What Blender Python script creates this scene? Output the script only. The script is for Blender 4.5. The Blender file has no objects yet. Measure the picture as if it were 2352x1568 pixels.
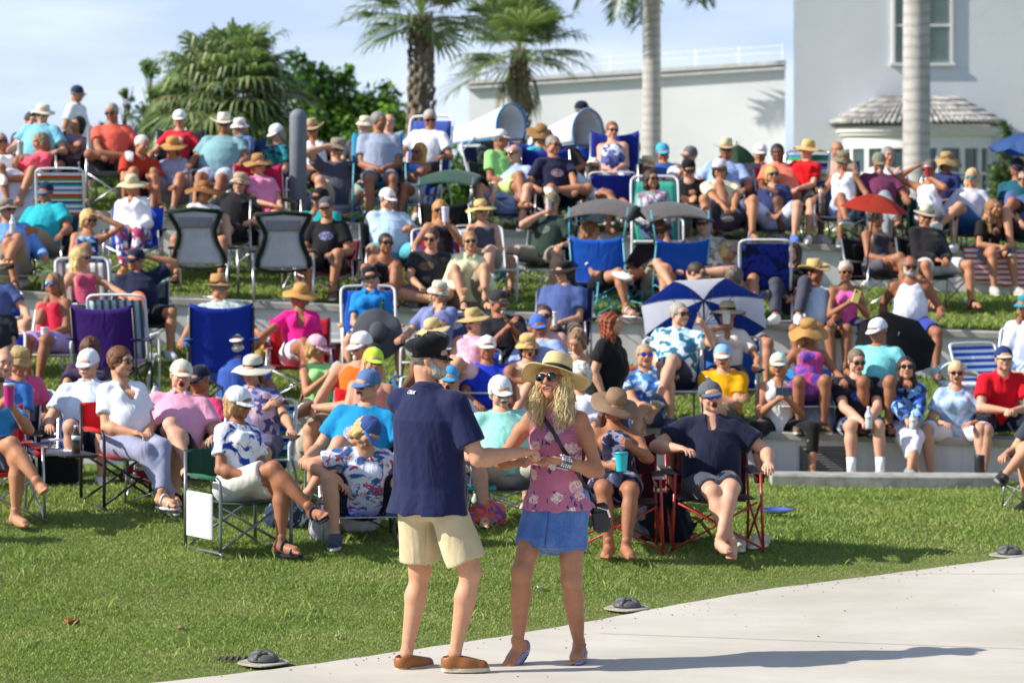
import bpy, math, random
import numpy as np
from math import sin, cos, pi, radians
from mathutils import Vector, Matrix, Euler
R = radians
SC = bpy.context.scene
COL = SC.collection
# ---------------------------------------------------------------- camera
FU, HZ, CH = 7187.0, 414.0, 2.7          # focal length and horizon in photo units (2352 wide), eye height
cd = bpy.data.cameras.new('camera'); cam = bpy.data.objects.new('camera', cd); COL.objects.link(cam)
cam.location = (0, 0, CH); cam.rotation_euler = (R(90), 0, 0)
cd.sensor_width = 36; cd.lens = 36 * FU / 2352; cd.shift_y = -(784 - HZ) / 2352
cd.clip_start = 0.5; cd.clip_end = 3000
cd.dof.use_dof = True; cd.dof.focus_distance = 17.4; cd.dof.aperture_fstop = 4.2
SC.camera = cam
# ---------------------------------------------------------------- world and sun
SUN_EL, SUN_AZ = R(35), R(11)              # the sun stands left, a little towards the camera
sundir = Vector((-cos(SUN_EL) * cos(SUN_AZ), -cos(SUN_EL) * sin(SUN_AZ), sin(SUN_EL)))
w = bpy.data.worlds.new('World'); SC.world = w; w.use_nodes = True
nt = w.node_tree; nt.nodes.clear()
def wn(t, **k):
    n = nt.nodes.new(t)
    for a, b in k.items(): setattr(n, a, b)
    return n
sky = wn('ShaderNodeTexSky', sky_type='NISHITA', sun_disc=False)
sky.sun_elevation = SUN_EL; sky.sun_rotation = math.atan2(sundir.x, sundir.y)
sky.air_density = 1.0; sky.dust_density = 0.6; sky.ozone_density = 2.5
tc = wn('ShaderNodeTexCoord'); va = wn('ShaderNodeVectorMath', operation='ADD'); va.inputs[1].default_value = (0, 0, .12)
vn = wn('ShaderNodeVectorMath', operation='NORMALIZE')
nt.links.new(tc.outputs['Generated'], va.inputs[0]); nt.links.new(va.outputs[0], vn.inputs[0]); nt.links.new(vn.outputs[0], sky.inputs[0])
mp = wn('ShaderNodeMapping'); mp.inputs['Scale'].default_value = (3.0, 3.0, 17); mp.inputs['Rotation'].default_value = (0, R(12), 0)
cn = wn('ShaderNodeTexNoise'); cn.inputs['Scale'].default_value = 1.6; cn.inputs['Detail'].default_value = 7; cn.inputs['Roughness'].default_value = .55
cr = wn('ShaderNodeValToRGB'); cr.color_ramp.elements[0].position = .44; cr.color_ramp.elements[1].position = .78
cr.color_ramp.elements[1].color = (.7, .7, .7, 1)
mx = wn('ShaderNodeMix', data_type='RGBA'); mx.inputs['B'].default_value = (7.4, 7.9, 8.6, 1)
nt.links.new(tc.outputs['Generated'], mp.inputs[0]); nt.links.new(mp.outputs[0], cn.inputs[0]); nt.links.new(cn.outputs[0], cr.inputs[0])
sz = wn('ShaderNodeSeparateXYZ'); nt.links.new(tc.outputs['Generated'], sz.inputs[0]); hr = wn('ShaderNodeValToRGB'); hr.color_ramp.elements[0].position = 0; hr.color_ramp.elements[0].color = (.92, .92, .92, 1); hr.color_ramp.elements[1].position = .22; hr.color_ramp.elements[1].color = (0, 0, 0, 1)
nt.links.new(sz.outputs['Z'], hr.inputs[0]); hm_ = wn('ShaderNodeMix', data_type='RGBA'); hm_.inputs['B'].default_value = (4.5, 5.35, 7.0, 1); nt.links.new(hr.outputs[0], hm_.inputs['Factor']); nt.links.new(sky.outputs[0], hm_.inputs['A'])
nt.links.new(cr.outputs[0], mx.inputs['Factor']); nt.links.new(hm_.outputs['Result'], mx.inputs['A'])
bg = wn('ShaderNodeBackground'); bg.inputs['Strength'].default_value = .112
wo = wn('ShaderNodeOutputWorld'); nt.links.new(mx.outputs['Result'], bg.inputs[0]); nt.links.new(bg.outputs[0], wo.inputs[0])
sl = bpy.data.lights.new('sun', 'SUN'); sl.energy = 5.0; sl.angle = R(.5); sl.color = (1, .94, .83)
so = bpy.data.objects.new('sun', sl); COL.objects.link(so); so.rotation_euler = sundir.to_track_quat('Z', 'Y').to_euler(); so.location = (-30, -5, 30)
SC.view_settings.view_transform = 'Standard'; SC.view_settings.look = 'None'; SC.view_settings.exposure = 0.5; SC.view_settings.gamma = 1
SC.cycles.max_bounces = 6; SC.cycles.transparent_max_bounces = 8

def W(u, v, s):                              # photo point at scale s (units per metre) -> world
    return Vector(((u - 1176) / s, FU / s, CH - (v - HZ) / s))
# ---------------------------------------------------------------- materials
def S(h):                                    # '#rrggbb' (as a colour chip) -> linear
    if not isinstance(h, str): return tuple(h)
    c = [int(h[i:i+2], 16) / 255 for i in (1, 3, 5)]
    return tuple(x / 12.92 if x <= .04045 else ((x + .055) / 1.055) ** 2.4 for x in c)
MATS = {}
class NT:
    def __init__(s, name):
        s.m = bpy.data.materials.new(name); s.m.use_nodes = True; s.t = s.m.node_tree
        s.p = s.t.nodes['Principled BSDF']
    def n(s, t, ins=None, **k):
        x = s.t.nodes.new(t)
        for a, b in k.items(): setattr(x, a, b)
        for a, b in (ins or {}).items():
            if isinstance(b, bpy.types.NodeSocket): s.t.links.new(b, x.inputs[a])
            else: x.inputs[a].default_value = b
        return x
    def l(s, a, b): s.t.links.new(a, b)
    def ramp(s, fac, stops, interp='LINEAR'):
        r = s.n('ShaderNodeValToRGB', {0: fac}); r.color_ramp.interpolation = interp
        e = r.color_ramp.elements
        while len(e) < len(stops): e.new(.5)
        for i, (p, c) in enumerate(stops):
            e[i].position = p; e[i].color = (*S(c), 1) if not isinstance(c, float) else (c, c, c, 1)
        return r.outputs[0]
    def mix(s, f, a, b, bt='MIX'):
        x = s.n('ShaderNodeMix', data_type='RGBA', blend_type=bt)
        for k, v in ((0, f), (6, a), (7, b)):
            if isinstance(v, bpy.types.NodeSocket): s.l(v, x.inputs[k])
            else: x.inputs[k].default_value = v if k == 0 else (*S(v), 1)
        return x.outputs[2]
    def noise(s, sc, co=None, det=3, rough=.5, dist=0, out=0):
        x = s.n('ShaderNodeTexNoise', {'Scale': sc, 'Detail': det, 'Roughness': rough, 'Distortion': dist})
        if co is not None: s.l(co, x.inputs[0])
        return x.outputs[out]
    def obj(s, scale=(1, 1, 1), rot=(0, 0, 0)):
        t = s.n('ShaderNodeTexCoord'); m = s.n('ShaderNodeMapping', {'Scale': scale, 'Rotation': rot}); s.l(t.outputs['Object'], m.inputs[0]); return m.outputs[0]
    def bump(s, h, st=.3, dist=.01, nrm=None):
        b = s.n('ShaderNodeBump', {'Height': h, 'Strength': st, 'Distance': dist})
        if nrm is not None: s.l(nrm, b.inputs['Normal'])
        s.l(b.outputs[0], s.p.inputs['Normal']); return b.outputs[0]
def mat(name, col, rough=.6, metal=0, var=.12, nscale=6, bump=0, bscale=80, spec=.5, trans=0, emit=0, sss=0, coat=0):
    key = (name, str(col), rough, metal, var, bump)
    if key in MATS: return MATS[key]
    t = NT(name); c = S(col); t.p.inputs['Roughness'].default_value = rough; t.p.inputs['Metallic'].default_value = metal
    t.p.inputs['Specular IOR Level'].default_value = spec; t.p.inputs['Coat Weight'].default_value = coat
    t.p.inputs['Transmission Weight'].default_value = trans
    if sss: t.p.inputs['Subsurface Weight'].default_value = sss; t.p.inputs['Subsurface Radius'].default_value = (.02, .008, .004); t.p.inputs['Subsurface Scale'].default_value = .6
    co = t.obj()
    if var:
        n = t.noise(nscale, co, 4)
        o = t.ramp(n, [(.3, tuple(x * (1 - var) for x in c)), (.7, tuple(min(1, x * (1 + var)) for x in c))])
        t.l(o, t.p.inputs['Base Color'])
    else: t.p.inputs['Base Color'].default_value = (*c, 1)
    if bump: t.bump(t.noise(bscale, co, 3), bump, .004)
    if emit: t.p.inputs['Emission Color'].default_value = (*c, 1); t.p.inputs['Emission Strength'].default_value = emit
    MATS[key] = t.m; return t.m

SKINS = {'f': (.57, .32, .20), 't': (.46, .225, .125), 'd': (.34, .15, .08), 'b': (.17, .075, .04), 'p': (.62, .36, .25)}
def skin_mat(k):
    key = 'skin' + k
    if key in MATS: return MATS[key]
    c = SKINS[k]; t = NT('skin'); co = t.obj()
    n = t.noise(7, co, 6, .7); n2 = t.noise(60, co, 3, .6)
    a = t.ramp(n, [(.3, tuple(x * y for x, y in zip(c, (.90, .72, .66)))), (.7, tuple(min(1, x * 1.08) for x in c))])
    b = t.mix(.10, a, t.ramp(n2, [(.38, tuple(x * .6 for x in c)), (.6, tuple(min(1, x * 1.15) for x in c))]))
    t.l(b, t.p.inputs['Base Color']); t.p.inputs['Roughness'].default_value = .56; t.p.inputs['Specular IOR Level'].default_value = .35
    t.p.inputs['Subsurface Weight'].default_value = .08; t.p.inputs['Subsurface Radius'].default_value = (.03, .01, .006); t.p.inputs['Subsurface Scale'].default_value = .5
    b0 = t.n('ShaderNodeBump', {'Height': t.noise(22, t.obj((1, 1, .5)), 4, .6), 'Strength': .22, 'Distance': .008}); t.bump(t.noise(160, co, 3), .12, .002, b0.outputs[0])
    MATS[key] = t.m; return t.m
def lip_mat(): return mat('lips', (.42, .12, .10), .4, var=.1)
def cloth(col, pat=None, c2=None, c3=None, sc=1.0, rough=.85, name='cloth'):
    key = (name, str(col), pat, str(c2), str(c3), sc)
    if key in MATS: return MATS[key]
    t = NT(name); c = S(col); co = t.obj(); p = t.p
    p.inputs['Roughness'].default_value = rough; p.inputs['Specular IOR Level'].default_value = .25; p.inputs['Sheen Weight'].default_value = .15; p.inputs['Sheen Roughness'].default_value = .4
    base = t.ramp(t.noise(5, co, 5, .6), [(.3, tuple(x * .86 for x in c)), (.7, tuple(min(1, x * 1.07) for x in c))])
    c2 = c2 or '#ffffff'
    if pat in ('hstripe', 'vstripe', 'multi', 'vmulti'):
        ax = 'Z' if pat in ('hstripe', 'multi') else 'X'
        sp = t.n('ShaderNodeSeparateXYZ', {0: co}).outputs[ax]
        mth = t.n('ShaderNodeMath', {0: sp, 1: sc}, operation='MULTIPLY'); fr = t.n('ShaderNodeMath', {0: mth.outputs[0]}, operation='FRACT').outputs[0]
        if pat in ('multi', 'vmulti'):
            st = [(0, col), (.16, c2), (.3, c3 or '#1d5fb0'), (.42, '#f4f4f4'), (.55, '#4aa8d8'), (.66, '#18306a'), (.78, '#f0f0f0'), (.86, '#3a9a58')]
            base = t.ramp(fr, st, 'CONSTANT')
        else: base = t.mix(t.ramp(fr, [(0, 0.0), (.55, 1.0)], 'CONSTANT'), base, c2)
    elif pat == 'floral':
        v = t.n('ShaderNodeTexVoronoi', {'Scale': 22 * sc, 'Randomness': 1.0}); t.l(t.mix(.08, co, t.noise(14 * sc, co, 2, out=1)), v.inputs[0])
        cc = t.n('ShaderNodeSeparateColor', {0: v.outputs['Color']})
        base = t.mix(t.ramp(cc.outputs[0], [(0, 0.0), (.5, 1.0)], 'CONSTANT'), base, c2)
        base = t.mix(t.ramp(cc.outputs[1], [(0, 0.0), (.68, 1.0)], 'CONSTANT'), base, c3 or c2)
    elif pat == 'splash':
        n = t.noise(7 * sc, co, 4, .6, 1.5); base = t.mix(t.ramp(n, [(.50, 0.0), (.56, 1.0)]), base, c2)
        if c3: base = t.mix(t.ramp(t.noise(9 * sc, co, 3, .6, 2), [(.57, 0.0), (.62, 1.0)]), base, c3)
    elif pat == 'check':
        v = t.n('ShaderNodeTexChecker', {'Scale': 60 * sc}); t.l(co, v.inputs[0]); base = t.mix(v.outputs['Fac'], base, c2)
    elif pat == 'print':                      # a splash of print in the middle of the chest
        sp = t.n('ShaderNodeSeparateXYZ', {0: co})
        q = t.n('ShaderNodeVectorMath', {0: co}, operation='MULTIPLY'); q.inputs[1].default_value = (1 / .085, 0, 1 / .05)
        q2 = t.n('ShaderNodeVectorMath', {0: q.outputs[0]}, operation='ADD'); q2.inputs[1].default_value = (0, 0, -.30 / .05)
        ln = t.n('ShaderNodeVectorMath', {0: q2.outputs[0]}, operation='LENGTH').outputs['Value']
        msk = t.ramp(ln, [(.85, 1.0), (1.0, 0.0)]); fr = t.ramp(sp.outputs['Y'], [(.0, 1.0), (.01, 0.0)])
        nn = t.ramp(t.noise(60, t.obj((1, 1, 2.5)), 2, .5), [(.47, 0.0), (.52, 1.0)])
        m1 = t.n('ShaderNodeMath', {0: msk, 1: nn}, operation='MULTIPLY').outputs[0]; m2 = t.n('ShaderNodeMath', {0: m1, 1: fr}, operation='MULTIPLY').outputs[0]
        base = t.mix(m2, base, c2)
    elif pat == 'denim':
        n = t.noise(330, t.obj((1, 1, .25)), 2); m_ = t.noise(8, t.obj((1, 1, .5)), 4, .6); base = t.mix(t.ramp(n, [(.4, 0.0), (.75, .35)]), t.mix(t.ramp(m_, [(.4, 0.0), (.7, .45)]), base, c2), c2); sx = t.n('ShaderNodeSeparateXYZ', {0: co}); ax_ = t.n('ShaderNodeMath', {0: sx.outputs['X']}, operation='ABSOLUTE').outputs[0]; base = t.mix(t.ramp(ax_, [(.0, .75), (.003, .75), (.0045, 0.0)]), base, tuple(x * .35 for x in c)); hz_ = t.n('ShaderNodeMath', {0: sx.outputs['Z'], 1: .238}, operation='ADD').outputs[0]; hz_ = t.n('ShaderNodeMath', {0: hz_}, operation='ABSOLUTE').outputs[0]; base = t.mix(t.ramp(hz_, [(.0, .6), (.002, .6), (.0035, 0.0)]), base, tuple(x * .35 for x in c))
    elif pat == 'tie':
        n = t.noise(5 * sc, co, 3, .6, 2.5); base = t.ramp(n, [(.3, col), (.42, c2), (.5, c3 or c2), (.6, col), (.7, c2)])
    t.l(base, p.inputs['Base Color'])
    wv = t.noise(6.5, t.obj((1, 1, .38)), 4, .5, 1.8); n2 = t.noise(320, co, 2)
    b1 = t.n('ShaderNodeBump', {'Height': n2, 'Strength': .25, 'Distance': .001})
    b2 = t.n('ShaderNodeBump', {'Height': wv, 'Strength': .6, 'Distance': .022, 'Normal': b1.outputs[0]}); t.l(b2.outputs[0], p.inputs['Normal'])
    MATS[key] = t.m; return t.m
def hair_mat(col):
    key = ('hair', str(col))
    if key in MATS: return MATS[key]
    t = NT('hair'); c = S(col); co = t.obj((70, 70, 9)); n = t.noise(1, co, 4, .6, .5)
    t.l(t.ramp(n, [(.3, tuple(x * .45 for x in c)), (.55, c), (.75, tuple(min(1, x * 1.35) for x in c))]), t.p.inputs['Base Color'])
    t.p.inputs['Roughness'].default_value = .6; t.bump(n, .6, .01); MATS[key] = t.m; return t.m
def straw_mat(col):
    key = ('straw', str(col))
    if key in MATS: return MATS[key]
    t = NT('straw'); c = S(col); co = t.obj(); g = t.n('ShaderNodeTexWave', {'Scale': 60, 'Distortion': .6}, wave_type='RINGS', rings_direction='Z'); t.l(co, g.inputs[0])
    t.l(t.mix(t.ramp(g.outputs['Fac'], [(.2, 0.0), (.8, .35)]), c, tuple(x * .6 for x in c)), t.p.inputs['Base Color'])
    t.p.inputs['Roughness'].default_value = .8; t.bump(g.outputs['Fac'], .4, .003); MATS[key] = t.m; return t.m

# ---------------------------------------------------------------- mesh + object helpers
def mk(name, verts, faces, mats=(), parent=None, smooth=True, mi=None, loc=None, link=True):
    me = bpy.data.meshes.new(name)
    v = np.asarray(verts, dtype=np.float32)
    if isinstance(faces, np.ndarray) and faces.ndim == 2:
        n, k = faces.shape
        me.vertices.add(len(v)); me.vertices.foreach_set('co', v.ravel())
        me.loops.add(n * k); me.loops.foreach_set('vertex_index', faces.astype(np.int32).ravel())
        me.polygons.add(n); me.polygons.foreach_set('loop_start', np.arange(0, n * k, k, dtype=np.int32)); me.polygons.foreach_set('loop_total', np.full(n, k, dtype=np.int32))
        me.update(calc_edges=True)
    else:
        me.from_pydata([tuple(map(float, x)) for x in v], [], [tuple(int(q) for q in f) for f in faces])
    for m in (mats if isinstance(mats, (list, tuple)) else [mats]): me.materials.append(m)
    if mi is not None: me.polygons.foreach_set('material_index', np.asarray(mi, dtype=np.int32))
    me.polygons.foreach_set('use_smooth', np.full(len(me.polygons), bool(smooth)))
    me.update()
    if not link: return me
    o = bpy.data.objects.new(name, me); COL.objects.link(o)
    if parent is not None: o.parent = parent
    if loc is not None: o.location = loc
    return o
def ob(name, me, parent=None, M=None, mats=None):   # an object on shared mesh data, materials on the object
    o = bpy.data.objects.new(name, me); COL.objects.link(o)
    if parent is not None: o.parent = parent
    if M is not None: o.matrix_local = M
    if mats:
        for i, m in enumerate(mats):
            if m is not None and i < len(o.material_slots): o.material_slots[i].link = 'OBJECT'; o.material_slots[i].material = m
    return o
def empty(name, loc=(0, 0, 0), rz=0.0):
    o = bpy.data.objects.new(name, None); COL.objects.link(o); o.location = loc; o.rotation_euler = (0, 0, rz); o.empty_display_size = .1; return o
def tag(o, label=None, cat=None, group=None, kind=None):
    if label: o['label'] = label
    if cat: o['category'] = cat
    if group: o['group'] = group
    if kind: o['kind'] = kind
    return o
class MB:
    """collects boxes, tubes and lathes into one mesh"""
    def __init__(s): s.v = []; s.f = []; s.m = []
    def add(s, v, f, m=0):
        b = len(s.v); s.v += [tuple(x) for x in v]; s.f += [tuple(i + b for i in q) for q in f]; s.m += [m] * len(f); return s
    def box(s, c, d, rot=None, m=0, bev=0.0):
        x, y, z = [q / 2 for q in d]; b = min(bev, x * .9, y * .9, z * .9)
        if b > 0:
            P = []
            for sx in (-1, 1):
                for sy in (-1, 1):
                    for sz in (-1, 1): P += [(sx * (x - b), sy * (y - b), sz * z), (sx * (x - b), sy * y, sz * (z - b)), (sx * x, sy * (y - b), sz * (z - b))]
            import bmesh
            bm = bmesh.new()
            for p in P: bm.verts.new(p)
            bmesh.ops.convex_hull(bm, input=bm.verts); bm.verts.index_update()
            V = [v.co.copy() for v in bm.verts]; F = [[v.index for v in f.verts] for f in bm.faces]; bm.free()
        else:
            V = [Vector((i * x, j * y, k * z)) for i in (-1, 1) for j in (-1, 1) for k in (-1, 1)]
            F = [(0, 1, 3, 2), (4, 6, 7, 5), (0, 4, 5, 1), (2, 3, 7, 6), (0, 2, 6, 4), (1, 5, 7, 3)]
        if rot is not None:
            Rm = rot if isinstance(rot, Matrix) else Euler(rot).to_matrix(); V = [Rm @ v for v in V]
        return s.add([Vector(c) + v for v in V], F, m)
    def tube(s, pts, r, n=8, m=0, cap=True, closed=False):
        P = [Vector(p) for p in pts]; k = len(P); rr = r if hasattr(r, '__len__') else [r] * k
        V = []; up = Vector((0, 0, 1)); prev = None
        for i in range(k):
            if closed: t = (P[(i + 1) % k] - P[i - 1])
            else: t = P[min(i + 1, k - 1)] - P[max(i - 1, 0)]
            t.normalize()
            if prev is None:
                a = t.orthogonal().normalized()
                if abs(t.z) < .95: a = (up - t * t.dot(up)).normalized()
            else: a = (prev - t * prev.dot(t)); a = a.normalized() if a.length > 1e-5 else t.orthogonal().normalized()
            prev = a; b = t.cross(a)
            V += [P[i] + (a * cos(2 * pi * j / n) + b * sin(2 * pi * j / n)) * rr[i] for j in range(n)]
        F = [(i * n + j, i * n + (j + 1) % n, (i + 1) * n + (j + 1) % n, (i + 1) * n + j) for i in range(k - 1) for j in range(n)]
        if closed: F += [((k - 1) * n + j, (k - 1) * n + (j + 1) % n, (j + 1) % n, j) for j in range(n)]
        elif cap: F += [tuple(range(n - 1, -1, -1)), tuple((k - 1) * n + j for j in range(n))]
        return s.add(V, F, m)
    def lathe(s, prof, c=(0, 0, 0), n=20, m=0, fn=None, sx=1, sy=1):
        V = []; k = len(prof)
        for r, z in prof:
            for j in range(n):
                a = 2 * pi * j / n; p = Vector((r * cos(a) * sx, r * sin(a) * sy, z)); V.append(Vector(c) + (Vector(fn(p, a)) if fn else p))
        F = [(i * n + j, i * n + (j + 1) % n, (i + 1) * n + (j + 1) % n, (i + 1) * n + j) for i in range(k - 1) for j in range(n)]
        if prof[0][0] > 1e-4: F.append(tuple(range(n - 1, -1, -1)))
        if prof[-1][0] > 1e-4: F.append(tuple((k - 1) * n + j for j in range(n)))
        return s.add(V, F, m)
    def sheet(s, fn, nu, nv, th=.006, m=0):   # fn(a,b)->point, given a small thickness
        P = [[Vector(fn(i / nu, j / nv)) for j in range(nv + 1)] for i in range(nu + 1)]
        V = []; N = []
        for i in range(nu + 1):
            for j in range(nv + 1):
                a = P[min(i + 1, nu)][j] - P[max(i - 1, 0)][j]; b = P[i][min(j + 1, nv)] - P[i][max(j - 1, 0)]; N.append(a.cross(b).normalized())
        flat = [p for r in P for p in r]; V = [p + q * th / 2 for p, q in zip(flat, N)] + [p - q * th / 2 for p, q in zip(flat, N)]
        o = len(flat); g = lambda i, j: i * (nv + 1) + j; F = []
        for i in range(nu):
            for j in range(nv):
                q = (g(i, j), g(i + 1, j), g(i + 1, j + 1), g(i, j + 1)); F += [q, tuple(x + o for x in reversed(q))]
        for i in range(nu): F += [(g(i + 1, 0), g(i, 0), g(i, 0) + o, g(i + 1, 0) + o), (g(i, nv), g(i + 1, nv), g(i + 1, nv) + o, g(i, nv) + o)]
        for j in range(nv): F += [(g(0, j), g(0, j + 1), g(0, j + 1) + o, g(0, j) + o), (g(nu, j + 1), g(nu, j), g(nu, j) + o, g(nu, j + 1) + o)]
        return s.add(V, F, m)
    def build(s, name, mats, parent=None, smooth=False, loc=None, link=True):
        return mk(name, s.v, s.f, mats if isinstance(mats, (list, tuple)) else [mats], parent, smooth, s.m, loc, link)
def cr_curve(pts, n=6):                       # Catmull-Rom through points
    P = [Vector(p) for p in pts]; P = [P[0] * 2 - P[1]] + P + [P[-1] * 2 - P[-2]]; out = []
    for i in range(1, len(P) - 2):
        for k in range(n):
            t = k / n; a, b, c, d = P[i-1], P[i], P[i+1], P[i+2]
            out.append(.5 * ((2 * b) + (c - a) * t + (2 * a - 5 * b + 4 * c - d) * t * t + (3 * b - a - 3 * c + d) * t ** 3))
    return out + [P[-2]]

# ---------------------------------------------------------------- smooth implicit bodies
_C = np.array([(i, j, k) for i in (0, 1) for j in (0, 1) for k in (0, 1)])
_E = [(a, b) for a in range(8) for b in range(a + 1, 8) if np.abs(_C[a] - _C[b]).sum() == 1]
def nets(F, o, h):
    Sg = F < 0; n = np.array(F.shape) - 1
    sl = lambda A, c: A[c[0]:c[0] + n[0], c[1]:c[1] + n[1], c[2]:c[2] + n[2]]
    cnt = sum(sl(Sg, c).astype(np.int8) for c in _C); act = (cnt > 0) & (cnt < 8)
    idx = np.argwhere(act); ids = np.full(act.shape, -1, dtype=np.int64); ids[act] = np.arange(len(idx))
    val = [F[idx[:, 0] + c[0], idx[:, 1] + c[1], idx[:, 2] + c[2]] for c in _C]
    acc = np.zeros((len(idx), 3)); wt = np.zeros(len(idx))
    for a, b in _E:
        fa, fb = val[a], val[b]; m = (fa < 0) != (fb < 0); t = fa[m] / (fa[m] - fb[m])
        acc[m] += _C[a] + t[:, None] * (_C[b] - _C[a]); wt[m] += 1
    V = (idx + acc / wt[:, None]) * h + o; Q = []
    for ax in range(3):
        b, c = [(1, 2), (2, 0), (0, 1)][ax]; A = np.moveaxis(Sg, (ax, b, c), (0, 1, 2)); I = np.moveaxis(ids, (ax, b, c), (0, 1, 2))
        s0 = A[:-1, 1:-1, 1:-1]; s1 = A[1:, 1:-1, 1:-1]
        for m, rev in ((s0 & ~s1, False), (~s0 & s1, True)):
            w_ = np.argwhere(m); i, j, k = w_[:, 0], w_[:, 1] + 1, w_[:, 2] + 1
            q = np.stack([I[i, j-1, k-1], I[i, j, k-1], I[i, j, k], I[i, j-1, k]], 1); Q.append(q[:, ::-1] if rev else q)
    return V, np.concatenate(Q)
def frame(d):
    z = d / (np.linalg.norm(d) + 1e-9); a = np.array([1., 0, 0]) if abs(z[0]) < .8 else np.array([0, 1., 0])
    x = a - z * a.dot(z); x /= np.linalg.norm(x); return np.stack([x, np.cross(z, x), z], 1)
class SDF:
    """prims: ('c', a, b, ra, rb, flat) tapered limb; ('e', centre, radii, rot) ellipsoid; ('t', a, axes, L, ts, rx, ry) profiled trunk"""
    def __init__(s): s.p = []
    def limb(s, a, b, ra, rb, k=.02, flat=0, sub=False, prof=None): s.p.append(('c', np.array(a, float), np.array(b, float), ra, rb, flat, k, sub, prof)); return s
    def ell(s, c, r, rot=None, k=.02, sub=False):
        r = np.array([r] * 3 if not hasattr(r, '__len__') else r, float); s.p.append(('e', np.array(c, float), r, np.eye(3) if rot is None else np.array(rot, float), k, sub)); return s
    def trunk(s, a, M, L, ts, rx, ry, k=.02, yo=None, flat=0): s.p.append(('t', np.array(a, float), np.array(M, float), L, ts, np.array(rx, float), np.array(ry, float), k, yo if yo is not None else np.zeros(len(ts)), flat)); return s
    def bb(s, p):
        if p[0] == 'c': r = max(p[3], p[4]) * 1.25; return np.minimum(p[1], p[2]) - r, np.maximum(p[1], p[2]) + r
        if p[0] == 'e': e = np.abs(p[3]) @ p[2]; return p[1] - e, p[1] + e
        r = max(p[5].max(), p[6].max()) + np.abs(p[8]).max(); e = p[1] + p[2][:, 2] * p[3]; return np.minimum(p[1], e) - r, np.maximum(p[1], e) + r
    def mesh(s, h, wr=None, cutfn=None):
        bb = [s.bb(p) for p in s.p if not (p[0] in 'ce' and p[7 if p[0] == 'c' else 5])]
        lo = np.min([b[0] for b in bb], 0) - 3 * h - .02; hi = np.max([b[1] for b in bb], 0) + 3 * h + .02
        n = np.ceil((hi - lo) / h).astype(int) + 1; F = np.full(n, .08, dtype=np.float64)
        for p in s.p:
            sub = p[7] if p[0] == 'c' else (p[5] if p[0] == 'e' else False); k = p[6] if p[0] == 'c' else (p[4] if p[0] == 'e' else p[7])
            b0, b1 = s.bb(p); i0 = np.clip(np.floor((b0 - k - 2 * h - lo) / h).astype(int), 0, n); i1 = np.clip(np.ceil((b1 + k + 2 * h - lo) / h).astype(int) + 1, 0, n)
            if (i1 <= i0).any(): continue
            g = [lo[a] + np.arange(i0[a], i1[a]) * h for a in range(3)]
            P = np.stack(np.meshgrid(*g, indexing='ij'), -1)
            if p[0] == 'c':
                ab = p[2] - p[1]; L2 = ab.dot(ab) + 1e-12; t0 = ((P - p[1]) @ ab) / L2; t = np.clip(t0, 0, 1)
                r = p[3] + (p[4] - p[3]) * t if p[8] is None else np.interp(t, p[8][0], p[8][1])
                d = np.linalg.norm(P - p[1] - t[..., None] * ab, axis=-1) - r
                L = math.sqrt(L2)
                if p[5] & 1: d = np.maximum(d, (t0 - 1) * L)
                if p[5] & 2: d = np.maximum(d, -t0 * L)
            elif p[0] == 'e':
                q = (P - p[1]) @ p[3]; e = np.linalg.norm(q / p[2], axis=-1); d = (e - 1) * p[2].min()
                if p[2].max() / p[2].min() > 1.6: g2 = np.linalg.norm(q / p[2] ** 2, axis=-1) + 1e-6; d = e * (e - 1) / g2
            else:
                q = (P - p[1]) @ p[2]; L = p[3]; z = np.clip(q[..., 2], 0, L); t = z / L
                rx = np.interp(t, p[4], p[5]); ry = np.interp(t, p[4], p[6]); y0 = np.interp(t, p[4], p[8]); rm = np.minimum(rx, ry)
                e = np.sqrt((q[..., 0] / rx) ** 2 + ((q[..., 1] - y0) / ry) ** 2 + ((q[..., 2] - z) / (rm * .7)) ** 2); d = (e - 1) * rm
                if p[9] & 1: d = np.maximum(d, -q[..., 2])
                if p[9] & 2: d = np.maximum(d, q[..., 2] - L)
            sl = tuple(slice(i0[a], i1[a]) for a in range(3)); f = F[sl]
            if sub: d = -d; hh = np.maximum(k - np.abs(f - d), 0) / max(k, 1e-6); F[sl] = np.maximum(f, d) + hh * hh * k / 4
            else: hh = np.maximum(k - np.abs(f - d), 0) / max(k, 1e-6); F[sl] = np.minimum(f, d) - hh * hh * k / 4
        if wr or cutfn:
            g = [lo[a] + np.arange(n[a]) * h for a in range(3)]; X, Y, Z = np.meshgrid(*g, indexing='ij')
            if wr:
                a, sc, sd = wr; rs = random.Random(sd); D = 0
                for q in range(5):
                    f = sc * (1 + q * .55); v = [rs.uniform(-1, 1) for _ in range(3)]; l = math.sqrt(sum(x * x for x in v)); ph = rs.uniform(0, 6.28)
                    wv = (v[0] * X + v[1] * Y + v[2] * .8 * Z) / l; w2 = np.sin(9 * (v[1] * X - v[0] * Y + v[2] * Z) + ph)
                    D = D + (np.abs(np.sin(f * wv + ph + 1.4 * w2)) - .6) / (1 + q * .5)
                F = F + a * D
            if cutfn: F = cutfn(F, X, Y, Z)
        F[0] = F[-1] = .05; F[:, 0] = F[:, -1] = .05; F[:, :, 0] = F[:, :, -1] = .05
        return nets(F, lo, h)
def xf(V, M): M = np.array(M); return V @ M[:3, :3].T + M[:3, 3]
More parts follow.
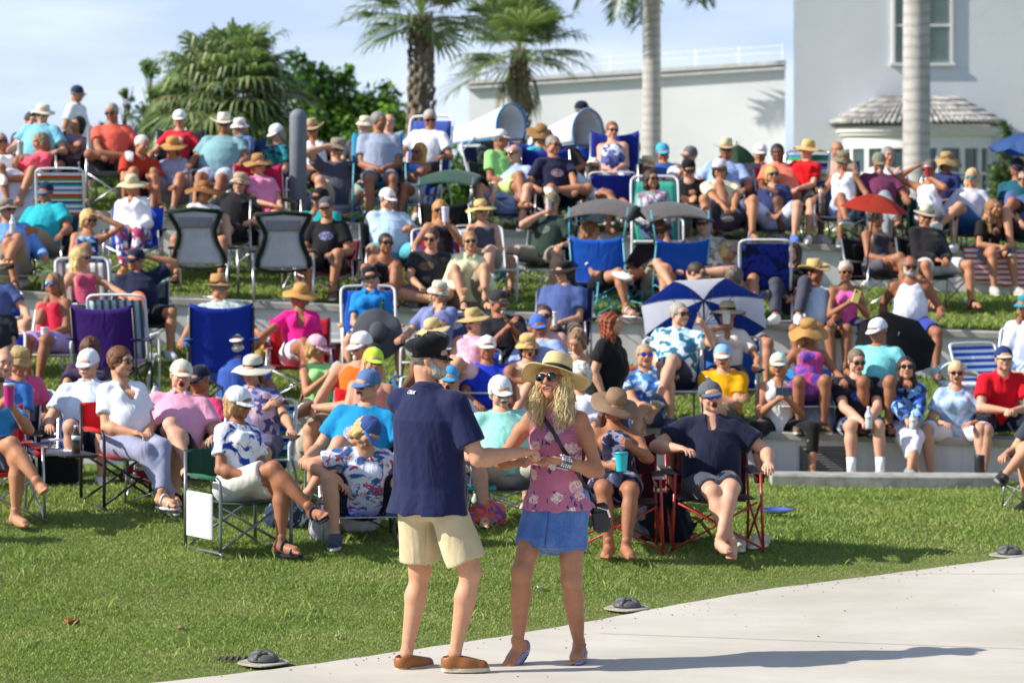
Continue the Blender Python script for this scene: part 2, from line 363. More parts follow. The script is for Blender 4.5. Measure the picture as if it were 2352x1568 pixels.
# ---------------------------------------------------------------- the ground and its terraces
def _cx(X): return np.clip(X, -9, 9)
ROWS = [(-30, 0, 0), (20, 0, 0), (24, .02, 0), (28.6, .03, -.017), (28.66, .468, -.0312), (30.6, .58, -.035), (32.8, .81, -.0414), (32.86, 1.309, -.0414),
        (34.5, 1.40, -.043), (36.2, 1.65, -.0456), (36.26, 2.113, -.0456), (38, 2.17, -.055), (40.5, 2.22, -.06), (44, 2.15, -.05), (60, 2.1, 0), (140, 2.0, 0), (700, 1.0, 0)]
RY = np.array([r[0] for r in ROWS], float); RA = np.array([r[1] for r in ROWS]); RB = np.array([r[2] for r in ROWS])
def G(X, Y):
    X = np.asarray(X, float); Y = np.asarray(Y, float); mound = np.interp(Y, [19, 21.5, 23.5, 26, 28.5], [0, .14, .20, .12, 0]) * (1 - .24 * np.clip(X, -3.2, 3.2)) * np.clip((Y - np.interp(X, EX, EY) - .2) / 1.8, 0, 1)
    return np.interp(Y, RY, RA) + np.interp(Y, RY, RB) * _cx(X) + mound
EDGE = [(-900, 1700), (100, 1606), (461, 1568), (700, 1539), (919, 1507), (1150, 1473), (1378, 1433), (1523, 1404), (1751, 1364), (2041, 1327), (2289, 1294), (2352, 1287), (2900, 1240)]
EP = [((u - 1176) / ((v - HZ) / CH), FU / ((v - HZ) / CH)) for u, v in EDGE]
EX = np.array([p[0] for p in EP]); EY = np.array([p[1] for p in EP])
def BUMP(X, Y): return .011 * np.abs(np.sin(X * 2.1 + .6 * Y) * np.sin(Y * 1.7 + 1)) * np.clip((Y - np.interp(X, EX, EY) - .5) * 2, 0, 1) * np.clip(27.3 - Y, 0, 1)
def setting():
    t = NT('grass_soil'); co = t.obj(); n = t.noise(.9, co, 6, .65); n2 = t.noise(14, co, 4, .7)
    a = t.ramp(n, [(.3, (.085, .135, .025)), (.5, (.13, .17, .045)), (.72, (.22, .21, .09))]); b = t.mix(.45, a, t.ramp(n2, [(.3, (.05, .07, .02)), (.7, (.28, .27, .13))]))
    t.l(b, t.p.inputs['Base Color']); t.p.inputs['Roughness'].default_value = .95; t.p.inputs['Specular IOR Level'].default_value = .1; t.bump(n2, .8, .03); gm = t.m
    xs = np.concatenate([[-400, -120, -50, -25], np.linspace(-13, 13, 105), [25, 50, 120, 400]])
    ys = sorted(set([-30, 0, 10] + list(np.linspace(14, 28.6, 60)) + list(np.linspace(28.66, 32.8, 16)) + list(np.linspace(32.86, 36.2, 14)) + list(np.linspace(36.26, 44, 24)) + [46, 50, 60, 75, 100, 140, 300, 700]))
    Xg, Yg = np.meshgrid(xs, ys, indexing='ij'); Z = G(Xg, Yg)
    Z = Z + BUMP(Xg, Yg)
    V = np.stack([Xg, Yg, Z], -1).reshape(-1, 3); n_, m_ = Xg.shape; I = np.arange(n_ * m_).reshape(n_, m_)
    Q = np.stack([I[:-1, :-1], I[1:, :-1], I[1:, 1:], I[:-1, 1:]], -1).reshape(-1, 4)
    tag(mk('ground', V, Q, [gm]), 'mown grass slope stepping up in three terraces', kind='structure')
    # concrete apron
    t = NT('concrete_slab'); co = t.obj(); a = t.ramp(t.noise(.7, co, 6, .6), [(.3, (.47, .43, .37)), (.55, (.57, .53, .47)), (.75, (.63, .60, .55))]); sp = t.noise(38, co, 2, .5)
    b = t.mix(.8, a, t.ramp(sp, [(.27, (.36, .33, .28)), (.34, (.56, .54, .5))]), 'MULTIPLY'); b = t.mix(.12, a, b); c_ = t.ramp(t.noise(2.2, t.obj((.4, 1.6, 1)), 5, .7, 1.0), [(.36, 0.0), (.6, 1.0)])
    b = t.mix(c_, t.mix(.16, b, (.35, .30, .24)), b); t.l(b, t.p.inputs['Base Color']); t.p.inputs['Roughness'].default_value = .85; t.bump(t.noise(150, co, 3), .2, .004); cm = t.m
    pts = [(x, y) for x, y in zip(EX, EY)]; top = []
    for i in range(len(pts) - 1):
        for k in range(6): q = k / 6; top.append((pts[i][0] * (1 - q) + pts[i+1][0] * q, pts[i][1] * (1 - q) + pts[i+1][1] * q + .012 * sin(i * 7 + k * 2.3)))
    top.append(pts[-1]); n = len(top); V = []; F = []
    for x, y in top: V += [(x, y, .03), (x, 8, .03), (x, y, -.05)]
    for i in range(n - 1): a = 3 * i; F += [(a + 1, a + 4, a + 3, a), (a, a + 3, a + 5, a + 2)]
    tag(mk('plaza', V, F, [cm], smooth=False), 'pale concrete plaza in front of the lawn', kind='structure')
    j = MB(); jm = mat('joint', (.28, .25, .21), .9)
    for (a, b) in (((1378, 1466), (2352, 1502)), ((2041, 1328), (2420, 1328))):
        p = [W(u, v, (v - HZ) / CH) for u, v in (a, b)]; d = (p[1] - p[0]); q = d.normalized().cross(Vector((0, 0, 1))) * .004; z = Vector((0, 0, .0335))
        j.add([p[0] + q + z, p[0] - q + z, p[1] - q + z, p[1] + q + z], [(0, 1, 2, 3)])
    tag(j.build('plaza_joint', [jm]), 'thin joints scored in the concrete', kind='structure')
    rg = np.random.RandomState(9); V = []; Q = []
    for i in range(150):
        x = rg.uniform(-1.8, 3.4); ye = float(np.interp(x, EX, EY)); y = ye - abs(rg.normal()) * (.25 if i < 100 else 1.2) - .02
        if y < 16.4: continue
        r_ = rg.uniform(.003, .011); a = rg.uniform(0, 6.28); o = len(V); V += [(x + r_ * cos(a), y + r_ * sin(a), .032), (x - r_ * .6 * sin(a), y + r_ * .6 * cos(a), .032), (x - r_ * cos(a), y - r_ * sin(a), .032), (x, y, .032 + r_ * .6)]; Q += [(o, o + 1, o + 3), (o + 1, o + 2, o + 3), (o + 2, o, o + 3)]
    tag(mk('grit', V, Q, [mat('grit', (.13, .10, .06), .9, var=.5)], smooth=False), 'grit and dry clippings scattered along the plaza edge', 'litter', kind='stuff')
    # grass blades
    rs = np.random.RandomState(4)
    def blades(n, xr, yr, hgt, wd, test=None):
        X = rs.uniform(*xr, n); Y = rs.uniform(*yr, n)
        if test is not None: k = test(X, Y); X = X[k]; Y = Y[k]
        n = len(X); Z = G(X, Y) + BUMP(X, Y) - .004; patch = .6 + .55 * (np.sin(X * 3.1 + 2 * np.sin(Y * 2.3)) * np.sin(Y * 3.7 + 1.5 * np.sin(X * 1.9)) * .5 + .5) + .3 * rs.rand(n)
        a = rs.uniform(0, 2 * pi, n); H = hgt * patch * rs.uniform(.5, 1.25, n) * np.clip((Y - np.interp(X, EX, EY)) * .55 + .35, .35, 1); Wd = wd * rs.uniform(.7, 1.3, n); la = rs.uniform(0, 2 * pi, n); lr = H * rs.uniform(.25, 1.0, n)
        dx, dy = np.cos(a) * Wd, np.sin(a) * Wd
        A = np.stack([X - dx, Y - dy, Z], 1); B = np.stack([X + dx, Y + dy, Z], 1); C = np.stack([X + np.cos(la) * lr * .35 + dx * .7, Y + np.sin(la) * lr * .35 + dy * .7, Z + H * .62], 1)
        D = np.stack([X + np.cos(la) * lr, Y + np.sin(la) * lr, Z + H], 1)
        V = np.stack([A, B, C, D], 1).reshape(-1, 3); I = np.arange(n) * 4; return V, np.concatenate([np.stack([I, I + 1, I + 2], 1), np.stack([I, I + 2, I + 3], 1)])
    ed = lambda X, Y: Y > np.interp(X, EX, EY) - .015 + .03 * np.sin(X * 9)
    L = [blades(560000, (-4.6, 6), (16.0, 22.5), .023, .0036, lambda X, Y: ed(X, Y) & (np.abs(X) < Y * .175)), blades(190000, (-5.2, 5.2), (22.4, 28.5), .034, .0058, lambda X, Y: ed(X, Y) & (np.abs(X) < Y * .175)),
         blades(60000, (-5.8, 5.8), (28.95, 32.7), .05, .010), blades(50000, (-6.4, 6.4), (33.1, 36.1), .05, .011), blades(60000, (-7.4, 7.4), (36.5, 42), .06, .013),
         blades(9000, (-4.6, 6), (16.0, 22.5), .075, .004, lambda X, Y: ed(X, Y) & (np.abs(X) < Y * .175) & (np.sin(X * 5 + 3 * np.sin(Y * 2)) * np.sin(Y * 4.3) > .35))]
    V = []; Q = []; o = 0
    for v, q in L: V.append(v); Q.append(q + o); o += len(v)
    t = NT('grass_blade'); co = t.obj(); n = t.noise(1.1, co, 5, .65); n2 = t.noise(45, co, 2)
    a = t.ramp(n, [(.28, (.14, .25, .035)), (.5, (.25, .36, .06)), (.7, (.44, .45, .15))]); b = t.mix(.5, a, t.ramp(n2, [(.35, (.13, .22, .04)), (.52, (.25, .34, .075)), (.7, (.50, .48, .27))]))
    t.l(b, t.p.inputs['Base Color']); t.p.inputs['Roughness'].default_value = .55; t.p.inputs['Specular IOR Level'].default_value = .3
    tr = t.n('ShaderNodeBsdfTranslucent', {0: b}); ad = t.n('ShaderNodeMixShader', {0: .35, 1: t.p.outputs[0], 2: tr.outputs[0]}); t.l(ad.outputs[0], t.t.nodes['Material Output'].inputs[0])
    g = mk('grass', np.concatenate(V), np.concatenate(Q), [t.m], smooth=False); tag(g, 'short mown turf blades covering the lawn and terraces', 'grass', kind='stuff')
    # retaining walls
    wm = NT('wall_render'); co = wm.obj(); a = wm.ramp(wm.noise(1.4, co, 5, .6), [(.3, (.78, .77, .77)), (.7, (.84, .83, .83))]); st = wm.ramp(wm.noise(3, wm.obj((2, 2, .35)), 5, .7), [(.35, 0.0), (.7, .35)]); wm.l(wm.mix(st, a, (.38, .36, .33)), wm.p.inputs['Base Color']); wm.p.inputs['Roughness'].default_value = .9; wm.bump(wm.noise(60, co), .25, .004)
    cpm = mat('coping', (.44, .41, .36), .85, var=.15, nscale=4, bump=.3)
    for nm, Y, (a, b), hgt in (('front', 28.6, (.468, -.0312), .47), ('middle', 32.8, (1.309, -.0414), .5), ('upper', 36.2, (2.113, -.0456), .46)):
        r = empty('retaining_wall', (0, Y, 0)); tag(r, {'front': 'lowest white retaining wall where a row of people sits', 'middle': 'middle white retaining wall crossing the slope', 'upper': 'uppermost white retaining wall below the crest'}[nm], 'wall', 'terrace retaining walls')
        for part, y0, y1, z0, z1 in (('wall', .0, .3, -hgt - .25, -.055), ('coping', -.035, .36, -.055, .012)):
            X = np.linspace(-13, 13, 53); V = []; F = []
            for x in X:
                zt = a + b * _cx(x); ch = 0.008 if part == 'coping' else 0
                V += [(x, y0, zt + z0), (x, y0, zt + z1 - ch), (x, y0 + ch, zt + z1), (x, y1, zt + z1), (x, y1, zt + z0)]
            for i in range(52):
                q = 5 * i
                for k in range(5): F.append((q + k, q + (k + 1) % 5, q + 5 + (k + 1) % 5, q + 5 + k))
            F += [(0, 4, 3, 2, 1), tuple(260 + k for k in range(5))]
            mk(part, V, F, [wm.m if part == 'wall' else cpm], r, smooth=False)
        if nm == 'front':
            p = W(1899, 1054, 251.3); b = MB(); b.box((p.x, -.006, p.z), (.50, .022, .235), m=0); 
            for k in range(9): b.box((p.x, -.022, p.z - .09 + k * .0225), (.45, .012, .008), rot=(R(35), 0, 0), m=1)
            b.build('vent', [mat('vent_grey', (.13, .13, .13), .5), mat('vent_slat', (.24, .24, .24), .5)], r)
    # low kerb under the people on the wall
    V = []; F = []; X = np.linspace((1772 - 1176) / 262, (2290 - 1176) / 258, 20); km = mat('kerb_concrete', (.33, .32, .29), .9, var=.35, nscale=7, bump=.5, bscale=30)
    for i, x in enumerate(X): yf = 27.35 + .18 * (i / 19) ** 2; zt = .13 - .03 * i / 19; V += [(x, yf, -.2), (x, yf, zt - .015), (x, yf + .015, zt), (x, yf + .34, zt), (x, yf + .34, -.2)]
    for i in range(19):
        for k in range(5): F.append((5 * i + k, 5 * i + (k + 1) % 5, 5 * i + 5 + (k + 1) % 5, 5 * i + 5 + k))
    F += [(0, 4, 3, 2, 1), tuple(95 + k for k in range(5))]
    tag(mk('kerb', V, F, [km], smooth=False), 'long low concrete step in front of the lowest wall', 'kerb')

def uplight(u, v, lab):
    s = (v - HZ) / CH; p = W(u, v, s); r = empty('ground_light', (p.x, p.y, .02)); tag(r, lab, 'ground light', 'in-ground lights along the plaza edge')
    b = MB(); b.lathe([(.13, .0), (.13, .006), (.122, .010), (0, .010)], n=28, fn=lambda q, a: (q.x * (1 + .12 * sin(2 * a + 1)), q.y * (1.1 + .1 * sin(3 * a)), q.z)); b.build('concrete_pad', [mat('pad', (.36, .33, .28), .9, var=.3, bump=.4)], r)
    b = MB(); b.lathe([(.088, .016), (.088, .024), (.078, .040), (.05, .052), (.0, .054)], n=30)
    m1 = mat('cast_iron', (.085, .085, .088), .55, bump=.3); b.build('housing', [m1], r, True)
    b = MB()
    for k in range(4):
        a = pi / 4 + k * pi / 2 + .3; b.tube([(.082 * cos(a), .082 * sin(a), .022), (.062 * cos(a), .062 * sin(a), .048), (.03 * cos(a), .03 * sin(a), .058), (0, 0, .06)], [.017, .016, .014, .012], 6)
    b.lathe([(.045, .054), (.036, .066), (.0, .069)], n=20); b.build('guard', [m1], r, True)

# ---------------------------------------------------------------- buildings
def buildings():
    st = NT('stucco'); co = st.obj(); st.l(st.ramp(st.noise(.5, co, 5, .55), [(.3, (.64, .66, .69)), (.7, (.72, .74, .77))]), st.p.inputs['Base Color']); st.p.inputs['Roughness'].default_value = .92; st.bump(st.noise(22, co, 5, .6), .3, .03); sm = st.m
    trim = mat('white_trim', (.72, .71, .69), .7, var=.05); glass = mat('window_glass', (.05, .08, .09), .12, var=.3, nscale=2, spec=.7); blind = mat('blind', (.30, .38, .36), .5, var=.08)
    r = empty('gallery_wall', (0, 75, 0)); tag(r, 'long low white stucco building behind the crowd', 'building')
    # low wing, slightly turned to the sun
    A = Vector((-1.07, 77.5)); B = Vector((6.6, 75.6)); n = 24; V = []; F = []
    for i in range(n + 1):
        q = i / n; p = A.lerp(B, q); zt = 5.12 + .42 * q + .0; V += [(p.x, p.y, 1.5), (p.x, p.y, zt), (p.x + .2, p.y + 9, zt), (p.x + .2, p.y + 9, 1.5)]
    for i in range(n): a = 4 * i; F += [(a, a + 4, a + 5, a + 1), (a + 1, a + 5, a + 6, a + 2)]
    F.append((0, 1, 2, 3)); mk('wall', V, F, [sm], r, smooth=False, loc=(0, -75, 0))
    b = MB()
    for (dz, dy, hh, m) in ((.0, -.07, .10, 0), (-.13, -.035, .07, 0)):
        P = [Vector((A.x - .05, A.y + dy, 5.12 + dz)), Vector((B.x, B.y + dy, 5.54 + dz))]; d = P[1] - P[0]; L = d.length; rot = d.to_track_quat('X', 'Z').to_matrix(); b.box((P[0] + P[1]) / 2, (L, .22, hh), rot)
    b.build('cornice', [mat('cornice_stone', (.55, .55, .56), .85)], r, loc=(0, -75, 0))
    b = MB(); 
    for q in np.linspace(.05, 1, 8): p = A.lerp(B, q); b.tube([(p.x, p.y + .8, 5.2 + .42 * q), (p.x, p.y + .8, 5.62 + .42 * q)], .012, 5)
    for dz in (.34, .18): b.tube([(A.x, A.y + .8, 5.22 + dz), (B.x, B.y + .8, 5.64 + dz)], .009, 5)
    b.build('roof_rail', [mat('rail_white', (.75, .76, .78), .5)], r, loc=(0, -75, 0))
    # tower
    r = empty('tower_house', (9.7, 74, 0)); tag(r, 'tall white stucco house block with a round tiled bay', 'building'); L = (-9.7, -74, 0)
    x0, y0 = 6.47, 71.9; b = MB(); b.add([(x, y, z) for z in (1, 12) for x, y in ((x0, y0), (15, y0), (15, 80), (x0 + .85, 80))], [(3, 2, 1, 0), (4, 5, 6, 7), (0, 1, 5, 4), (1, 2, 6, 5), (2, 3, 7, 6), (3, 0, 4, 7)]); b.build('wall', [sm], r, loc=L)
    wr = empty('x'); bpy.data.objects.remove(wr)
    def win(u0, u1, v0, v1, cols, rows, pm, name='window'):
        s = FU / (y0 - .0); X0, X1 = (u0 - 1176) / s, (u1 - 1176) / s; Z1, Z0 = CH - (v0 - HZ) / s, CH - (v1 - HZ) / s; b = MB(); t = .07
        b.box(((X0 + X1) / 2, y0 - .03, Z1), (X1 - X0 + t, .1, t)); b.box(((X0 + X1) / 2, y0 - .03, Z0), (X1 - X0 + t + .1, .14, t))
        for i in range(cols + 1): b.box((X0 + (X1 - X0) * i / cols, y0 - .028, (Z0 + Z1) / 2), (t if i in (0, cols) else .11, .09, Z1 - Z0 - t))
        for i in range(1, rows): b.box(((X0 + X1) / 2, y0 - .026, Z0 + (Z1 - Z0) * i / rows), (X1 - X0 - t, .06, .05))
        f = b.build(name, [trim], r, loc=L); b = MB(); b.box(((X0 + X1) / 2, y0 - .008, (Z0 + Z1) / 2), (X1 - X0, .02, Z1 - Z0)); 
        for k in range(int((Z1 - Z0) / .06)): b.box(((X0 + X1) / 2, y0 - .02, Z0 + .03 + k * .06), (X1 - X0 - .1, .01, .035), rot=(R(20), 0, 0), m=1)
        b.build('pane', [glass, pm], f)
    win(2052, 2185, -30, 148, 2, 2, blind)
    cx, R0 = (2107 - 1176) / 100, 1.68; bay = MB(); 
    def arc(r, z0, z1, n=36, m=0, a0=pi, a1=2 * pi): 
        V = []; F = []
        for i in range(n + 1):
            a = a0 + (a1 - a0) * i / n; c, s_ = cos(a), sin(a); V += [(cx + r * c, y0 + r * s_, z0), (cx + r * c, y0 + r * s_, z1), (cx + (r - .12) * c, y0 + (r - .12) * s_, z1), (cx + (r - .12) * c, y0 + (r - .12) * s_, z0)]
        for i in range(n):
            q = 4 * i
            for k in range(4): F.append((q + k, q + 4 + k, q + 4 + (k + 1) % 4, q + (k + 1) % 4))
        return V, F
    for (rr, z0, z1) in ((R0, 3.42, 3.9), (R0 + .10, 3.72, 3.80), (R0 + .17, 3.80, 3.92), (R0, 1.6, 2.25)): bay.add(*arc(rr, z0, z1))
    for a in np.linspace(pi, 2 * pi, 10): bay.box((cx + (R0 - .05) * cos(a), y0 + (R0 - .05) * sin(a), 2.84), (.12, .1, 1.18), rot=(0, 0, a + pi / 2))
    bay.add(*arc(R0 - .02, 2.82, 2.88)); bo = bay.build('bay', [trim], r, loc=L); g = MB(); g.add(*arc(R0 - .07, 2.25, 3.42)); g.build('glass', [glass], bo)
    # tiled roof
    tm = mat('roof_tile', (.34, .33, .32), .8, var=.6, nscale=5, bump=.3); td = mat('roof_under', (.07, .07, .075), .9); rf = MB(); n = 44
    V = []; F = []
    for i in range(37):
        a = pi + pi * i / 36; V += [(cx + 1.98 * cos(a), y0 + 1.98 * sin(a), 3.95), (cx + .9 * cos(a), y0 + .05 + .5 * sin(a), 4.58)]
    for i in range(36): F.append((2 * i, 2 * i + 2, 2 * i + 3, 2 * i + 1))
    rf.add(V, F, 1)
    for i in range(n):
        a = pi + pi * (i + .5) / n; p0 = Vector((cx + 2.02 * cos(a), y0 + 2.02 * sin(a), 3.98)); p1 = Vector((cx + .9 * cos(a), y0 + .05 + .5 * sin(a), 4.6))
        for k in range(5): q0 = p0.lerp(p1, k / 5); q1 = p0.lerp(p1, (k + 1.15) / 5 if k < 4 else 1); w_ = .058 * (1 - .10 * k); rf.tube([q0 + Vector((0, 0, .03)), q1], [w_, w_ * .8], 7, m=0)
    rf.build('roof', [tm, td], r, True, loc=L)
# ---------------------------------------------------------------- trees
def fan_palm(name, X, Y, z0, zc, rad, tr, nl, lab, seed, droop=1.0, boots=True, skirt=0, grp='fan palms behind the crowd'):
    rs = random.Random(seed); r = empty(name, (X, Y, z0)); tag(r, lab, 'palm tree', grp); H = zc - z0
    b = MB(); n = 14; P = [(.04 * sin(i * .7), .03 * sin(i), H * i / n) for i in range(n + 1)]; b.tube(P, [tr * (.8 + .25 * sin(pi * min(1, i / n * 1.1)) + .05 * sin(i * 2)) for i in range(n + 1)], 12, m=0)
    if boots:
        k = 0
        for i in range(int(H / .11)):
            z = i * .11 + .05
            for j in range(6):
                a = 2 * pi * (j + .5 * (i % 2)) / 6 + rs.uniform(-.12, .12); rr = tr * (.85 + .22 * sin(pi * min(1, z / H * 1.1))); ln = rs.uniform(.10, .19)
                p = Vector((rr * cos(a), rr * sin(a), z)); q = p + Vector((cos(a) * rs.uniform(.03, .08), sin(a) * rs.uniform(.03, .08), ln)); b.tube([p, p.lerp(q, .6), q], [tr * .24, tr * .2, tr * .07], 5, m=1 if rs.random() < .5 else 0)
    b.build('trunk', [mat('palm_bark', (.20, .16, .12), .95, var=.4, nscale=8, bump=.6, bscale=25), mat('palm_boot', (.30, .25, .20), .95, var=.35, nscale=10)], r, True)
    V = []; F = []; M = []
    for i in range(nl):
        t = (i + .5) / nl; el = R(86 - 122 * t ** .85) if droop > 1 else R(88 - 112 * t); az = i * 2.399 + rs.uniform(-.2, .2); pl = rad * rs.uniform(.34, .66); dead = rs.random() < (.04 + .10 * (t > .75))
        d = Vector((cos(el) * cos(az), cos(el) * sin(az), sin(el))); c = Vector((0, 0, H + rs.uniform(-.1, .15))); p = c + d * pl - Vector((0, 0, .12 * pl * (1 - abs(sin(el))) * droop))
        side = d.cross(Vector((0, 0, 1))).normalized() if abs(d.z) < .98 else Vector((1, 0, 0)); upv = side.cross(d).normalized()
        w_ = .018; o = len(V); V += [c + side * w_, c - side * w_, p - side * w_ * .7, p + side * w_ * .7]; F.append((o, o + 1, o + 2, o + 3)); M.append(1)
        ns = 30; ll = rad * rs.uniform(.42, .72); cup = rs.uniform(.1, .35)
        for k in range(ns):
            a = R(-125 + 250 * k / (ns - 1)); ld = (d * cos(a) + side * sin(a) + upv * cup * abs(sin(a))).normalized(); L_ = ll * (1 - .25 * abs(a) / 2.2) * rs.uniform(.88, 1.08); wd = .026 + .010 * cos(a)
            sd = ld.cross(upv).normalized() * wd; m1 = p + ld * L_ * .55 - Vector((0, 0, .03 * L_)); m2 = p + ld * L_ * .82 - Vector((0, 0, (.12 + .12 * rs.random()) * L_ * droop)); e = p + ld * L_ * .98 - Vector((0, 0, (.28 + .3 * rs.random()) * L_ * droop))
            o = len(V); V += [p, m1 + sd, m1 - sd, m2 + sd * .6, m2 - sd * .6, e]; F += [(o, o + 1, o + 2), (o + 1, o + 3, o + 4, o + 2), (o + 3, o + 5, o + 4)]; m = 2 if dead else (0 if rs.random() < .7 else 1); M += [m] * 3
    for i in range(skirt):
        az = rs.uniform(0, 2 * pi); c = Vector((0, 0, H - rs.uniform(0, .4))); p = c + Vector((cos(az) * .35, sin(az) * .35, -.5))
        for k in range(10): a = az + rs.uniform(-.8, .8); e = p + Vector((cos(a) * .2, sin(a) * .2, -rs.uniform(.4, .8))); o = len(V); sd = Vector((-sin(a), cos(a), 0)) * .02; V += [c, (p + sd), (p - sd), e]; F += [(o, o + 1, o + 2), (o + 1, o + 3, o + 2)]; M += [2, 2]
    mk('crown', V, F, [leaf_mat('palm_leaf', (.13, .19, .075)), leaf_mat('palm_leaf_light', (.30, .35, .15)), leaf_mat('palm_leaf_dry', (.26, .22, .12), .2)], r, False, M); return r
def leaf_mat(name, c, tl=.3):
    if name in MATS: return MATS[name]
    t = NT(name); co = t.obj(); b = t.ramp(t.noise(1.6, co, 4, .6), [(.3, tuple(x * .65 for x in c)), (.7, tuple(x * 1.35 for x in c))]); t.l(b, t.p.inputs['Base Color']); t.p.inputs['Roughness'].default_value = .38; t.p.inputs['Specular IOR Level'].default_value = .5
    tr = t.n('ShaderNodeBsdfTranslucent', {0: t.mix(.5, b, tuple(min(1, x * y) for x, y in zip(c, (1.6, 2.0, .8))))}); ad = t.n('ShaderNodeMixShader', {0: tl, 1: t.p.outputs[0], 2: tr.outputs[0]}); t.l(ad.outputs[0], t.t.nodes['Material Output'].inputs[0]); MATS[name] = t.m; return t.m
def royal_palm(X, Y, z0, zt, r0, lab, seed, fl=3.0, nf=15, aim=None):
    rs = random.Random(seed); r = empty('royal_palm', (X, Y, z0)); tag(r, lab, 'palm tree', 'smooth-trunked royal palms by the white buildings'); H = zt - z0
    t = NT('royal_bark'); co = t.obj(); w_ = t.n('ShaderNodeTexWave', {'Scale': 1.6, 'Distortion': 5.0, 'Detail': 4}, bands_direction='Z'); t.l(co, w_.inputs[0]); a = t.ramp(w_.outputs['Fac'], [(.02, (.36, .34, .32)), (.12, (.44, .42, .40)), (.9, (.49, .47, .45))]); t.l(t.mix(t.ramp(t.noise(3, t.obj((1, 1, .4)), 5, .7), [(.45, 0.0), (.75, .6)]), a, (.24, .20, .18)), t.p.inputs['Base Color']); t.p.inputs['Roughness'].default_value = .85; t.bump(t.noise(30, co, 4), .4, .01)
    b = MB(); n = 24; b.tube([(0, 0, H * i / n) for i in range(n + 1)], [r0 * (1.02 - .08 * i / n + .05 * sin(pi * i / n)) for i in range(n + 1)], 20); b.build('trunk', [t.m], r, True)
    b = MB(); b.tube([(0, 0, H), (0, 0, H + .5), (0, 0, H + 1.0)], [r0 * .92, r0 * .8, r0 * .35], 16); b.build('crownshaft', [mat('crownshaft', (.16, .26, .07), .4)], r, True)
    V = []; F = []
    for i in range(nf):
        az = i * 2.4 + rs.uniform(-.2, .2) + seed; el = R(70 - 75 * i / nf); L = fl * rs.uniform(.85, 1.05); p = Vector((0, 0, H + .95)); d = Vector((cos(az) * cos(el), sin(az) * cos(el), sin(el))); pts = [p]
        for k in range(14): d = (d + Vector((0, 0, -.14))).normalized(); pts.append(pts[-1] + d * L / 14)
        for k in range(14):
            a, c = pts[k], pts[k + 1]; tg = (c - a).normalized(); sd = tg.cross(Vector((0, 0, 1))).normalized(); o = len(V); w = .022 * (1 - k / 15); V += [a + sd * w, a - sd * w, c - sd * w, c + sd * w]; F.append((o, o + 1, o + 2, o + 3))
            if k < 2: continue
            for j in range(5):
                m = a.lerp(c, j / 5)
                for q in (-1, 1):
                    ll = .62 * sin(pi * (k + j / 5) / 15) ** .5 * rs.uniform(.8, 1.1); e = (sd * q + tg * .45 + Vector((0, 0, rs.uniform(-.9, .1)))).normalized(); o = len(V); w = tg * .017; V += [m - w, m + w, m + e * ll * .6 + w, m + e * ll - Vector((0, 0, ll * .3))]; F += [(o, o + 1, o + 2), (o, o + 2, o + 3)]
    mk('crown', V, F, [leaf_mat('royal_leaf', (.06, .11, .03))], r, False); return r
def leafy(name, X, Y, z0, blobs, nl, size, cols, lab, seed, cat='tree', grp=None, trunk=.07, sc=1.0):
    """blobs: (dx, dz, rx, rz) clumps; leaves are small faces spread through them"""
    blobs = [(a * sc, b * sc, c * sc, d * sc) for a, b, c, d in blobs]; rs = np.random.RandomState(seed); r = empty(name, (X, Y, z0)); tag(r, lab, cat, grp); w_ = np.array([b[2] * b[3] for b in blobs]); w_ = w_ / w_.sum(); P = []; cl = []
    for bi, (dx, dz, rx, rz) in enumerate(blobs):
        nc = max(4, int(26 * w_[bi] * len(blobs))); 
        for _ in range(nc):
            v = rs.normal(size=3); v /= np.linalg.norm(v); rr = rs.uniform(.35, 1.02); c = np.array([dx + v[0] * rx * rr, v[1] * rx * .8 * rr, dz + v[2] * rz * rr]); k = int(nl * w_[bi] / nc); q = rs.normal(size=(k, 3)) * np.array([1, 1, .8]) * min(rx, rz) * .20 + c; P.append(q); cl.append(np.full(k, rs.randint(0, 3)))
    P = np.concatenate(P); cl = np.concatenate(cl); n = len(P); a = rs.normal(size=(n, 3)); a /= np.linalg.norm(a, axis=1)[:, None]; b = np.cross(a, rs.normal(size=(n, 3))); b /= np.linalg.norm(b, axis=1)[:, None]; b[:, 2] = b[:, 2] * .5 + 0; sz = size * rs.uniform(.6, 1.3, n)[:, None]
    V = np.stack([P - a * sz, P + b * sz * .7, P + a * sz, P - b * sz * .7], 1).reshape(-1, 3); I = np.arange(n) * 4; Q = np.stack([I, I + 1, I + 2, I + 3], 1)
    mk('crown', V, Q, [leaf_mat(*c) for c in cols], r, False, cl % len(cols))
    m = MB(); rr = random.Random(seed)
    for (dx, dz, rx, rz) in blobs: m.tube([(dx * .15, 0, 0), (dx * .5, .05, dz * .5), (dx, 0, dz)], [trunk, trunk * .6, trunk * .25], 6)
    for (dx, dz, rx, rz) in blobs:
        for k in range(5): e = Vector((dx + rr.uniform(-1, 1) * rx * .8, rr.uniform(-.5, .5) * rx, dz + rr.uniform(-.6, .9) * rz)); m.tube([(dx * .7, 0, dz * .7), e], [trunk * .35, .01], 5)
    m.build('trunk', [mat('bark', (.14, .11, .08), .95, bump=.5)], r, True); return r
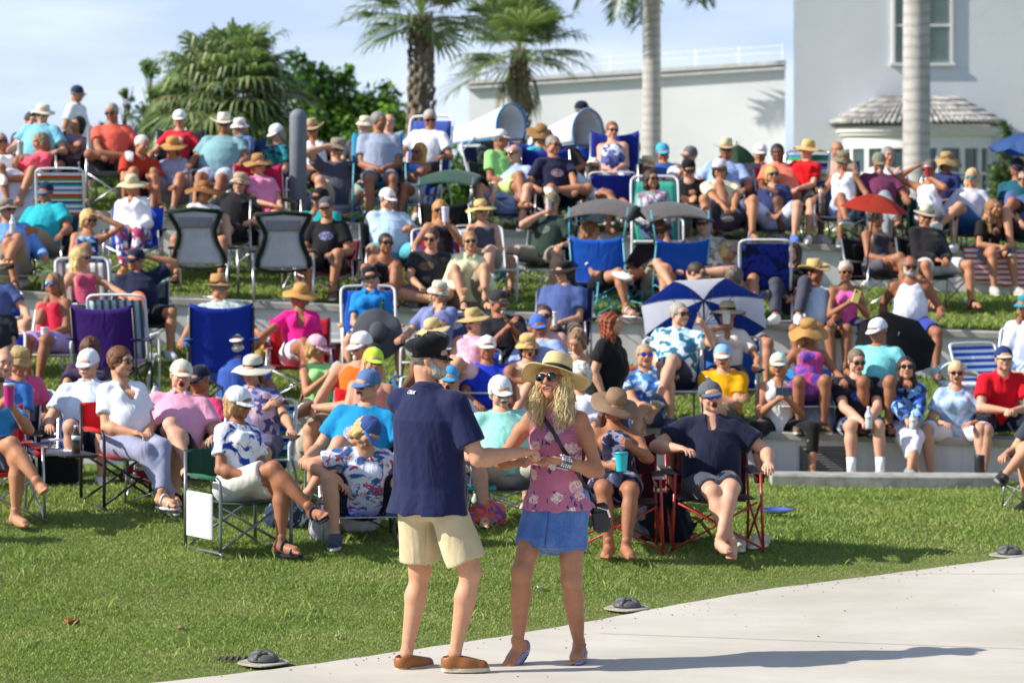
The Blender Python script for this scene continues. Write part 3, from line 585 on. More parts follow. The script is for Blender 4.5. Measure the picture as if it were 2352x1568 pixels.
def trees():
    def at(u, s): return (u - 1176) / s, FU / s
    def zz(v, s): return CH - (v - HZ) / s
    X, Y = at(967, 128); fan_palm('sabal_palm', X, Y, 2.2, zz(38, 128), 1.5, .195, 46, 'tall fan palm with a thick rough trunk, left of the white wall', 3, droop=.6)
    X, Y = at(1193, 110); fan_palm('sabal_palm', X, Y, 2.2, zz(118, 110), 1.6, .17, 44, 'shorter fan palm with a brown shaggy trunk beside the white wall', 8, droop=.7, skirt=14)
    X, Y = at(525, 132); fan_palm('sabal_palm', X, Y, 2.1, zz(222, 132), 1.5, .2, 100, 'broad low fan palm drooping over the left shrubs', 5, droop=1.01, skirt=30)
    X, Y = at(1497, 98); royal_palm(X, Y, 1.9, zz(-28, 98), .215, 'slimmer grey palm trunk standing before the low white wall', 2, 2.6)
    X, Y = at(2105, 126); royal_palm(X, Y, 2.0, zz(-210, 126), .24, 'thick pale palm trunk in front of the round bay', 5, 2.9)
    X, Y = at(1000, 84); royal_palm(3.6, 72.0, 1.9, 10.6, .2, 'distant tall palm crown above the frame casting shade on the tower', 3.3, 3.2, 18) if False else None
    C1 = [('leaf_bright', (.20, .36, .05), .45), ('leaf_mid', (.10, .21, .04)), ('leaf_dark', (.05, .11, .03))]; C2 = [('leaf_dark2', (.06, .11, .035)), ('leaf_mid2', (.09, .16, .045)), ('leaf_olive', (.20, .26, .07), .4)]
    X, Y = at(800, 108); leafy('broadleaf_tree', X, Y, 2.2, [(-.55, 1.9, .45, .5), (-.25, 1.3, .6, .7), (.3, 1.35, .55, .55), (.75, 1.05, .5, .5), (.2, .6, .7, .5), (-.05, 1.95, .18, .25), (.55, 1.55, .2, .3), (1.1, .8, .4, .45), (-.7, .8, .5, .5)], 13000, .085, C1, 'bright green leafy tree right of the low fan palm', 4, grp=None, sc=1.35)
    X, Y = at(905, 112); leafy('broadleaf_tree', X, Y, 2.2, [(-.2, .75, .5, .55), (.3, .5, .45, .45), (-.5, .4, .4, .4), (0, 1.15, .2, .25)], 6500, .08, C1, 'low green tree at the foot of the tall fan palm', 9, sc=1.45)
    X, Y = at(352, 104); leafy('broadleaf_tree', X, Y, 2.2, [(-.05, 2.35, .18, .22), (.0, 1.7, .3, .35), (.3, 1.9, .35, .3), (-.1, 1.0, .4, .5), (.2, .5, .5, .5)], 5200, .07, C1, 'narrow leafy tree poking above the left of the fan palm', 12, sc=1.28)
    X, Y = at(275, 105); leafy('shrub', X, Y, 2.2, [(0, .5, .45, .5), (.25, 1.0, .3, .4), (.1, 1.5, .12, .25), (-.35, .8, .15, .5), (-.6, .3, .5, .35)], 3600, .055, C2, 'sparse olive shrub between the standing man and the palm', 15, 'shrub', sc=1.5)
    X, Y = at(90, 100); leafy('shrub', X, Y, 2.1, [(-1.3, .45, .6, .4), (-.6, .35, .5, .4), (.1, .5, .45, .35), (.7, .3, .5, .4), (1.3, .4, .5, .45)], 4600, .06, C2, 'low dark shrub row along the left skyline', 18, 'shrub', sc=1.75)
    X, Y = at(600, 135); leafy('hedge', X, Y, 2.3, [(-2.6, .25, .6, .5), (-1.8, .3, .6, .5), (-1, .3, .6, .5), (-.2, .35, .6, .5), (.6, .3, .6, .5), (1.4, .3, .6, .5), (2.2, .3, .6, .5), (2.8, .2, .5, .45)], 15000, .055, C1[:2] + C2[:1], 'dense dark hedge behind the people on the crest', 21, 'hedge', sc=1.25)
    X, Y = at(2312, 122); leafy('shrub', X, Y, 2.2, [(0, 1.25, .2, .4), (.02, .8, .28, .4), (-.1, .4, .3, .4), (.1, .1, .3, .3)], 1900, .05, C2, 'upright dark shrub beside the round bay', 24, 'shrub')
    X, Y = at(2355, 118); leafy('shrub', X, Y, 2.2, [(.05, .9, .2, .35), (0, .4, .25, .4)], 1000, .05, C2, 'dark shrub cut by the right frame edge', 27, 'shrub')
    X, Y = at(1850, 112); leafy('shrub', X, Y, 2.2, [(-.5, .25, .35, .3), (0, .3, .35, .3), (.4, .25, .3, .25)], 900, .045, C1, 'small green shrub at the foot of the tower corner', 30, 'shrub')
    X, Y = at(685, 200); b = MB(); z = float(G(X, Y)); hh = zz(250, 200) - z; b.lathe([(.1, -.05), (.1, hh - .1)] + [(.1 * cos(a), hh - .1 + .1 * sin(a)) for a in np.linspace(.1, pi / 2, 7)], n=24, c=(X, Y, z)); o = b.build('bollard', [mat('bollard_grey', (.17, .19, .22), .7, bump=.3)], smooth=True); tag(o, 'grey round-topped concrete bollard on the crest', 'bollard')
# ---------------------------------------------------------------- people
TPL = {}
def head_geo(sex, mouth, h):
    key = ('head', sex, mouth, h)
    if key in TPL: return TPL[key]
    f = sex == 'f'; s = SDF(); j = .92 if f else 1.0
    s.ell((0, .014, .03), (.077, .097, .088)).ell((0, -.022, -.035), (.061 * j, .066, .078), k=.03).ell((0, -.066, -.094), .022 * j, k=.03)
    s.ell((0, -.07, .035), (.055, .03, .03), k=.03)
    s.limb((-.034, -.084, .026), (.034, -.084, .026), .011, .011, k=.02)
    for q in (-1, 1):
        s.ell((q * .031, -.104, .006), (.016, .014, .011), k=.016, sub=True); s.ell((q * .031, -.081, .005), .0135, k=.003)
        s.ell((q * .037, -.068, -.026), (.024, .022, .022), k=.025)
        s.ell((q * .079, .012, -.006), (.011, .020, .033), k=.008); s.ell((q * .012, -.101, -.027), (.010, .011, .008), k=.008)
        s.ell((q * .052, -.02, -.066), (.018 * j, .03, .03), k=.03)
    s.limb((0, -.090, .018), (0, -.114, -.024), .009, .0125, k=.012)
    s.ell((0, -.086, -.056), (.026, .016, .016), k=.012)
    if mouth == 0: s.limb((-.019, -.094, -.0545), (.019, -.094, -.0545), .0065, .0065, k=.006).limb((-.024, -.106, -.0545), (.024, -.106, -.0545), .003, .003, k=.003, sub=True)
    else:
        mw, mh = {1: (.026, .011), 2: (.020, .022), 3: (.026, .012)}[mouth]
        s.limb((-mw * .8, -.091, -.055), (mw * .8, -.091, -.055), .012, .012, k=.008)
        s.ell((0, -.104, -.056 - (.008 if mouth == 2 else .003)), (mw, .024, mh), k=.004, sub=True)
    s.limb((0, .02, -.05), (0, .03, -.12), .052 if not f else .046, .050 if not f else .045, k=.03)
    V, Q = s.mesh(h); C = V[Q].mean(1); x, y, z = C.T; mi = np.zeros(len(Q), int)
    fr = y < -.068
    if mouth == 0: mi[fr & (((x / .025) ** 2 + ((z + .0545) / .0095) ** 2) < 1)] = 1
    else:
        mw, mh, zc = {1: (.027, .012, -.059), 2: (.022, .023, -.064), 3: (.027, .013, -.059)}[mouth]
        e = (x / (mw + .006)) ** 2 + ((z - zc) / (mh + .005)) ** 2
        mi[(y < -.062) & (e < 1)] = 1; inn = (e < .70) & (y > -.0885) & (y < -.06); mi[inn] = 2; mi[inn & (z > zc + mh * (2 if mouth == 2 else (-.05 if mouth == 3 else .1)))] = 3
    for q in (-1, 1):
        e = ((x - q * .031) / .0145) ** 2 + ((z - .005) / .0075) ** 2; mi[fr & (e < 1)] = 3
        e = ((x - q * .031) / .007) ** 2 + ((z - .005) / .008) ** 2; mi[fr & (e < 1)] = 2
        mi[fr & (np.abs(x - q * .033) < .02) & (np.abs(z - .0275 + abs(.3) * (np.abs(x) - .03) ** 2 * 20) < .0042)] = 4
    TPL[key] = (V, Q, mi); return TPL[key]
def hand_geo(pose, h):
    key = ('hand', pose, h)
    if key in TPL: return TPL[key]
    s = SDF(); s.ell((0, .002, -.045), (.036, .0145, .046), k=.01).limb((0, 0, .03), (0, 0, -.02), .026, .025, k=.02); s.ell((.022, .008, -.03), (.016, .014, .026), k=.012)
    curl = {'relax': (18, 28, 22), 'grip': (62, 75, 45), 'flat': (6, 8, 6), 'point': (10, 10, 5)}[pose]
    for i, (fx, L, fz) in enumerate(((.027, .072, -.083), (.009, .08, -.088), (-.009, .075, -.086), (-.026, .058, -.078))):
        if pose == 'point': cu = (8, 8, 5) if i < 1 else (75, 80, 45)
        else: cu = [c * (1 + .12 * i) for c in curl]
        p = np.array([fx, .001, fz]); a = 0; sp = (fx * .12 / .03)
        for q, (fr_, r0, r1) in enumerate(((.45, .0092, .0086), (.32, .0086, .008), (.26, .008, .007))):
            a += R(cu[q]); d = np.array([sp * cos(a), sin(a), -cos(a)]); d /= np.linalg.norm(d); e = p + d * L * fr_
            s.limb(p, e, r0, r1, k=.004); p = e
    tc = {'relax': .5, 'grip': 1.0, 'flat': .15, 'point': 1.0}[pose]
    a = np.array([.028, .006, -.028]); b = a + np.array([.024 - .012 * tc, .012 + .012 * tc, -.032]); c = b + np.array([.004 - .018 * tc, .006 + .008 * tc, -.028])
    s.limb(a, b, .0125, .0105, k=.008).limb(b, c, .0105, .0085, k=.004)
    TPL[key] = s.mesh(h); return TPL[key]
def foot_geo(h):
    key = ('foot', h)
    if key in TPL: return TPL[key]
    s = SDF(); s.limb((0, .0, .03), (0, .01, -.03), .034, .036, k=.03).ell((0, .035, -.05), (.029, .034, .03), k=.03).limb((0, 0, -.035), (.004, -.115, -.058), .034, .026, k=.03)
    s.limb((0, -.06, -.058), (0, -.12, -.062), .034, .034, k=.03)
    for i, (x, y, r) in enumerate(((.028, -.175, .0125), (.010, -.172, .009), (-.005, -.163, .0085), (-.018, -.152, .008), (-.030, -.140, .0075))):
        s.limb((x * .9, -.125, -.062), (x, y, -.068), r * 1.05, r, k=.004)
    s.limb((0, .05, -.125), (0, -.2, -.125), .045, .045, k=.012, sub=True)
    TPL[key] = s.mesh(h); return TPL[key]
def shoe_me(kind):
    key = ('shoe', kind)
    if key in TPL: return TPL[key]
    s = SDF()
    if kind == 'sandal':
        b = MB(); out = []
        for i in range(20):
            a = 2 * pi * i / 20; y = -.06 + .125 * cos(a); x = .042 * sin(a) * (1.0 if cos(a) < 0 else .85); out.append((x, y))
        n = len(out); b.add([(x, y, -.084) for x, y in out] + [(x, y, -.1) for x, y in out], [tuple(range(n)), tuple(range(2 * n - 1, n - 1, -1))] + [((i + 1) % n, i, i + n, (i + 1) % n + n) for i in range(n)], 0)
        for y, r, z in ((-.115, .044, -.078), (-.035, .043, -.06)):
            b.tube([(r * cos(t), y + .0 * t, z + (.045 + (.02 if y > -.1 else 0)) * sin(t)) for t in [pi * q / 9 for q in range(10)]], .009, 6, 0)
        b.tube([(.036 * cos(t), .02 + .035 * sin(t), -.035) for t in [pi * q / 9 for q in range(10)]], .006, 6, 0)
        me = b.build('shoe', [None], link=False, smooth=True); TPL[key] = me; return me
    top = {'sneaker': .0, 'loafer': -.02, 'flat': -.042, 'boot': .05}[kind]; w_ = 1.0 if kind != 'flat' else .86
    s.ell((0, .03, -.045), (.042 * w_, .045, .05), k=.03).limb((0, .02, -.055), (0, -.07, -.06), .042 * w_, .044 * w_, k=.03).limb((0, -.07, -.062), (0, -.145, -.072), .046 * w_, .038 * w_, k=.03)
    s.limb((0, .01, -.02), (0, -.04, -.05), .042, .04, k=.03)
    if kind in ('loafer', 'flat'): s.limb((0, .03, .0), (0, -.02 if kind == 'loafer' else -.075, -.0 if kind == 'loafer' else -.018), .038, .034 if kind == 'loafer' else .03, k=.01, sub=True)
    zc = -.096
    def cut(F, X, Y, Z):
        F = np.maximum(F, zc - Z); F = np.maximum(F, Z - (top + .01) - np.clip(-(Y + .02), 0, 1) * -.2)
        sole = np.maximum(np.sqrt((X / (.047 * w_)) ** 2 + ((Y + .058) / .132) ** 2 + 1e-9) * .09 - .09, np.abs(Z + .087) - .011)
        return np.minimum(F, sole)
    V, Q = s.mesh(.006, cutfn=cut); C = V[Q].mean(1); mi = (C[:, 2] < -.0765).astype(int)
    TPL[key] = mk('shoe', V, Q, [None, None], mi=mi, link=False); return TPL[key]
def hair_me(kind):
    key = ('hair', kind)
    if key in TPL: return TPL[key]
    s = SDF(); big = .004
    if kind == 'curly': s.ell((0, .02, .05), (.108, .115, .105)).ell((.06, .03, -.01), (.055, .07, .075), k=.03).ell((-.06, .03, -.01), (.055, .07, .075), k=.03); wr = (.012, 90, 5)
    elif kind == 'puff': s.ell((0, .02, .045), (.095, .11, .102)).ell((.05, .02, -.01), (.045, .065, .06), k=.03).ell((-.05, .02, -.01), (.045, .065, .06), k=.03); wr = (.006, 70, 2)
    else: s.ell((0, .018, .034), (.086 + big, .103 + big, .096)); wr = (.003, 90, 3)
    if kind in ('bob', 'long', 'vlong', 'wavy'):
        L = {'bob': -.10, 'long': -.19, 'vlong': -.33, 'wavy': -.2}[kind]
        for q in (-1, 1):
            s.limb((q * .068, .01, .02), (q * .078, .0, L * .55), .03, .034, k=.03)
            if kind != 'bob': s.limb((q * .078, .0, L * .5), (q * .075, -.025, L), .034, .02, k=.03)
        s.limb((0, .07, .02), (0, .08, L), .055, .05, k=.05).limb((.045, .06, .02), (.05, .06, L), .045, .035, k=.04).limb((-.045, .06, .02), (-.05, .06, L), .045, .035, k=.04)
        wr = (.006, 55, 4) if kind != 'wavy' else (.01, 70, 4)
    if kind == 'pony': s.limb((0, .1, .06), (0, .15, -.08), .03, .02, k=.02)
    # open the face
    fz = -.035
    s.ell((0, -.115, fz), (.066, .072, .098), k=.008, sub=True)
    if kind in ('short', 'bald', 'pony', 'puff'):
        for q in (-1, 1): s.ell((q * .08, -.03, -.05), (.03, .055, .05), k=.006, sub=True)
        s.limb((0, .15, -.16 if kind != 'short' else -.15), (0, -.1, -.12), .085, .085, k=.01, sub=True)
    if kind == 'bald': s.ell((0, -.01, .12), (.11, .125, .095), k=.01, sub=True)
    V, Q = s.mesh(.0075, wr=wr); TPL[key] = mk('hair', V, Q, [None], link=False); return TPL[key]
def beard_me(kind):
    key = ('beard', kind)
    if key in TPL: return TPL[key]
    s = SDF()
    if kind == 'full': s.ell((0, -.048, -.078), (.062, .060, .046)).limb((.070, -.004, -.01), (.052, -.045, -.07), .014, .03, k=.02).limb((-.070, -.004, -.01), (-.052, -.045, -.07), .014, .03, k=.02).ell((0, -.085, -.042), (.032, .024, .012), k=.01); s.ell((0, -.125, -.058), (.017, .035, .007), k=.004, sub=True)
    elif kind == 'goatee': s.ell((0, -.085, -.088), (.026, .022, .03)).limb((-.024, -.1, -.045), (.024, -.1, -.045), .008, .008, k=.004)
    elif kind == 'chin': s.ell((0, -.083, -.098), (.024, .020, .022))
    else: s.limb((-.028, -.096, -.047), (0, -.107, -.040), .007, .010, k=.005).limb((.028, -.096, -.047), (0, -.107, -.040), .007, .010, k=.005)
    V, Q = s.mesh(.005, wr=(.0015, 200, 3)); TPL[key] = mk('beard', V, Q, [None], link=False); return TPL[key]
HATS = {  # crown radius, crown height, brim radius, droop, side curl, wave, crown top flat
 'sun': (.088, .105, .20, .035, 0, .012), 'wide': (.088, .10, .245, .06, 0, .02), 'floppy': (.092, .10, .215, .085, 0, .03), 'fedora': (.088, .115, .155, .012, .012, 0),
 'cowboy': (.088, .115, .185, .0, .05, 0), 'bucket': (.09, .09, .135, .045, 0, .004), 'boonie': (.09, .09, .165, .03, 0, .012), 'lifeguard': (.090, .11, .195, .018, -.02, .014)}
def hat_me(kind):
    key = ('hat', kind)
    if key in TPL: return TPL[key]
    if kind in ('cap', 'visor', 'fidd'):
        b = MB(); pr = []
        for i in range(9):
            t = i / 8 * pi / 2; pr.append((.097 * cos(t) ** .8 + 1e-5 if i < 8 else 1e-5, .03 + .108 * sin(t)))
        if kind == 'visor': pr = [(.0905, .03), (.0905, .065), (.086, .065)]
        if kind == 'fidd': pr = [(.094, .012), (.096, .045), (.112, .062), (.124, .085), (.122, .108), (.105, .126), (.06, .138), (.0, .14)]
        def fn(p, a):
            if kind == 'fidd':
                k = max(0, p.z - .03) / .09; w_ = .006 * sin(7 * a) + .004 * sin(11 * a + 1)
                return (p.x * (1 + w_ * 6 * k), p.y * 1.1 + .012, p.z + (-.018 * sin(a) * k) + .006 * k * cos(a * 2) + w_ * k)
            return (p.x, p.y * 1.13 + .012, p.z - .006 * (1 - abs(sin(a))) + (.012 if p.y > 0 and p.z < .06 else 0) * 0)
        b.lathe(pr, n=28, fn=fn)
        if kind == 'cap': b.lathe([(.008, .127), (.008, .131), (.0, .132)], c=(0, .012, .010), n=8)
        me = b.build(kind, [None], link=False, smooth=True)
        b2 = MB(); Lb = .070 if kind != 'fidd' else .05
        z0, dr = (.034, .030) if kind != 'fidd' else (.020, .032)
        def fb(u, v):
            a = pi * (1.17 + .66 * u); ro = 1 - abs(2 * u - 1) ** 2.6; x = .095 * cos(a); y = .106 * sin(a) + .012
            return (x * (1 + .12 * v * ro), y - Lb * v * ro, z0 - dr * v * ro - .018 * v * (2 * u - 1) ** 2 + .0)
        b2.sheet(fb, 16, 5, .004); me2 = b2.build('bill', [None], link=False, smooth=True); me3 = None
    else:
        cr_, ch, br, dp, cl, wv = HATS[kind]; b = MB(); z0 = .045
        if kind in ('bucket', 'boonie', 'floppy'): pr = [(cr_ * 1.0, z0), (cr_ * .97, z0 + ch * .6), (cr_ * .86, z0 + ch * .88), (cr_ * .5, z0 + ch), (0, z0 + ch * 1.02)]
        elif kind in ('sun', 'wide'): pr = [(cr_, z0), (cr_ * .98, z0 + ch * .5), (cr_ * .88, z0 + ch * .82), (cr_ * .6, z0 + ch * .98), (0, z0 + ch * 1.02)]
        else: pr = [(cr_, z0), (cr_ * .96, z0 + ch * .55), (cr_ * .86, z0 + ch * .93), (cr_ * .76, z0 + ch), (cr_ * .3, z0 + ch * .86), (0, z0 + ch * .82)]
        def fn(p, a):
            q = 1.0; z = p.z
            if kind in ('fedora', 'cowboy', 'lifeguard') and z > z0 + ch * .9: z -= .014 * (sin(a) ** 2) * 0; q = 1 - .18 * max(0, -sin(a)) 
            return (p.x * (.96 if kind in ('fedora', 'cowboy') else 1) * q, p.y * 1.14 + .014, z)
        def fbm(p, a):
            t = max(0, (math.hypot(p.x, p.y) - cr_) / (br - cr_)); z = z0 - dp * t ** 1.5 + cl * abs(cos(a)) ** 2 * t * t - (cl * .5 * abs(sin(a)) ** 2 * t * t if cl > 0 else 0) + wv * t * sin(3 * a + 1) + wv * .5 * t * sin(5 * a)
            return (p.x, p.y * 1.06 + .014, z + p.z)
        b.lathe(pr, n=28, fn=fn)
        k = [cr_ * .97 + (br - cr_ * .97) * i / 6 for i in range(7)]
        b.lathe([(r, .0025) for r in k] + [(r, -.0025) for r in reversed(k)], n=36, fn=fbm)
        me = b.build('hat', [None], link=False, smooth=True); me2 = None
        b3 = MB(); b3.lathe([(cr_ * 1.0, z0 + .004), (cr_ * 1.03, z0 + .006), (cr_ * 1.02, z0 + .028), (cr_ * .97, z0 + .03)], n=28, fn=lambda p, a: (p.x * (.96 if kind in ('fedora', 'cowboy') else 1), p.y * 1.14 + .014, p.z)); me3 = b3.build('hat_band', [None], link=False, smooth=True)
    TPL[key] = (me, me2, me3); return TPL[key]
def glasses_me(big=1.0):
    key = ('gl', big)
    if key in TPL: return TPL[key]
    b = MB()
    for q in (-1, 1):
        V = []; n = 14
        for r_, y in ((1, .0), (.8, -.004), (0.01, -.006)):
            for j in range(n):
                a = 2 * pi * j / n; sx = .027 * big * r_ * (abs(cos(a)) ** .8) * (1 if cos(a) > 0 else -1); sz = .0195 * big * r_ * (abs(sin(a)) ** .85) * (1 if sin(a) > 0 else -1); x = q * .033 + sx; V.append((x, -.108 + y + .25 * abs(x) ** 1.2 * abs(x) * 4, .004 + sz))
        b.add(V, [(i * n + j, i * n + (j + 1) % n, (i + 1) * n + (j + 1) % n, (i + 1) * n + j) for i in range(2) for j in range(n)] + [tuple(range(2 * n, 3 * n))], 1)
        b.tube([V[j] for j in range(n)], .0022, 6, 0, closed=True)
        b.tube([(q * .058, -.1, .01), (q * .079, -.07, .012), (q * .083, -.01, .008)], .0028, 6, 0)
    b.tube([(-.009, -.11, .009), (0, -.113, .012), (.009, -.11, .009)], .0025, 6, 0)
    TPL[key] = b.build('sunglasses', [None, None], link=False, smooth=True); return TPL[key]

def ik(a, t, l1, l2, pole):
    a = np.array(a, float); t = np.array(t, float); d = t - a; D = np.linalg.norm(d); mxd = (l1 + l2) * .998
    if D > mxd: t = a + d * mxd / D; d = t - a; D = mxd
    if D < abs(l1 - l2) + .02: D = abs(l1 - l2) + .02; t = a + d / (np.linalg.norm(d) + 1e-6) * D; d = t - a
    x = (l1 * l1 - l2 * l2 + D * D) / (2 * D); y = math.sqrt(max(0, l1 * l1 - x * x)); u = d / D; p = np.array(pole, float); p -= u * p.dot(u); p /= np.linalg.norm(p) + 1e-9
    return a + u * x + p * y, t
def rotm(rx=0, ry=0, rz=0): return np.array(Euler((R(rx), R(ry), R(rz))).to_matrix())
def mat4(M3, t):
    m = Matrix.Identity(4)
    for i in range(3):
        for j in range(3): m[i][j] = M3[i][j]
        m[i][3] = t[i]
    return m
def skeleton(p):
    """joints in the person's own frame: faces -Y, pelvis joint at origin; p is a dict of pose values"""
    J = {}; f = p['sex'] == 'f'; k = p.get('k', 1.0) * (.94 if f else 1.0)
    lean, side, tw = p.get('lean', 0 if p.get('legs') in ('stand', 'walk') else 16), p.get('side', 0), p.get('tw', 0)     # lean > 0: leaning back
    T = rotm(-lean, 0, 0); T = rotm(0, side, 0) @ T @ rotm(0, 0, tw); TL = (.50 if p.get('legs') in ('stand', 'walk') or p.get('stand') else .465) * k
    J['T'] = T; J['TL'] = TL; J['P'] = np.zeros(3); N = T @ np.array([0, 0, TL]); J['N'] = N; J['k'] = k
    hc = N + T @ np.array([0, -.012, .155 * k]) * .45 + np.array([0, -.012, .155 * k]) * .55 + np.array(p.get('ho', (0, 0, 0)))
    J['H'] = hc; J['HR'] = rotm(0, 0, p.get('hy', 0)) @ rotm(p.get('hp', 0), p.get('hr', 0), 0)
    sw = (.158 if f else .189) * k * p.get('sw', 1)
    shr = p.get('shrug', 0)
    J['S'] = [N + T @ np.array([q * (sw - .012), .0, -.068 * k + shr]) for q in (-1, 1)]
    hw = .088 * k; J['Hp'] = [np.array([q * hw, 0, 0]) for q in (-1, 1)]
    g = -p['ph']                                                  # ground level under the pelvis
    l1, l2 = .43 * k, .41 * k; ua, fa = .29 * k, .255 * k
    legs = p.get('legs', 'sit'); A = [None, None]; Kp = [np.array([-.1, -1, .7]), np.array([.1, -1, .7])]; fd = [None, None]
    az = g + .09
    base = {'sit': (-.13, -.47), 'sitw': (-.24, -.44), 'close': (-.06, -.46), 'fwd': (-.13, -.66), 'tuck': (-.11, -.30)}
    if legs in base:
        x, y = base[legs]; A = [np.array([x, y, az]), np.array([-x, y - .03, az])]
        if legs == 'sitw': Kp = [np.array([-.6, -1, .6]), np.array([.6, -1, .6])]
    elif legs == 'crossL':    # viewer-left leg over the other
        A = [np.array([.16, -.60, az + .22]), np.array([.05, -.42, az])]; Kp = [np.array([.25, -1, 1.2]), np.array([.0, -1, .5])]
    elif legs == 'crossR':
        A = [np.array([-.05, -.42, az]), np.array([-.16, -.60, az + .22])]; Kp = [np.array([.0, -1, .5]), np.array([-.25, -1, 1.2])]
    elif legs == 'figL': A = [np.array([.13, -.40, .10]), np.array([.12, -.45, az])]; Kp = [np.array([-1.2, -.8, .3]), np.array([.2, -1, .5])]
    elif legs == 'figR': A = [np.array([-.12, -.45, az]), np.array([-.13, -.40, .10])]; Kp = [np.array([-.2, -1, .5]), np.array([1.2, -.8, .3])]
    elif legs == 'ankles': A = [np.array([.04, -.60, az]), np.array([-.04, -.62, az + .04])]; Kp = [np.array([-.2, -1, .8]), np.array([.2, -1, .8])]
    elif legs == 'up': A = [np.array([-.12, -.48, az]), np.array([.12, -.44, az])]; Kp = [np.array([-.2, -.2, 1]), np.array([.2, -.2, 1])]
    elif legs == 'upL': A = [np.array([-.12, -.42, az]), np.array([.14, -.68, az])]; Kp = [np.array([-.2, -.2, 1]), np.array([.2, -.3, 1])]
    elif legs == 'floor': A = [np.array([.12, -.34, az - .02]), np.array([-.12, -.30, az - .02])]; Kp = [np.array([-1, -.6, .2]), np.array([1, -.6, .2])]
    elif legs == 'long': A = [np.array([-.1, -.76, az]), np.array([.1, -.78, az])]; Kp = [np.array([0, 0, 1]), np.array([0, 0, 1])]
    elif legs == 'stand': A = [np.array([-.11, .0, az]), np.array([.11, -.04, az])]; Kp = [np.array([-.1, -1, 0]), np.array([.1, -1, 0])]
    elif legs == 'walk': A = [np.array([-.07, -.22, az]), np.array([.07, .25, az + .03])]; Kp = [np.array([0, -1, 0]), np.array([0, -1, 0])]
    if 'ank' in p: A = [np.array(a, float) for a in p['ank']]
    if 'kp' in p: Kp = [np.array(a, float) for a in p['kp']]
    if 'l12' in p: l1, l2 = p['l12']
    J['K'] = [0, 0]; J['A'] = [0, 0]
    for i in (0, 1): J['K'][i], J['A'][i] = ik(J['Hp'][i], A[i], l1, l2, Kp[i])
    J['FD'] = p.get('fd', [None, None]); J['E'] = [0, 0]; J['Wr'] = [0, 0]; J['hand'] = [0, 0]; J['pn'] = [0, 0]
    arms = p.get('arms', 'lap'); arms = arms.split(',') if isinstance(arms, str) else arms
    if len(arms) == 1: arms = arms * 2
    for i, q in enumerate((-1, 1)):
        a = arms[i]; pole = np.array([q * .7, .5, -.8]); hd = 'relax'; pn = np.array([0, 0, -1.])
        if isinstance(a, (tuple, list)): t = np.array(a[0], float); pole = np.array(a[1], float) if len(a) > 1 else pole; hd = a[2] if len(a) > 2 else hd; pn = np.array(a[3], float) if len(a) > 3 else pn
        elif a == 'lap': t = np.array([q * .055, -.23, .09])
        elif a == 'knees': t = np.array([q * .13, -.36, .12])
        elif a == 'rest': t = np.array([q * .30, -.24, .13]); pole = np.array([q * .5, 1, -.6]); hd = 'relax'
        elif a == 'fold': t = T @ np.array([-q * .10, -.20, .24 + .03 * q]); pole = np.array([q * 1.0, -.1, -.9]); pn = np.array([0, .9, -.2])
        elif a == 'phone': t = T @ np.array([q * .05, -.28, .30]); pn = np.array([-q * .7, .6, .1]); hd = 'grip'
        elif a == 'clap': t = T @ np.array([q * .03, -.27, .30]); pn = np.array([-q, 0, .1]); hd = 'flat'
        elif a == 'brow': t = hc + np.array([q * .13, -.08, .02]); pole = np.array([q * 1.0, -.2, -.4]); pn = np.array([-q * .6, .3, -.3]); hd = 'flat'
        elif a == 'chin': t = hc + np.array([q * .04, -.10, -.17]); pole = np.array([q * .3, -.6, -1]); pn = np.array([0, .8, .4]); hd = 'grip'
        elif a == 'mouth': t = hc + np.array([q * .06, -.15, -.12]); pole = np.array([q * .9, -.3, -.6]); pn = np.array([-q * .6, .6, 0]); hd = 'grip'
        elif a == 'crown': t = hc + np.array([q * .17, .0, .02]); pole = np.array([q * 1.0, 0, -.5]); pn = np.array([-q, 0, -.2]); hd = 'flat'
        elif a == 'down': t = np.array([q * .30, -.04, .0]); hd = 'relax'
        elif a == 'prop': t = np.array([q * .30, .16, -.04]); pole = np.array([q * .3, 1, 0]); hd = 'flat'
        elif a == 'fk': t = np.array([q * .035, -.44, .10]); pole = np.array([q * 1, .2, -.6]); hd = 'grip'
        elif a == 'side': t = J['S'][i] + np.array([q * .07, -.03, -.50 * k]); pole = np.array([q * .5, 1, 0]); pn = np.array([-q, 0, 0.])
        elif a == 'hip': t = np.array([q * .19, -.02, .05]); pole = np.array([q * 1, .3, 0])
        elif a == 'out': t = np.array([q * .46, -.26, .10]); pole = np.array([q * .5, .6, -.6])
        J['E'][i], J['Wr'][i] = ik(J['S'][i], t, ua, fa, pole); J['hand'][i] = hd; J['pn'][i] = pn
    return J
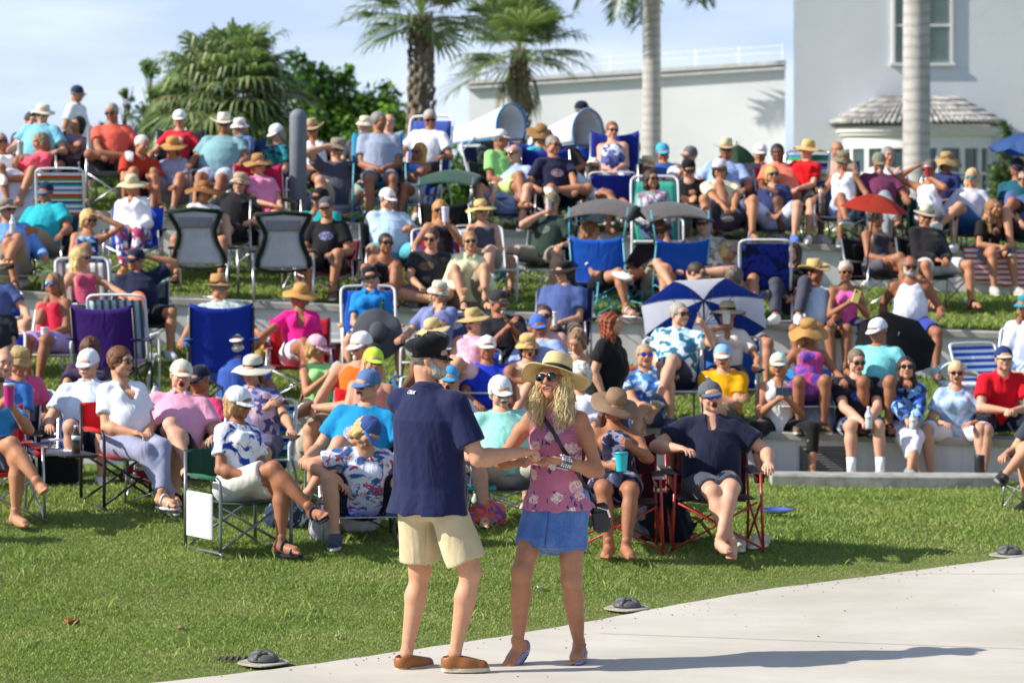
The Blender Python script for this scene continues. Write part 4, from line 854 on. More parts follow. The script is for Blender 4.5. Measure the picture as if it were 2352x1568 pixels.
def add_trunk(s, p, J, inf=0.0, k=.03, lo=0.0, flat=0, hem=0.0):
    f = p['sex'] == 'f'; kk = J['k']; ft = p.get('fat', 1.0)
    ts = [0, .22, .52, .76, .90, 1.0]
    if f: rx = [.160, .128, .138, .142, .10, .052]; ry = [.115, .098, .108, .098, .070, .052]
    else: rx = [.155, .148, .160, .172, .128, .064]; ry = [.115, .112, .120, .118, .085, .060]
    fm = [1 + (ft - 1) * q for q in (1.0, 1.25, .9, .45, .2, 0)]
    rx = [r * kk * m + inf for r, m in zip(rx, fm)]; ry = [r * kk * (1 + (m - 1) * 1.3) + inf for r, m in zip(ry, fm)]
    yo = [0, -.02 * ft, -.008, 0, .005, 0]
    if hem: rx[0] += hem; ry[0] += hem; rx[1] += hem * .4; ry[1] += hem * .4
    T = J['T']; a = J['P'] + T @ np.array([0, 0, lo]); s.trunk(a, T, J['TL'] - lo, ts, rx, ry, k, yo, flat)
    if ft > 1.12: s.ell(T @ np.array([0, -.07 * ft, .16]), np.array([.13, .10, .12]) * (ft - .08) * kk + inf, T, k=.06)
    if f:
        for q in (-1, 1): s.ell(T @ np.array([q * .062, -.098 * kk - .01, .335 * kk]), np.array([.054, .040, .052]) * (.9 + .3 * (ft - 1)) + inf * .8, T, k=.05)
def person(p):
    """builds one person and returns its root; p holds place, pose, clothes"""
    J = skeleton(p); k = J['k']; f = p['sex'] == 'f'; h = p.get('h', .016); hh = p.get('hh', .0075); hn = p.get('hn', .0062); ft = p.get('fat', 1.0); af = 1 + (ft - 1) * .6
    root = empty('person', p['loc'], R(p.get('yaw', 0))); off = np.array([0, 0, p['ph']])
    tag(root, p['label'], 'person', p.get('group'))
    m_ = 1.0 if not f else .86; s = SDF()
    add_trunk(s, p, J, -.007 if not f else -.002, .03); s.limb(J['N'] - J['T'] @ np.array([0, 0, .03]), J['H'] + J['HR'] @ np.array([0, .03, -.06]), .054 * m_ + .003, .050 * m_ + .003, k=.035)
    s.ell([0, .02, -.015], np.array([.152, .105, .092]) * k * (1 + (ft - 1) * .5), k=.04)
    for i, q in enumerate((-1, 1)):
        s.ell(J['S'][i] + J['T'] @ np.array([-q * .01, 0, -.005]), .054 * m_ * k * af, k=.035)
        s.limb(J['N'] - J['T'] @ np.array([0, 0, .035 * k]), J['S'][i] + J['T'] @ np.array([-q * .02, 0, .012]), .050 * m_, .042 * m_, k=.04)
        s.limb(J['S'][i], J['E'][i], .052 * m_ * af, .040 * m_ * af, k=.035); s.limb(J['E'][i], J['Wr'][i], .043 * m_ * af, .027 * m_, k=.012, prof=([0, .3, 1], [.040 * m_ * af, .044 * m_ * af, .027 * m_]))
        s.limb(J['Hp'][i], J['K'][i], .088 * (.98 if f else 1) * (1 + (ft - 1) * .5), .056 * (.96 if f else 1), k=.05)
        s.ell(J['K'][i], .056 * (.93 if f else 1), k=.03)
        s.limb(J['K'][i], J['A'][i], .05, .034, k=.02, prof=([0, .12, .3, .6, .9, 1], [.050, .052, .060 * (.94 if f else 1), .047, .035 if not f else .032, .036 if not f else .033]))
        if h < .0135:                                # more anatomy on the nearest figures
            tv = J['K'][i] - J['Hp'][i]; tn = tv / np.linalg.norm(tv); fw_ = np.array([0, -1., 0]) - tn * -tn[1]; fw_ /= np.linalg.norm(fw_) + 1e-6
            s.ell(J['Hp'][i] + tv * .78 + fw_ * .030 + np.array([-q * .022, 0, 0]), (.030, .030, .038), k=.03); s.ell(J['K'][i] + fw_ * .036, (.026, .020, .028), k=.014); av = J['A'][i] - J['K'][i]; s.ell(J['K'][i] + av * .12 + fw_ * .030, (.015, .014, .02), k=.015)
            for e_ in (-1, 1): s.ell(J['A'][i] + np.array([e_ * .030, .004, .006]), .0125, k=.012)
            s.limb(J['K'][i] + av * .15 + fw_ * .028, J['K'][i] + av * .85 + fw_ * .018, .016, .012, k=.012)
            ev = J['Wr'][i] - J['E'][i]; s.ell(J['E'][i] + ev * .22, (.040 * m_, .040 * m_, .046), k=.03); s.ell(J['E'][i], .036 * m_, k=.015); uv = J['E'][i] - J['S'][i]; s.ell(J['S'][i] + uv * .32 + J['T'] @ np.array([q * .012, 0, 0]), (.040 * m_, .046 * m_, .058), k=.03)
            s.limb(J['N'] + J['T'] @ np.array([q * .012, -.045, -.03]), J['S'][i] + J['T'] @ np.array([-q * .03, -.04, .01]), .009, .009, k=.014); s.limb(J['N'] + J['T'] @ np.array([q * .010, -.050, -.03]), J['H'] + J['HR'] @ np.array([q * .052, .01, -.06]), .010, .013, k=.014)
        # calf bulge at the back
        d = J['A'][i] - J['K'][i]; dn = d / np.linalg.norm(d); bk = np.array([0, 1., 0]) - dn * dn[1]; bk /= np.linalg.norm(bk) + 1e-6; s.ell(J['K'][i] + d * .3 + bk * .016, (.046, .046, .046), k=.03)
    V, Q = s.mesh(h); parts = [(V, Q, np.zeros(len(Q), int))]
    hv, hq, hm = head_geo(p['sex'], p.get('mouth', 0), hh); HS = p.get('hs', 1.0) * (.86 if f else .90)
    parts.append((hv * HS @ J['HR'].T + J['H'], hq, hm))
    for i, q in enumerate((-1, 1)):
        d = J['Wr'][i] - J['E'][i]; d /= np.linalg.norm(d); hdir = p.get('hd', [None, None])[i]
        if hdir is not None: d = np.array(hdir, float); d /= np.linalg.norm(d)
        z = -d; y = J['pn'][i] - z * z.dot(J['pn'][i]); y /= np.linalg.norm(y) + 1e-9; x = np.cross(y, z); M = np.stack([x, y, z], 1)
        v, fq = hand_geo(J['hand'][i], hn)
        if q > 0: v = v * np.array([-1, 1, 1]); fq = fq[:, ::-1]
        parts.append((v * (.95 if not f else .87) @ M.T + J['Wr'][i], fq, np.zeros(len(fq), int)))
    sh = p.get('shoes', ('sneaker', '#e8e8e8')); FM = []
    for i, q in enumerate((-1, 1)):
        sd = J['A'][i] - J['K'][i]; sd /= np.linalg.norm(sd); fdv = J['FD'][i]
        if fdv is None:
            fw = np.array([q * .22, -1, 0.]); hgt = J['A'][i][2] + p['ph']
            if hgt > .14: fw = np.array([q * .1, -1, -.0]); fw = fw - sd * fw.dot(sd) * .8; fw[2] -= .25
        else: fw = np.array(fdv, float)
        fw /= np.linalg.norm(fw); up = -sd - fw * (-sd).dot(fw) if abs(fw[2]) > .05 else np.array([0, 0, 1.]); up /= np.linalg.norm(up); y = -fw; x = np.cross(y, up); M = np.stack([x, y, up], 1); FM.append(M)
        if sh is None or sh[0] in ('sandal', 'flat', 'bare'):
            v, fq = foot_geo(.008 if h > .012 else .0055)
            if q < 0: v = v * np.array([1, 1, 1])
            else: v = v * np.array([-1, 1, 1]); fq = fq[:, ::-1]
            parts.append((v @ M.T + J['A'][i], fq, np.zeros(len(fq), int)))
    V = np.concatenate([a[0] for a in parts]) + off; o_ = 0; QQ = []
    for a in parts: QQ.append(a[1] + o_); o_ += len(a[0])
    hc = p.get('hairc', '#6b4a30')
    mk('body', V, np.concatenate(QQ), [skin_mat(p.get('skin', 't')), lip_mat(), mat('mouth_dark', (.03, .012, .01), .3, var=0), mat('tooth', (.8, .77, .72), .3, var=0), hair_mat(hc if p.get('hair') != 'bald' else '#7a6a5c')], root, mi=np.concatenate([a[2] for a in parts]))
    # ---- clothes
    top = p.get('top', ('tee', '#808080')); kind = top[0]; tc = top[1] if not isinstance(top[1], str) or top[1][0] == '#' else top[1]
    tm = cloth(*top[1:]) if len(top) > 2 else cloth(top[1]); T = J['T']; stand = p.get('legs') in ('stand', 'walk') or p.get('stand')
    ch = p.get('ch', .014); inf = {'tee': .016, 'polo': .018, 'shirt': .026, 'long': .024, 'tank': .008, 'sleeveless': .012, 'dress': .012, 'halter': .008}[kind]
    s = SDF(); lo = p.get('lo', -.10 if stand else -.035); add_trunk(s, p, J, inf, .02, lo=lo, flat=1, hem=p.get('hem', .012 if stand else 0.0))
    for i, q in enumerate((-1, 1)):
        S_, E_, W_ = J['S'][i], J['E'][i], J['Wr'][i]
        if kind in ('tee', 'polo', 'shirt'):
            fr_ = p.get('slv', .62); e = S_ + (E_ - S_) * fr_; s.ell(S_ + T @ np.array([-q * .012, 0, -.008]), (.055 * m_ * k * af + inf * .6), k=.025); s.limb(S_, e, .054 * m_ * af + inf * .6, .056 * m_ * af + inf * 1.15, k=.03, flat=1)
        elif kind == 'long':
            s.ell(S_ + T @ np.array([-q * .012, 0, -.008]), (.055 * m_ * k * af + inf * .55), k=.025); s.limb(S_, E_, .054 * m_ * af + inf * .5, .045 * m_ * af + inf, k=.03); e = E_ + (W_ - E_) * p.get('slv', .93); s.limb(E_, e, .045 * m_ * af + inf, .034 + inf * .7, k=.02, flat=1)
        elif kind == 'sleeveless': s.ell(S_ + T @ np.array([-q * .028, 0, .0]), (.050 * m_ * k * af + inf), k=.03)
        if kind in ('tank', 'dress', 'halter'): s.ell(S_ + T @ np.array([q * .01, 0, -.03]), (.075, .10, .105) if kind != 'halter' else (.1, .13, .13), T, k=.02, sub=True)
    if kind in ('tee', 'polo', 'shirt', 'long', 'sleeveless'):
        for i, q in enumerate((-1, 1)): s.limb(J['N'] - T @ np.array([0, 0, .035 * k]), J['S'][i] + T @ np.array([-q * (.02 if kind != 'sleeveless' else .05), 0, .012]), .050 * m_ + inf * .7, .042 * m_ + inf * .7, k=.04)
    neck = J['N']; nf = {'tank': (.085, .12, .10), 'dress': (.08, .115, .10), 'halter': (.06, .07, .07)}.get(kind, (.068 * m_ / .93, .072, .06)); nk = p.get('neck', 'crew')
    s.ell(neck + T @ np.array([0, -.02, .035]), nf, T, k=.006, sub=True)
    if nk == 'v': s.ell(neck + T @ np.array([0, -.10, -.03]), (.032, .06, .10), T, k=.006, sub=True)
    if nk == 'deep': s.ell(neck + T @ np.array([0, -.11, -.05]), (.05, .06, .13), T, k=.01, sub=True)
    dr = p.get('drape', 0)
    def drp(F, X, Y, Z, n=7, z0=.30):
        th = np.arctan2(Y, X); w_ = np.clip((z0 - Z) / .35, 0, 1); return F + dr * w_ * (np.sin(n * th + 3.1 * Z + 1.3) + .6 * np.sin((n + 4) * th - 4 * Z))
    V, Q = s.mesh(ch, wr=(p.get('wr', .0026), 34, p.get('seed', 1)), cutfn=drp if dr else None); nm = {'tee': 't_shirt', 'polo': 'polo_shirt', 'shirt': 'shirt', 'long': 'long_sleeve_shirt', 'tank': 'tank_top', 'sleeveless': 'sleeveless_top', 'dress': 'dress', 'halter': 'halter_top'}[kind]
    # pattern space: origin at the pelvis
    to = mk(nm, V, Q, [tm], root); to.location = off
    if kind in ('polo', 'shirt') or p.get('collar'):
        b = MB(); c0 = neck + T @ np.array([0, -.012, .012]); pts = []
        for a in range(13):
            t = R(-205 + a * (230 / 12)) ; pts.append(c0 + T @ np.array([.068 * m_ * cos(t) * 1.08, .068 * sin(-t) * 1.02 * -1, .012 - .02 * (1 if sin(t) * 1 < 0 else 0) * 0]))
        pts = []
        for a in range(15):
            t = R(-65 + a * (310 / 14)); pts.append(c0 + T @ np.array([.070 * m_ * sin(t + pi) * 1.05, .070 * cos(t + pi) * -1.0 * -1, .006 + .018 * cos(t - R(90)) * 0]))
        def cf(u, v):
            t = R(25 + u * 310); d = 1.0 + .28 * v; dd = .022 * v * (1 + .9 * abs(2 * u - 1) ** 3)
            return c0 + T @ np.array([-.069 * d * sin(t), -.067 * d * cos(t) + .004, .036 - dd * 1.25 - .03 * abs(2 * u - 1) ** 2])
        b.sheet(lambda u, v: Vector(cf(u, v)), 18, 2, .004); c = b.build('collar', [tm if p.get('colc') is None else cloth(p['colc'])], to, smooth=True)
    bot = p.get('bot', ('shorts', '#8a8578')); bk_ = bot[0]; bm_ = cloth(*bot[1:]); s = SDF(); bi = p.get('bi', .016)
    hipr = np.array([.165, .12, .105]) * k * (1 + (ft - 1) * (.8 if not stand else .2)) + (bi if not stand else .004); s.ell([0, .015, -.005 if not stand else -.05], hipr, k=.03); s.trunk([0, 0, -.04], T, .16 if not stand else .08, [0, 1], [.15 * k * (ft if not stand else 1) + bi * .5] * 2, [.11 * k * (ft if not stand else 1) + bi * .5] * 2, .03, flat=2)
    for i, q in enumerate((-1, 1)):
        Hq, K_, A_ = J['Hp'][i], J['K'][i], J['A'][i]; r0 = .092 * (1 + (ft - 1) * .5) + bi
        fr_ = {'shorts': .80, 'short': .55, 'capri': 1, 'pants': 1, 'skirt': .70, 'leggings': 1, 'dress': .72, 'miniskirt': .5}[bk_] if 'blen' not in p else p['blen']
        tight = bk_ == 'leggings'
        if fr_ < 1: s.limb(Hq, Hq + (K_ - Hq) * fr_, r0, (.078 if bk_ != 'short' else .088) + p.get('flare', .012), k=.03, flat=1)
        else:
            s.limb(Hq, K_, r0 - (.012 if tight else 0), .06 + (.004 if tight else .012), k=.03); sh_ = {'capri': .5, 'pants': .93, 'leggings': .62}.get(bk_, 1); s.limb(K_, K_ + (A_ - K_) * sh_, .062 + (.004 if tight else .012), .05 + (.0 if tight else .01), k=.02, flat=1)
        if bk_ in ('skirt', 'dress', 'miniskirt'): e = (J['K'][0] + J['K'][1]) / 2; s.limb([0, 0, 0], e * fr_, .10, .10 if stand else .085, k=.08, flat=1)
    V, Q = s.mesh(ch, wr=(p.get('wr', .0026) * (.8 if bk_ != 'miniskirt' else .3), 30, p.get('seed', 1) + 7), cutfn=(lambda F, X, Y, Z: drp(F, X, Y, Z, 6, 0.0)) if dr else None); bo = mk({'short': 'shorts', 'capri': 'trousers', 'pants': 'trousers', 'dress': 'skirt', 'miniskirt': 'skirt'}.get(bk_, bk_), V, Q, [bm_], root); bo.location = off
    # ---- shoes
    if sh is not None and sh[0] != 'bare':
        for i in (0, 1):
            mm = [cloth(sh[1], name='shoe_upper') if sh[0] != 'loafer' else mat('leather', sh[1], .5, bump=.2), mat('sole', sh[2] if len(sh) > 2 else '#dcdad4', .7)]
            ob('shoe' if sh[0] != 'sandal' else 'sandal', shoe_me(sh[0]), root, mat4(FM[i], J['A'][i] + off), mm[:1] if sh[0] == 'sandal' else mm)
            if len(sh) > 3 and sh[3] == 'sock': b = MB(); d = J['K'][i] - J['A'][i]; d /= np.linalg.norm(d); b.tube([J['A'][i] + off - d * .02, J['A'][i] + off + d * .06, J['A'][i] + off + d * .13], [.044, .041, .045], 12); b.build('sock', [cloth('#f0f0f0')], root, True)
    # ---- head wear
    HM = mat4(J['HR'] * HS, J['H'] + off); ha = p.get('hair', 'short')
    if ha: ob('hair', hair_me(ha), root, HM @ (Matrix.Translation((0, .002, -.004)) @ Matrix.Scale(.955, 4) if p.get('hat') else Matrix.Identity(4)), [hair_mat(hc)])
    if p.get('beard'): ob('beard', beard_me(p['beard']), root, HM, [hair_mat(p.get('beardc', '#cfcac4'))])
    if p.get('gl', 1):
        g = p.get('gl', 1); lens = '#0a0a0c' if g in (1, 2) else g
        ob('sunglasses', glasses_me(1.0 if g != 2 else 1.18), root, HM, [mat('glasses_frame', (.012, .012, .014), .3, var=0), mat('lens', lens, .08, var=0, spec=.8, metal=.6 if g not in (1, 2) else 0)])
    hat = p.get('hat')
    if hat:
        me, me2, me3 = hat_me(hat[0]); ht = p.get('htilt', (0, 0, 0)); M = HM @ Euler([R(a) for a in ht]).to_matrix().to_4x4()
        st = hat[0] not in ('cap', 'visor', 'fidd', 'bucket', 'boonie'); hm = straw_mat(hat[1]) if st else cloth(hat[1], name='hat_cloth')
        nm = {'cap': 'cap', 'visor': 'visor', 'fidd': 'cap', 'bucket': 'bucket_hat', 'boonie': 'bucket_hat'}.get(hat[0], 'hat')
        ho = ob(nm, me, root, M, [hm])
        if me2: ob('bill', me2, ho, None, [cloth(hat[2] if len(hat) > 2 else hat[1], name='hat_cloth')])
        elif me3 and len(hat) > 2: ob('hat_band', me3, ho, None, [cloth(hat[2])])
    root['_J'] = 0; del root['_J']
    return root, J, HM
# ---------------------------------------------------------------- chairs
SH0 = .42
def chair_proto(kind):
    key = ('chair', kind)
    if key in TPL: return TPL[key]
    P = []                                                      # (part name, mesh, material role)
    def put(n, b, role, sm=True): P.append((n, b.build(n, [None], link=False, smooth=sm), role))
    base, _, opt = kind.partition('+')
    if base == 'quad':
        b = MB(); b.sheet(lambda u, v: ((u - .5) * .54, -.30 + v * .46, .42 - .05 * sin(pi * u) * sin(pi * min(1, v * 1.1)) + .015 * (1 - v)), 12, 10, .008); put('seat', b, 0)
        b = MB(); b.sheet(lambda u, v: ((u - .5) * (.54 + .04 * v), .15 + .16 * v - .0 + .05 * sin(pi * u) * (1 - v * .6), .36 + .58 * v - .03 * (2 * abs(u - .5)) ** 3 * v * -1 - .02 * sin(pi * u) * v), 12, 12, .009); put('backrest', b, 0)
        b = MB(); b.sheet(lambda u, v: ((u - .5) * .36, .232 + .02 * v - .012 + .05 * sin(pi * u) * (1 - (.5 + .3 * v) * .6), .66 + .2 * v), 6, 4, .004); put('headrest_panel', b, 1)
        for q in (-1, 1):
            b = MB(); b.sheet(lambda u, v: (q * (.30 + (u - .5) * .085), -.30 + v * .56, .635 - .02 * sin(pi * v) + .015 * v), 3, 8, .012); put('armrest', b, 1)
            b = MB(); b.tube([(q * .32, -.30, .0), (q * .30, -.31, .64)], .0105, 6); put('leg', b, 2)
            b = MB(); b.tube([(q * .30, .27, .0), (q * .29, .17, .40), (q * .29, .31, .94)], .0105, 6); put('leg', b, 2)
            b = MB(); b.tube([(q * .32, -.30, .03), (q * .29, .22, .40)], .009, 6); b.tube([(q * .30, .27, .03), (q * .30, -.30, .40)], .009, 6); put('side_brace', b, 2)
        b = MB(); b.tube([(-.32, -.30, .03), (.28, -.30, .41)], .009, 6); b.tube([(.32, -.31, .03), (-.28, -.31, .41)], .009, 6); put('front_brace', b, 2)
        b = MB(); b.tube([(-.30, .27, .03), (.28, .2, .41)], .009, 6); b.tube([(.30, .28, .03), (-.28, .21, .41)], .009, 6); put('rear_brace', b, 2)
        b = MB(); b.lathe([(.036, .56), (.042, .635), (.038, .63), (.03, .565)], c=(.30, -.24, 0), n=12); put('cup_holder', b, 1)
    elif base == 'beach':
        b = MB(); b.sheet(lambda u, v: ((u - .5) * .50, -.26 + v * .42, .40 - .03 * sin(pi * v) + .02 * (1 - v)), 8, 8, .006); put('seat', b, 0)
        b = MB(); b.sheet(lambda u, v: ((u - .5) * .50, .16 + .19 * v - .015 * sin(pi * v) + .01, .40 + .56 * v), 8, 10, .006); put('backrest', b, 0)
        b = MB(); fr = [(-.265, .15, .38), (-.27, .24, .64), (-.27, .335, .93), (-.25, .365, .985), (-.20, .375, 1.005), (0, .377, 1.01), (.20, .375, 1.005), (.25, .365, .985), (.27, .335, .93), (.27, .24, .64), (.265, .15, .38)]
        b.tube(cr_curve(fr, 3), .0135, 8); put('back_frame', b, 2)
        b = MB(); b.tube(cr_curve([(-.265, .16, .40), (-.265, -.27, .42), (-.2, -.30, .42), (.2, -.30, .42), (.265, -.27, .42), (.265, .16, .40)], 3), .0125, 8); put('seat_frame', b, 2)
        for q in (-1, 1):
            b = MB(); b.box((q * .30, -.03, .625), (.055, .36, .028), bev=.01); put('armrest', b, 1)
            b = MB(); b.tube(cr_curve([(q * .29, .12, .61), (q * .29, -.22, .60), (q * .29, -.29, .50), (q * .29, -.27, .03), (q * .27, -.25, .0)], 4), .0125, 8); put('leg', b, 2)
            b = MB(); b.tube(cr_curve([(q * .28, -.05, .41), (q * .28, .2, .22), (q * .28, .33, .02)], 4), .0125, 8); put('leg', b, 2)
        b = MB(); b.tube([(-.28, .33, .015), (.28, .33, .015)], .0125, 8); put('rear_bar', b, 2)
    elif base == 'director':
        b = MB(); b.sheet(lambda u, v: ((u - .5) * .50, -.22 + v * .40, .44 - .02 * sin(pi * u)), 8, 6, .008); put('seat', b, 0)
        b = MB(); b.sheet(lambda u, v: ((u - .5) * .54, .24 + .03 * sin(pi * u) + .02 * v, .62 + .25 * v), 8, 6, .012); put('backrest', b, 0)
        for q in (-1, 1):
            b = MB(); b.tube([(q * .27, -.20, .655), (q * .27, .0, .66), (q * .27, .14, .655)], .022, 8); put('armrest', b, 1)
            b = MB(); b.tube(cr_curve([(q * .27, -.26, .03), (q * .27, -.26, .56), (q * .27, -.22, .65), (q * .27, -.16, .66), (q * .27, .2, .66)], 4), .0125, 8); b.tube([(q * .27, .24, .03), (q * .27, .24, .86)], .0125, 8); put('side_frame', b, 2)
            b = MB(); b.tube([(q * .27, -.3, .0), (q * .27, -.26, .02), (q * .27, .24, .02), (q * .27, .3, .0)], .0125, 8); put('leg', b, 2)
        b = MB(); b.tube([(-.26, -.24, .04), (.26, -.22, .43)], .011, 8); b.tube([(.26, -.23, .04), (-.26, -.21, .43)], .011, 8); put('front_brace', b, 2)
        b = MB(); b.tube([(-.26, .22, .04), (.26, .2, .43)], .011, 8); b.tube([(.26, .21, .04), (-.26, .19, .43)], .011, 8); put('rear_brace', b, 2)
    elif base == 'hour':
        def wid(v): return .235 + .05 * cos(2 * pi * (v - .05)) * (1 if v > .5 else .8)
        b = MB(); b.sheet(lambda u, v: ((u - .5) * 2 * (wid(v) - .03), .15 + .22 * v - .02 * sin(pi * v), .42 + .66 * v), 10, 16, .02); put('backrest', b, 0)
        b = MB(); b.sheet(lambda u, v: ((u - .5) * .36, .315 + .04 * v, .87 + .13 * v), 6, 4, .006); put('headrest_panel', b, 3)
        b = MB()
        for q in (-1, 1): b.tube(cr_curve([(q * wid(v), .15 + .22 * v, .42 + .66 * v) for v in np.linspace(0, 1, 9)], 3), [.028] * 25, 8)
        b.tube([(-.27, .37, 1.07), (0, .385, 1.10), (.27, .37, 1.07)], .028, 8); put('back_rim', b, 1)
        b = MB(); b.sheet(lambda u, v: ((u - .5) * .5, -.28 + v * .45, .40 - .03 * sin(pi * u)), 10, 8, .03); put('seat', b, 1)
        for q in (-1, 1):
            b = MB(); b.box((q * .32, -.05, .62), (.07, .36, .035), bev=.014); put('armrest', b, 1)
            b = MB(); b.tube([(q * .32, -.24, .60), (q * .31, -.30, .0)], .014, 6); put('leg', b, 2)
            b = MB(); b.tube([(q * .32, .12, .60), (q * .31, .34, .0)], .014, 6); b.tube([(q * .30, .2, .42), (q * .30, -.25, .38)], .012, 6); put('leg', b, 2)
        b = MB(); b.tube([(-.31, -.3, .02), (.31, .33, .02)], .012, 6); b.tube([(.31, -.3, .02), (-.31, .33, .02)], .012, 6); put('floor_brace', b, 2)
    if opt == 'canopy':                                          # shallow wavy sun canopy on two posts
        b = MB(); b.sheet(lambda u, v: ((u - .5) * .72, -.52 + v * .80, 1.30 + .16 * sin(pi * v * 1.0 + .4) - .13 * (2 * abs(u - .5)) ** 2 * (1 - .5 * v) - .07 * (1 - v)), 14, 12, .012); put('canopy', b, 3)
        b = MB(); ed = [((u - .5) * .72, -.52, 1.30 + .16 * sin(.4) - .13 * (2 * abs(u - .5)) ** 2 - .07) for u in np.linspace(0, 1, 12)]; b.tube(ed, .018, 6); put('canopy_trim', b, 4)
        for q in (-1, 1): b = MB(); b.tube([(q * .29, .31, .9), (q * .32, .2, 1.32)], .009, 6); put('canopy_post', b, 2)
    if opt == 'cone':                                            # white open-fronted sun shade
        def cf(u, v):
            a = pi * (-.2 + 1.4 * u); r = .11 + .17 * v; return (r * cos(a) - .08, .60 - .90 * v, 1.06 + .16 * v + r * sin(a))
        b = MB(); b.sheet(cf, 20, 10, .008); put('canopy', b, 3)
        b = MB(); b.tube([cf(u, 1) for u in np.linspace(0, 1, 20)], .014, 6); b.tube([cf(u, 0) for u in np.linspace(0, 1, 12)], .012, 6); b.tube([cf(0, v) for v in np.linspace(0, 1, 6)], .012, 6); b.tube([cf(1, v) for v in np.linspace(0, 1, 6)], .012, 6); put('canopy_trim', b, 4)
        for q in (-1, 1): b = MB(); b.tube([(q * .29, .31, .9), (q * .27, .1, 1.12)], .009, 6); put('canopy_post', b, 2)
    TPL[key] = P; return P
FRM = {'al': lambda: mat('aluminium', (.62, .63, .65), .3, metal=.85, var=.05), 'black': lambda: mat('black_frame', (.02, .02, .022), .45, var=.1), 'white': lambda: mat('white_frame', (.75, .76, .78), .35, var=.05),
       'red': lambda: mat('red_frame', (.42, .03, .02), .35, var=.1), 'grey': lambda: mat('grey_frame', (.20, .22, .24), .35, metal=.5, var=.1), 'teal': lambda: mat('teal_frame', (.06, .38, .50), .4, var=.1), 'green': lambda: mat('green_frame', (.03, .10, .07), .45, var=.1)}
def fab(spec): return cloth(*spec, name='chair_fabric') if isinstance(spec, tuple) else cloth(spec, name='chair_fabric')
def chair(kind, loc, yaw, sh, c, lab, acc='#16181c', frame='al', ccan='#d8d8dc', trim='#2a78b8', grp=None, tilt=0):
    r = empty('folding_chair' if not kind.startswith('beach') else 'beach_chair', loc, R(yaw)); r.scale = (1, 1, max(.35, min(1.25, sh / SH0))); tag(r, lab, 'chair', grp or 'folding chairs set out on the lawn')
    if 'canopy' in kind or 'cone' in kind: r.scale = (1, 1, max(.8, min(1.1, sh / SH0)))
    roles = [fab(c), mat('wood_arm', (.50, .30, .13), .5) if acc == 'wood' else fab(acc), FRM[frame](), fab(ccan), fab(trim)]
    for n, me, role in chair_proto(kind): ob(n, me, r, None, [roles[role]])
    return r
# ---------------------------------------------------------------- smaller things
def ground_at(u, v, dz=0, s=None):
    """the ground point seen at (u, v); searched outwards from the camera"""
    if s: X = (u - 1176) / s; Y = FU / s; return Vector((X, Y, float(G(X, Y)) + dz))
    for i in range(0, 2600):
        Y = 15 + i * .01; sc = FU / Y; X = (u - 1176) / sc; z = CH - (v - HZ) / sc
        if z <= float(G(X, Y)) + dz: return Vector((X, Y, float(G(X, Y)) + dz))
    return Vector((X, Y, float(G(X, Y)) + dz))
def single(b, name, mats, lab, cat, loc=(0, 0, 0), rz=0, grp=None, smooth=True, rot=None):
    o = b.build(name, mats, smooth=smooth, loc=loc); o.rotation_euler = rot or (0, 0, rz); tag(o, lab, cat, grp); return o
def bottle(loc, lab, col=(.75, .82, .88), cap='#e8e8e8', h=.2, r=.032, rot=None, name='water_bottle'):
    e = empty(name, loc); tag(e, lab, 'bottle'); e.rotation_euler = rot or (0, 0, 0); b = MB(); b.lathe([(r * .9, 0), (r, .01), (r, h * .3), (r * .9, h * .38), (r, h * .46), (r, h * .66), (r * .45, h * .86), (r * .42, h * .93)], n=16); b.build('bottle_body', [mat('bottle', col, .12, var=.05, trans=.35)], e, True)
    b = MB(); b.lathe([(r * .5, h * .93), (r * .5, h * 1.0), (0, h)], n=12); b.build('cap', [mat('bottle_cap', cap, .4)], e, True); b = MB(); b.lathe([(r * 1.02, h * .48), (r * 1.02, h * .64)], n=16); b.build('band', [mat('bottle_band', cap, .5)], e, True); return e
def tumbler(loc, lab, col, rim='#c8ccd0', h=.16, r=.04, rot=None, name='tumbler'):
    e = empty(name, loc); tag(e, lab, 'cup'); e.rotation_euler = rot or (0, 0, 0); b = MB(); b.lathe([(r * .78, 0), (r * .8, .004), (r, h * .9), (r * 1.02, h * .92)], n=18); b.build('cup_body', [mat('cup', col, .35)], e, True); b = MB(); b.lathe([(r * 1.04, h * .9), (r * 1.04, h), (r * .9, h * 1.02), (0, h * 1.0)], n=18); b.build('lid', [mat('cup_lid', rim, .25, metal=.3)], e, True); return e
def bag(loc, lab, col, size=(.34, .2, .3), seed=1, handles=True, col2=None, name='tote_bag', cat='bag', rz=0, slump=1.0):
    e = empty(name, loc, rz); tag(e, lab, cat); x, y, z = [q / 2 for q in size]; s = SDF(); s.ell((0, 0, z * .85), (x, y, z * .95), k=.05); s.ell((x * .3, 0, z * .5), (x * .75, y * 1.05, z * .55), k=.08).ell((-x * .4, 0, z * .6), (x * .6, y, z * .7), k=.08); s.ell((0, 0, z * 1.5), (x * .6 * slump, y * .7, z * .5), k=.08)
    V, Q = s.mesh(.012, wr=(.012, 22, seed), cutfn=lambda F, X, Y, Z: np.maximum(F, -Z)); mk('bag_body', V, Q, [fab(col)], e)
    if handles:
        for q in (-1, 1): b = MB(); b.tube(cr_curve([(-x * .45, q * y * .4, z * 1.7), (-x * .25, q * y * .5, z * 2.25), (x * .25, q * y * .5, z * 2.25), (x * .45, q * y * .4, z * 1.7)], 4), .009, 6); b.build('handle', [fab(col2 or col)], e, True)
    return e
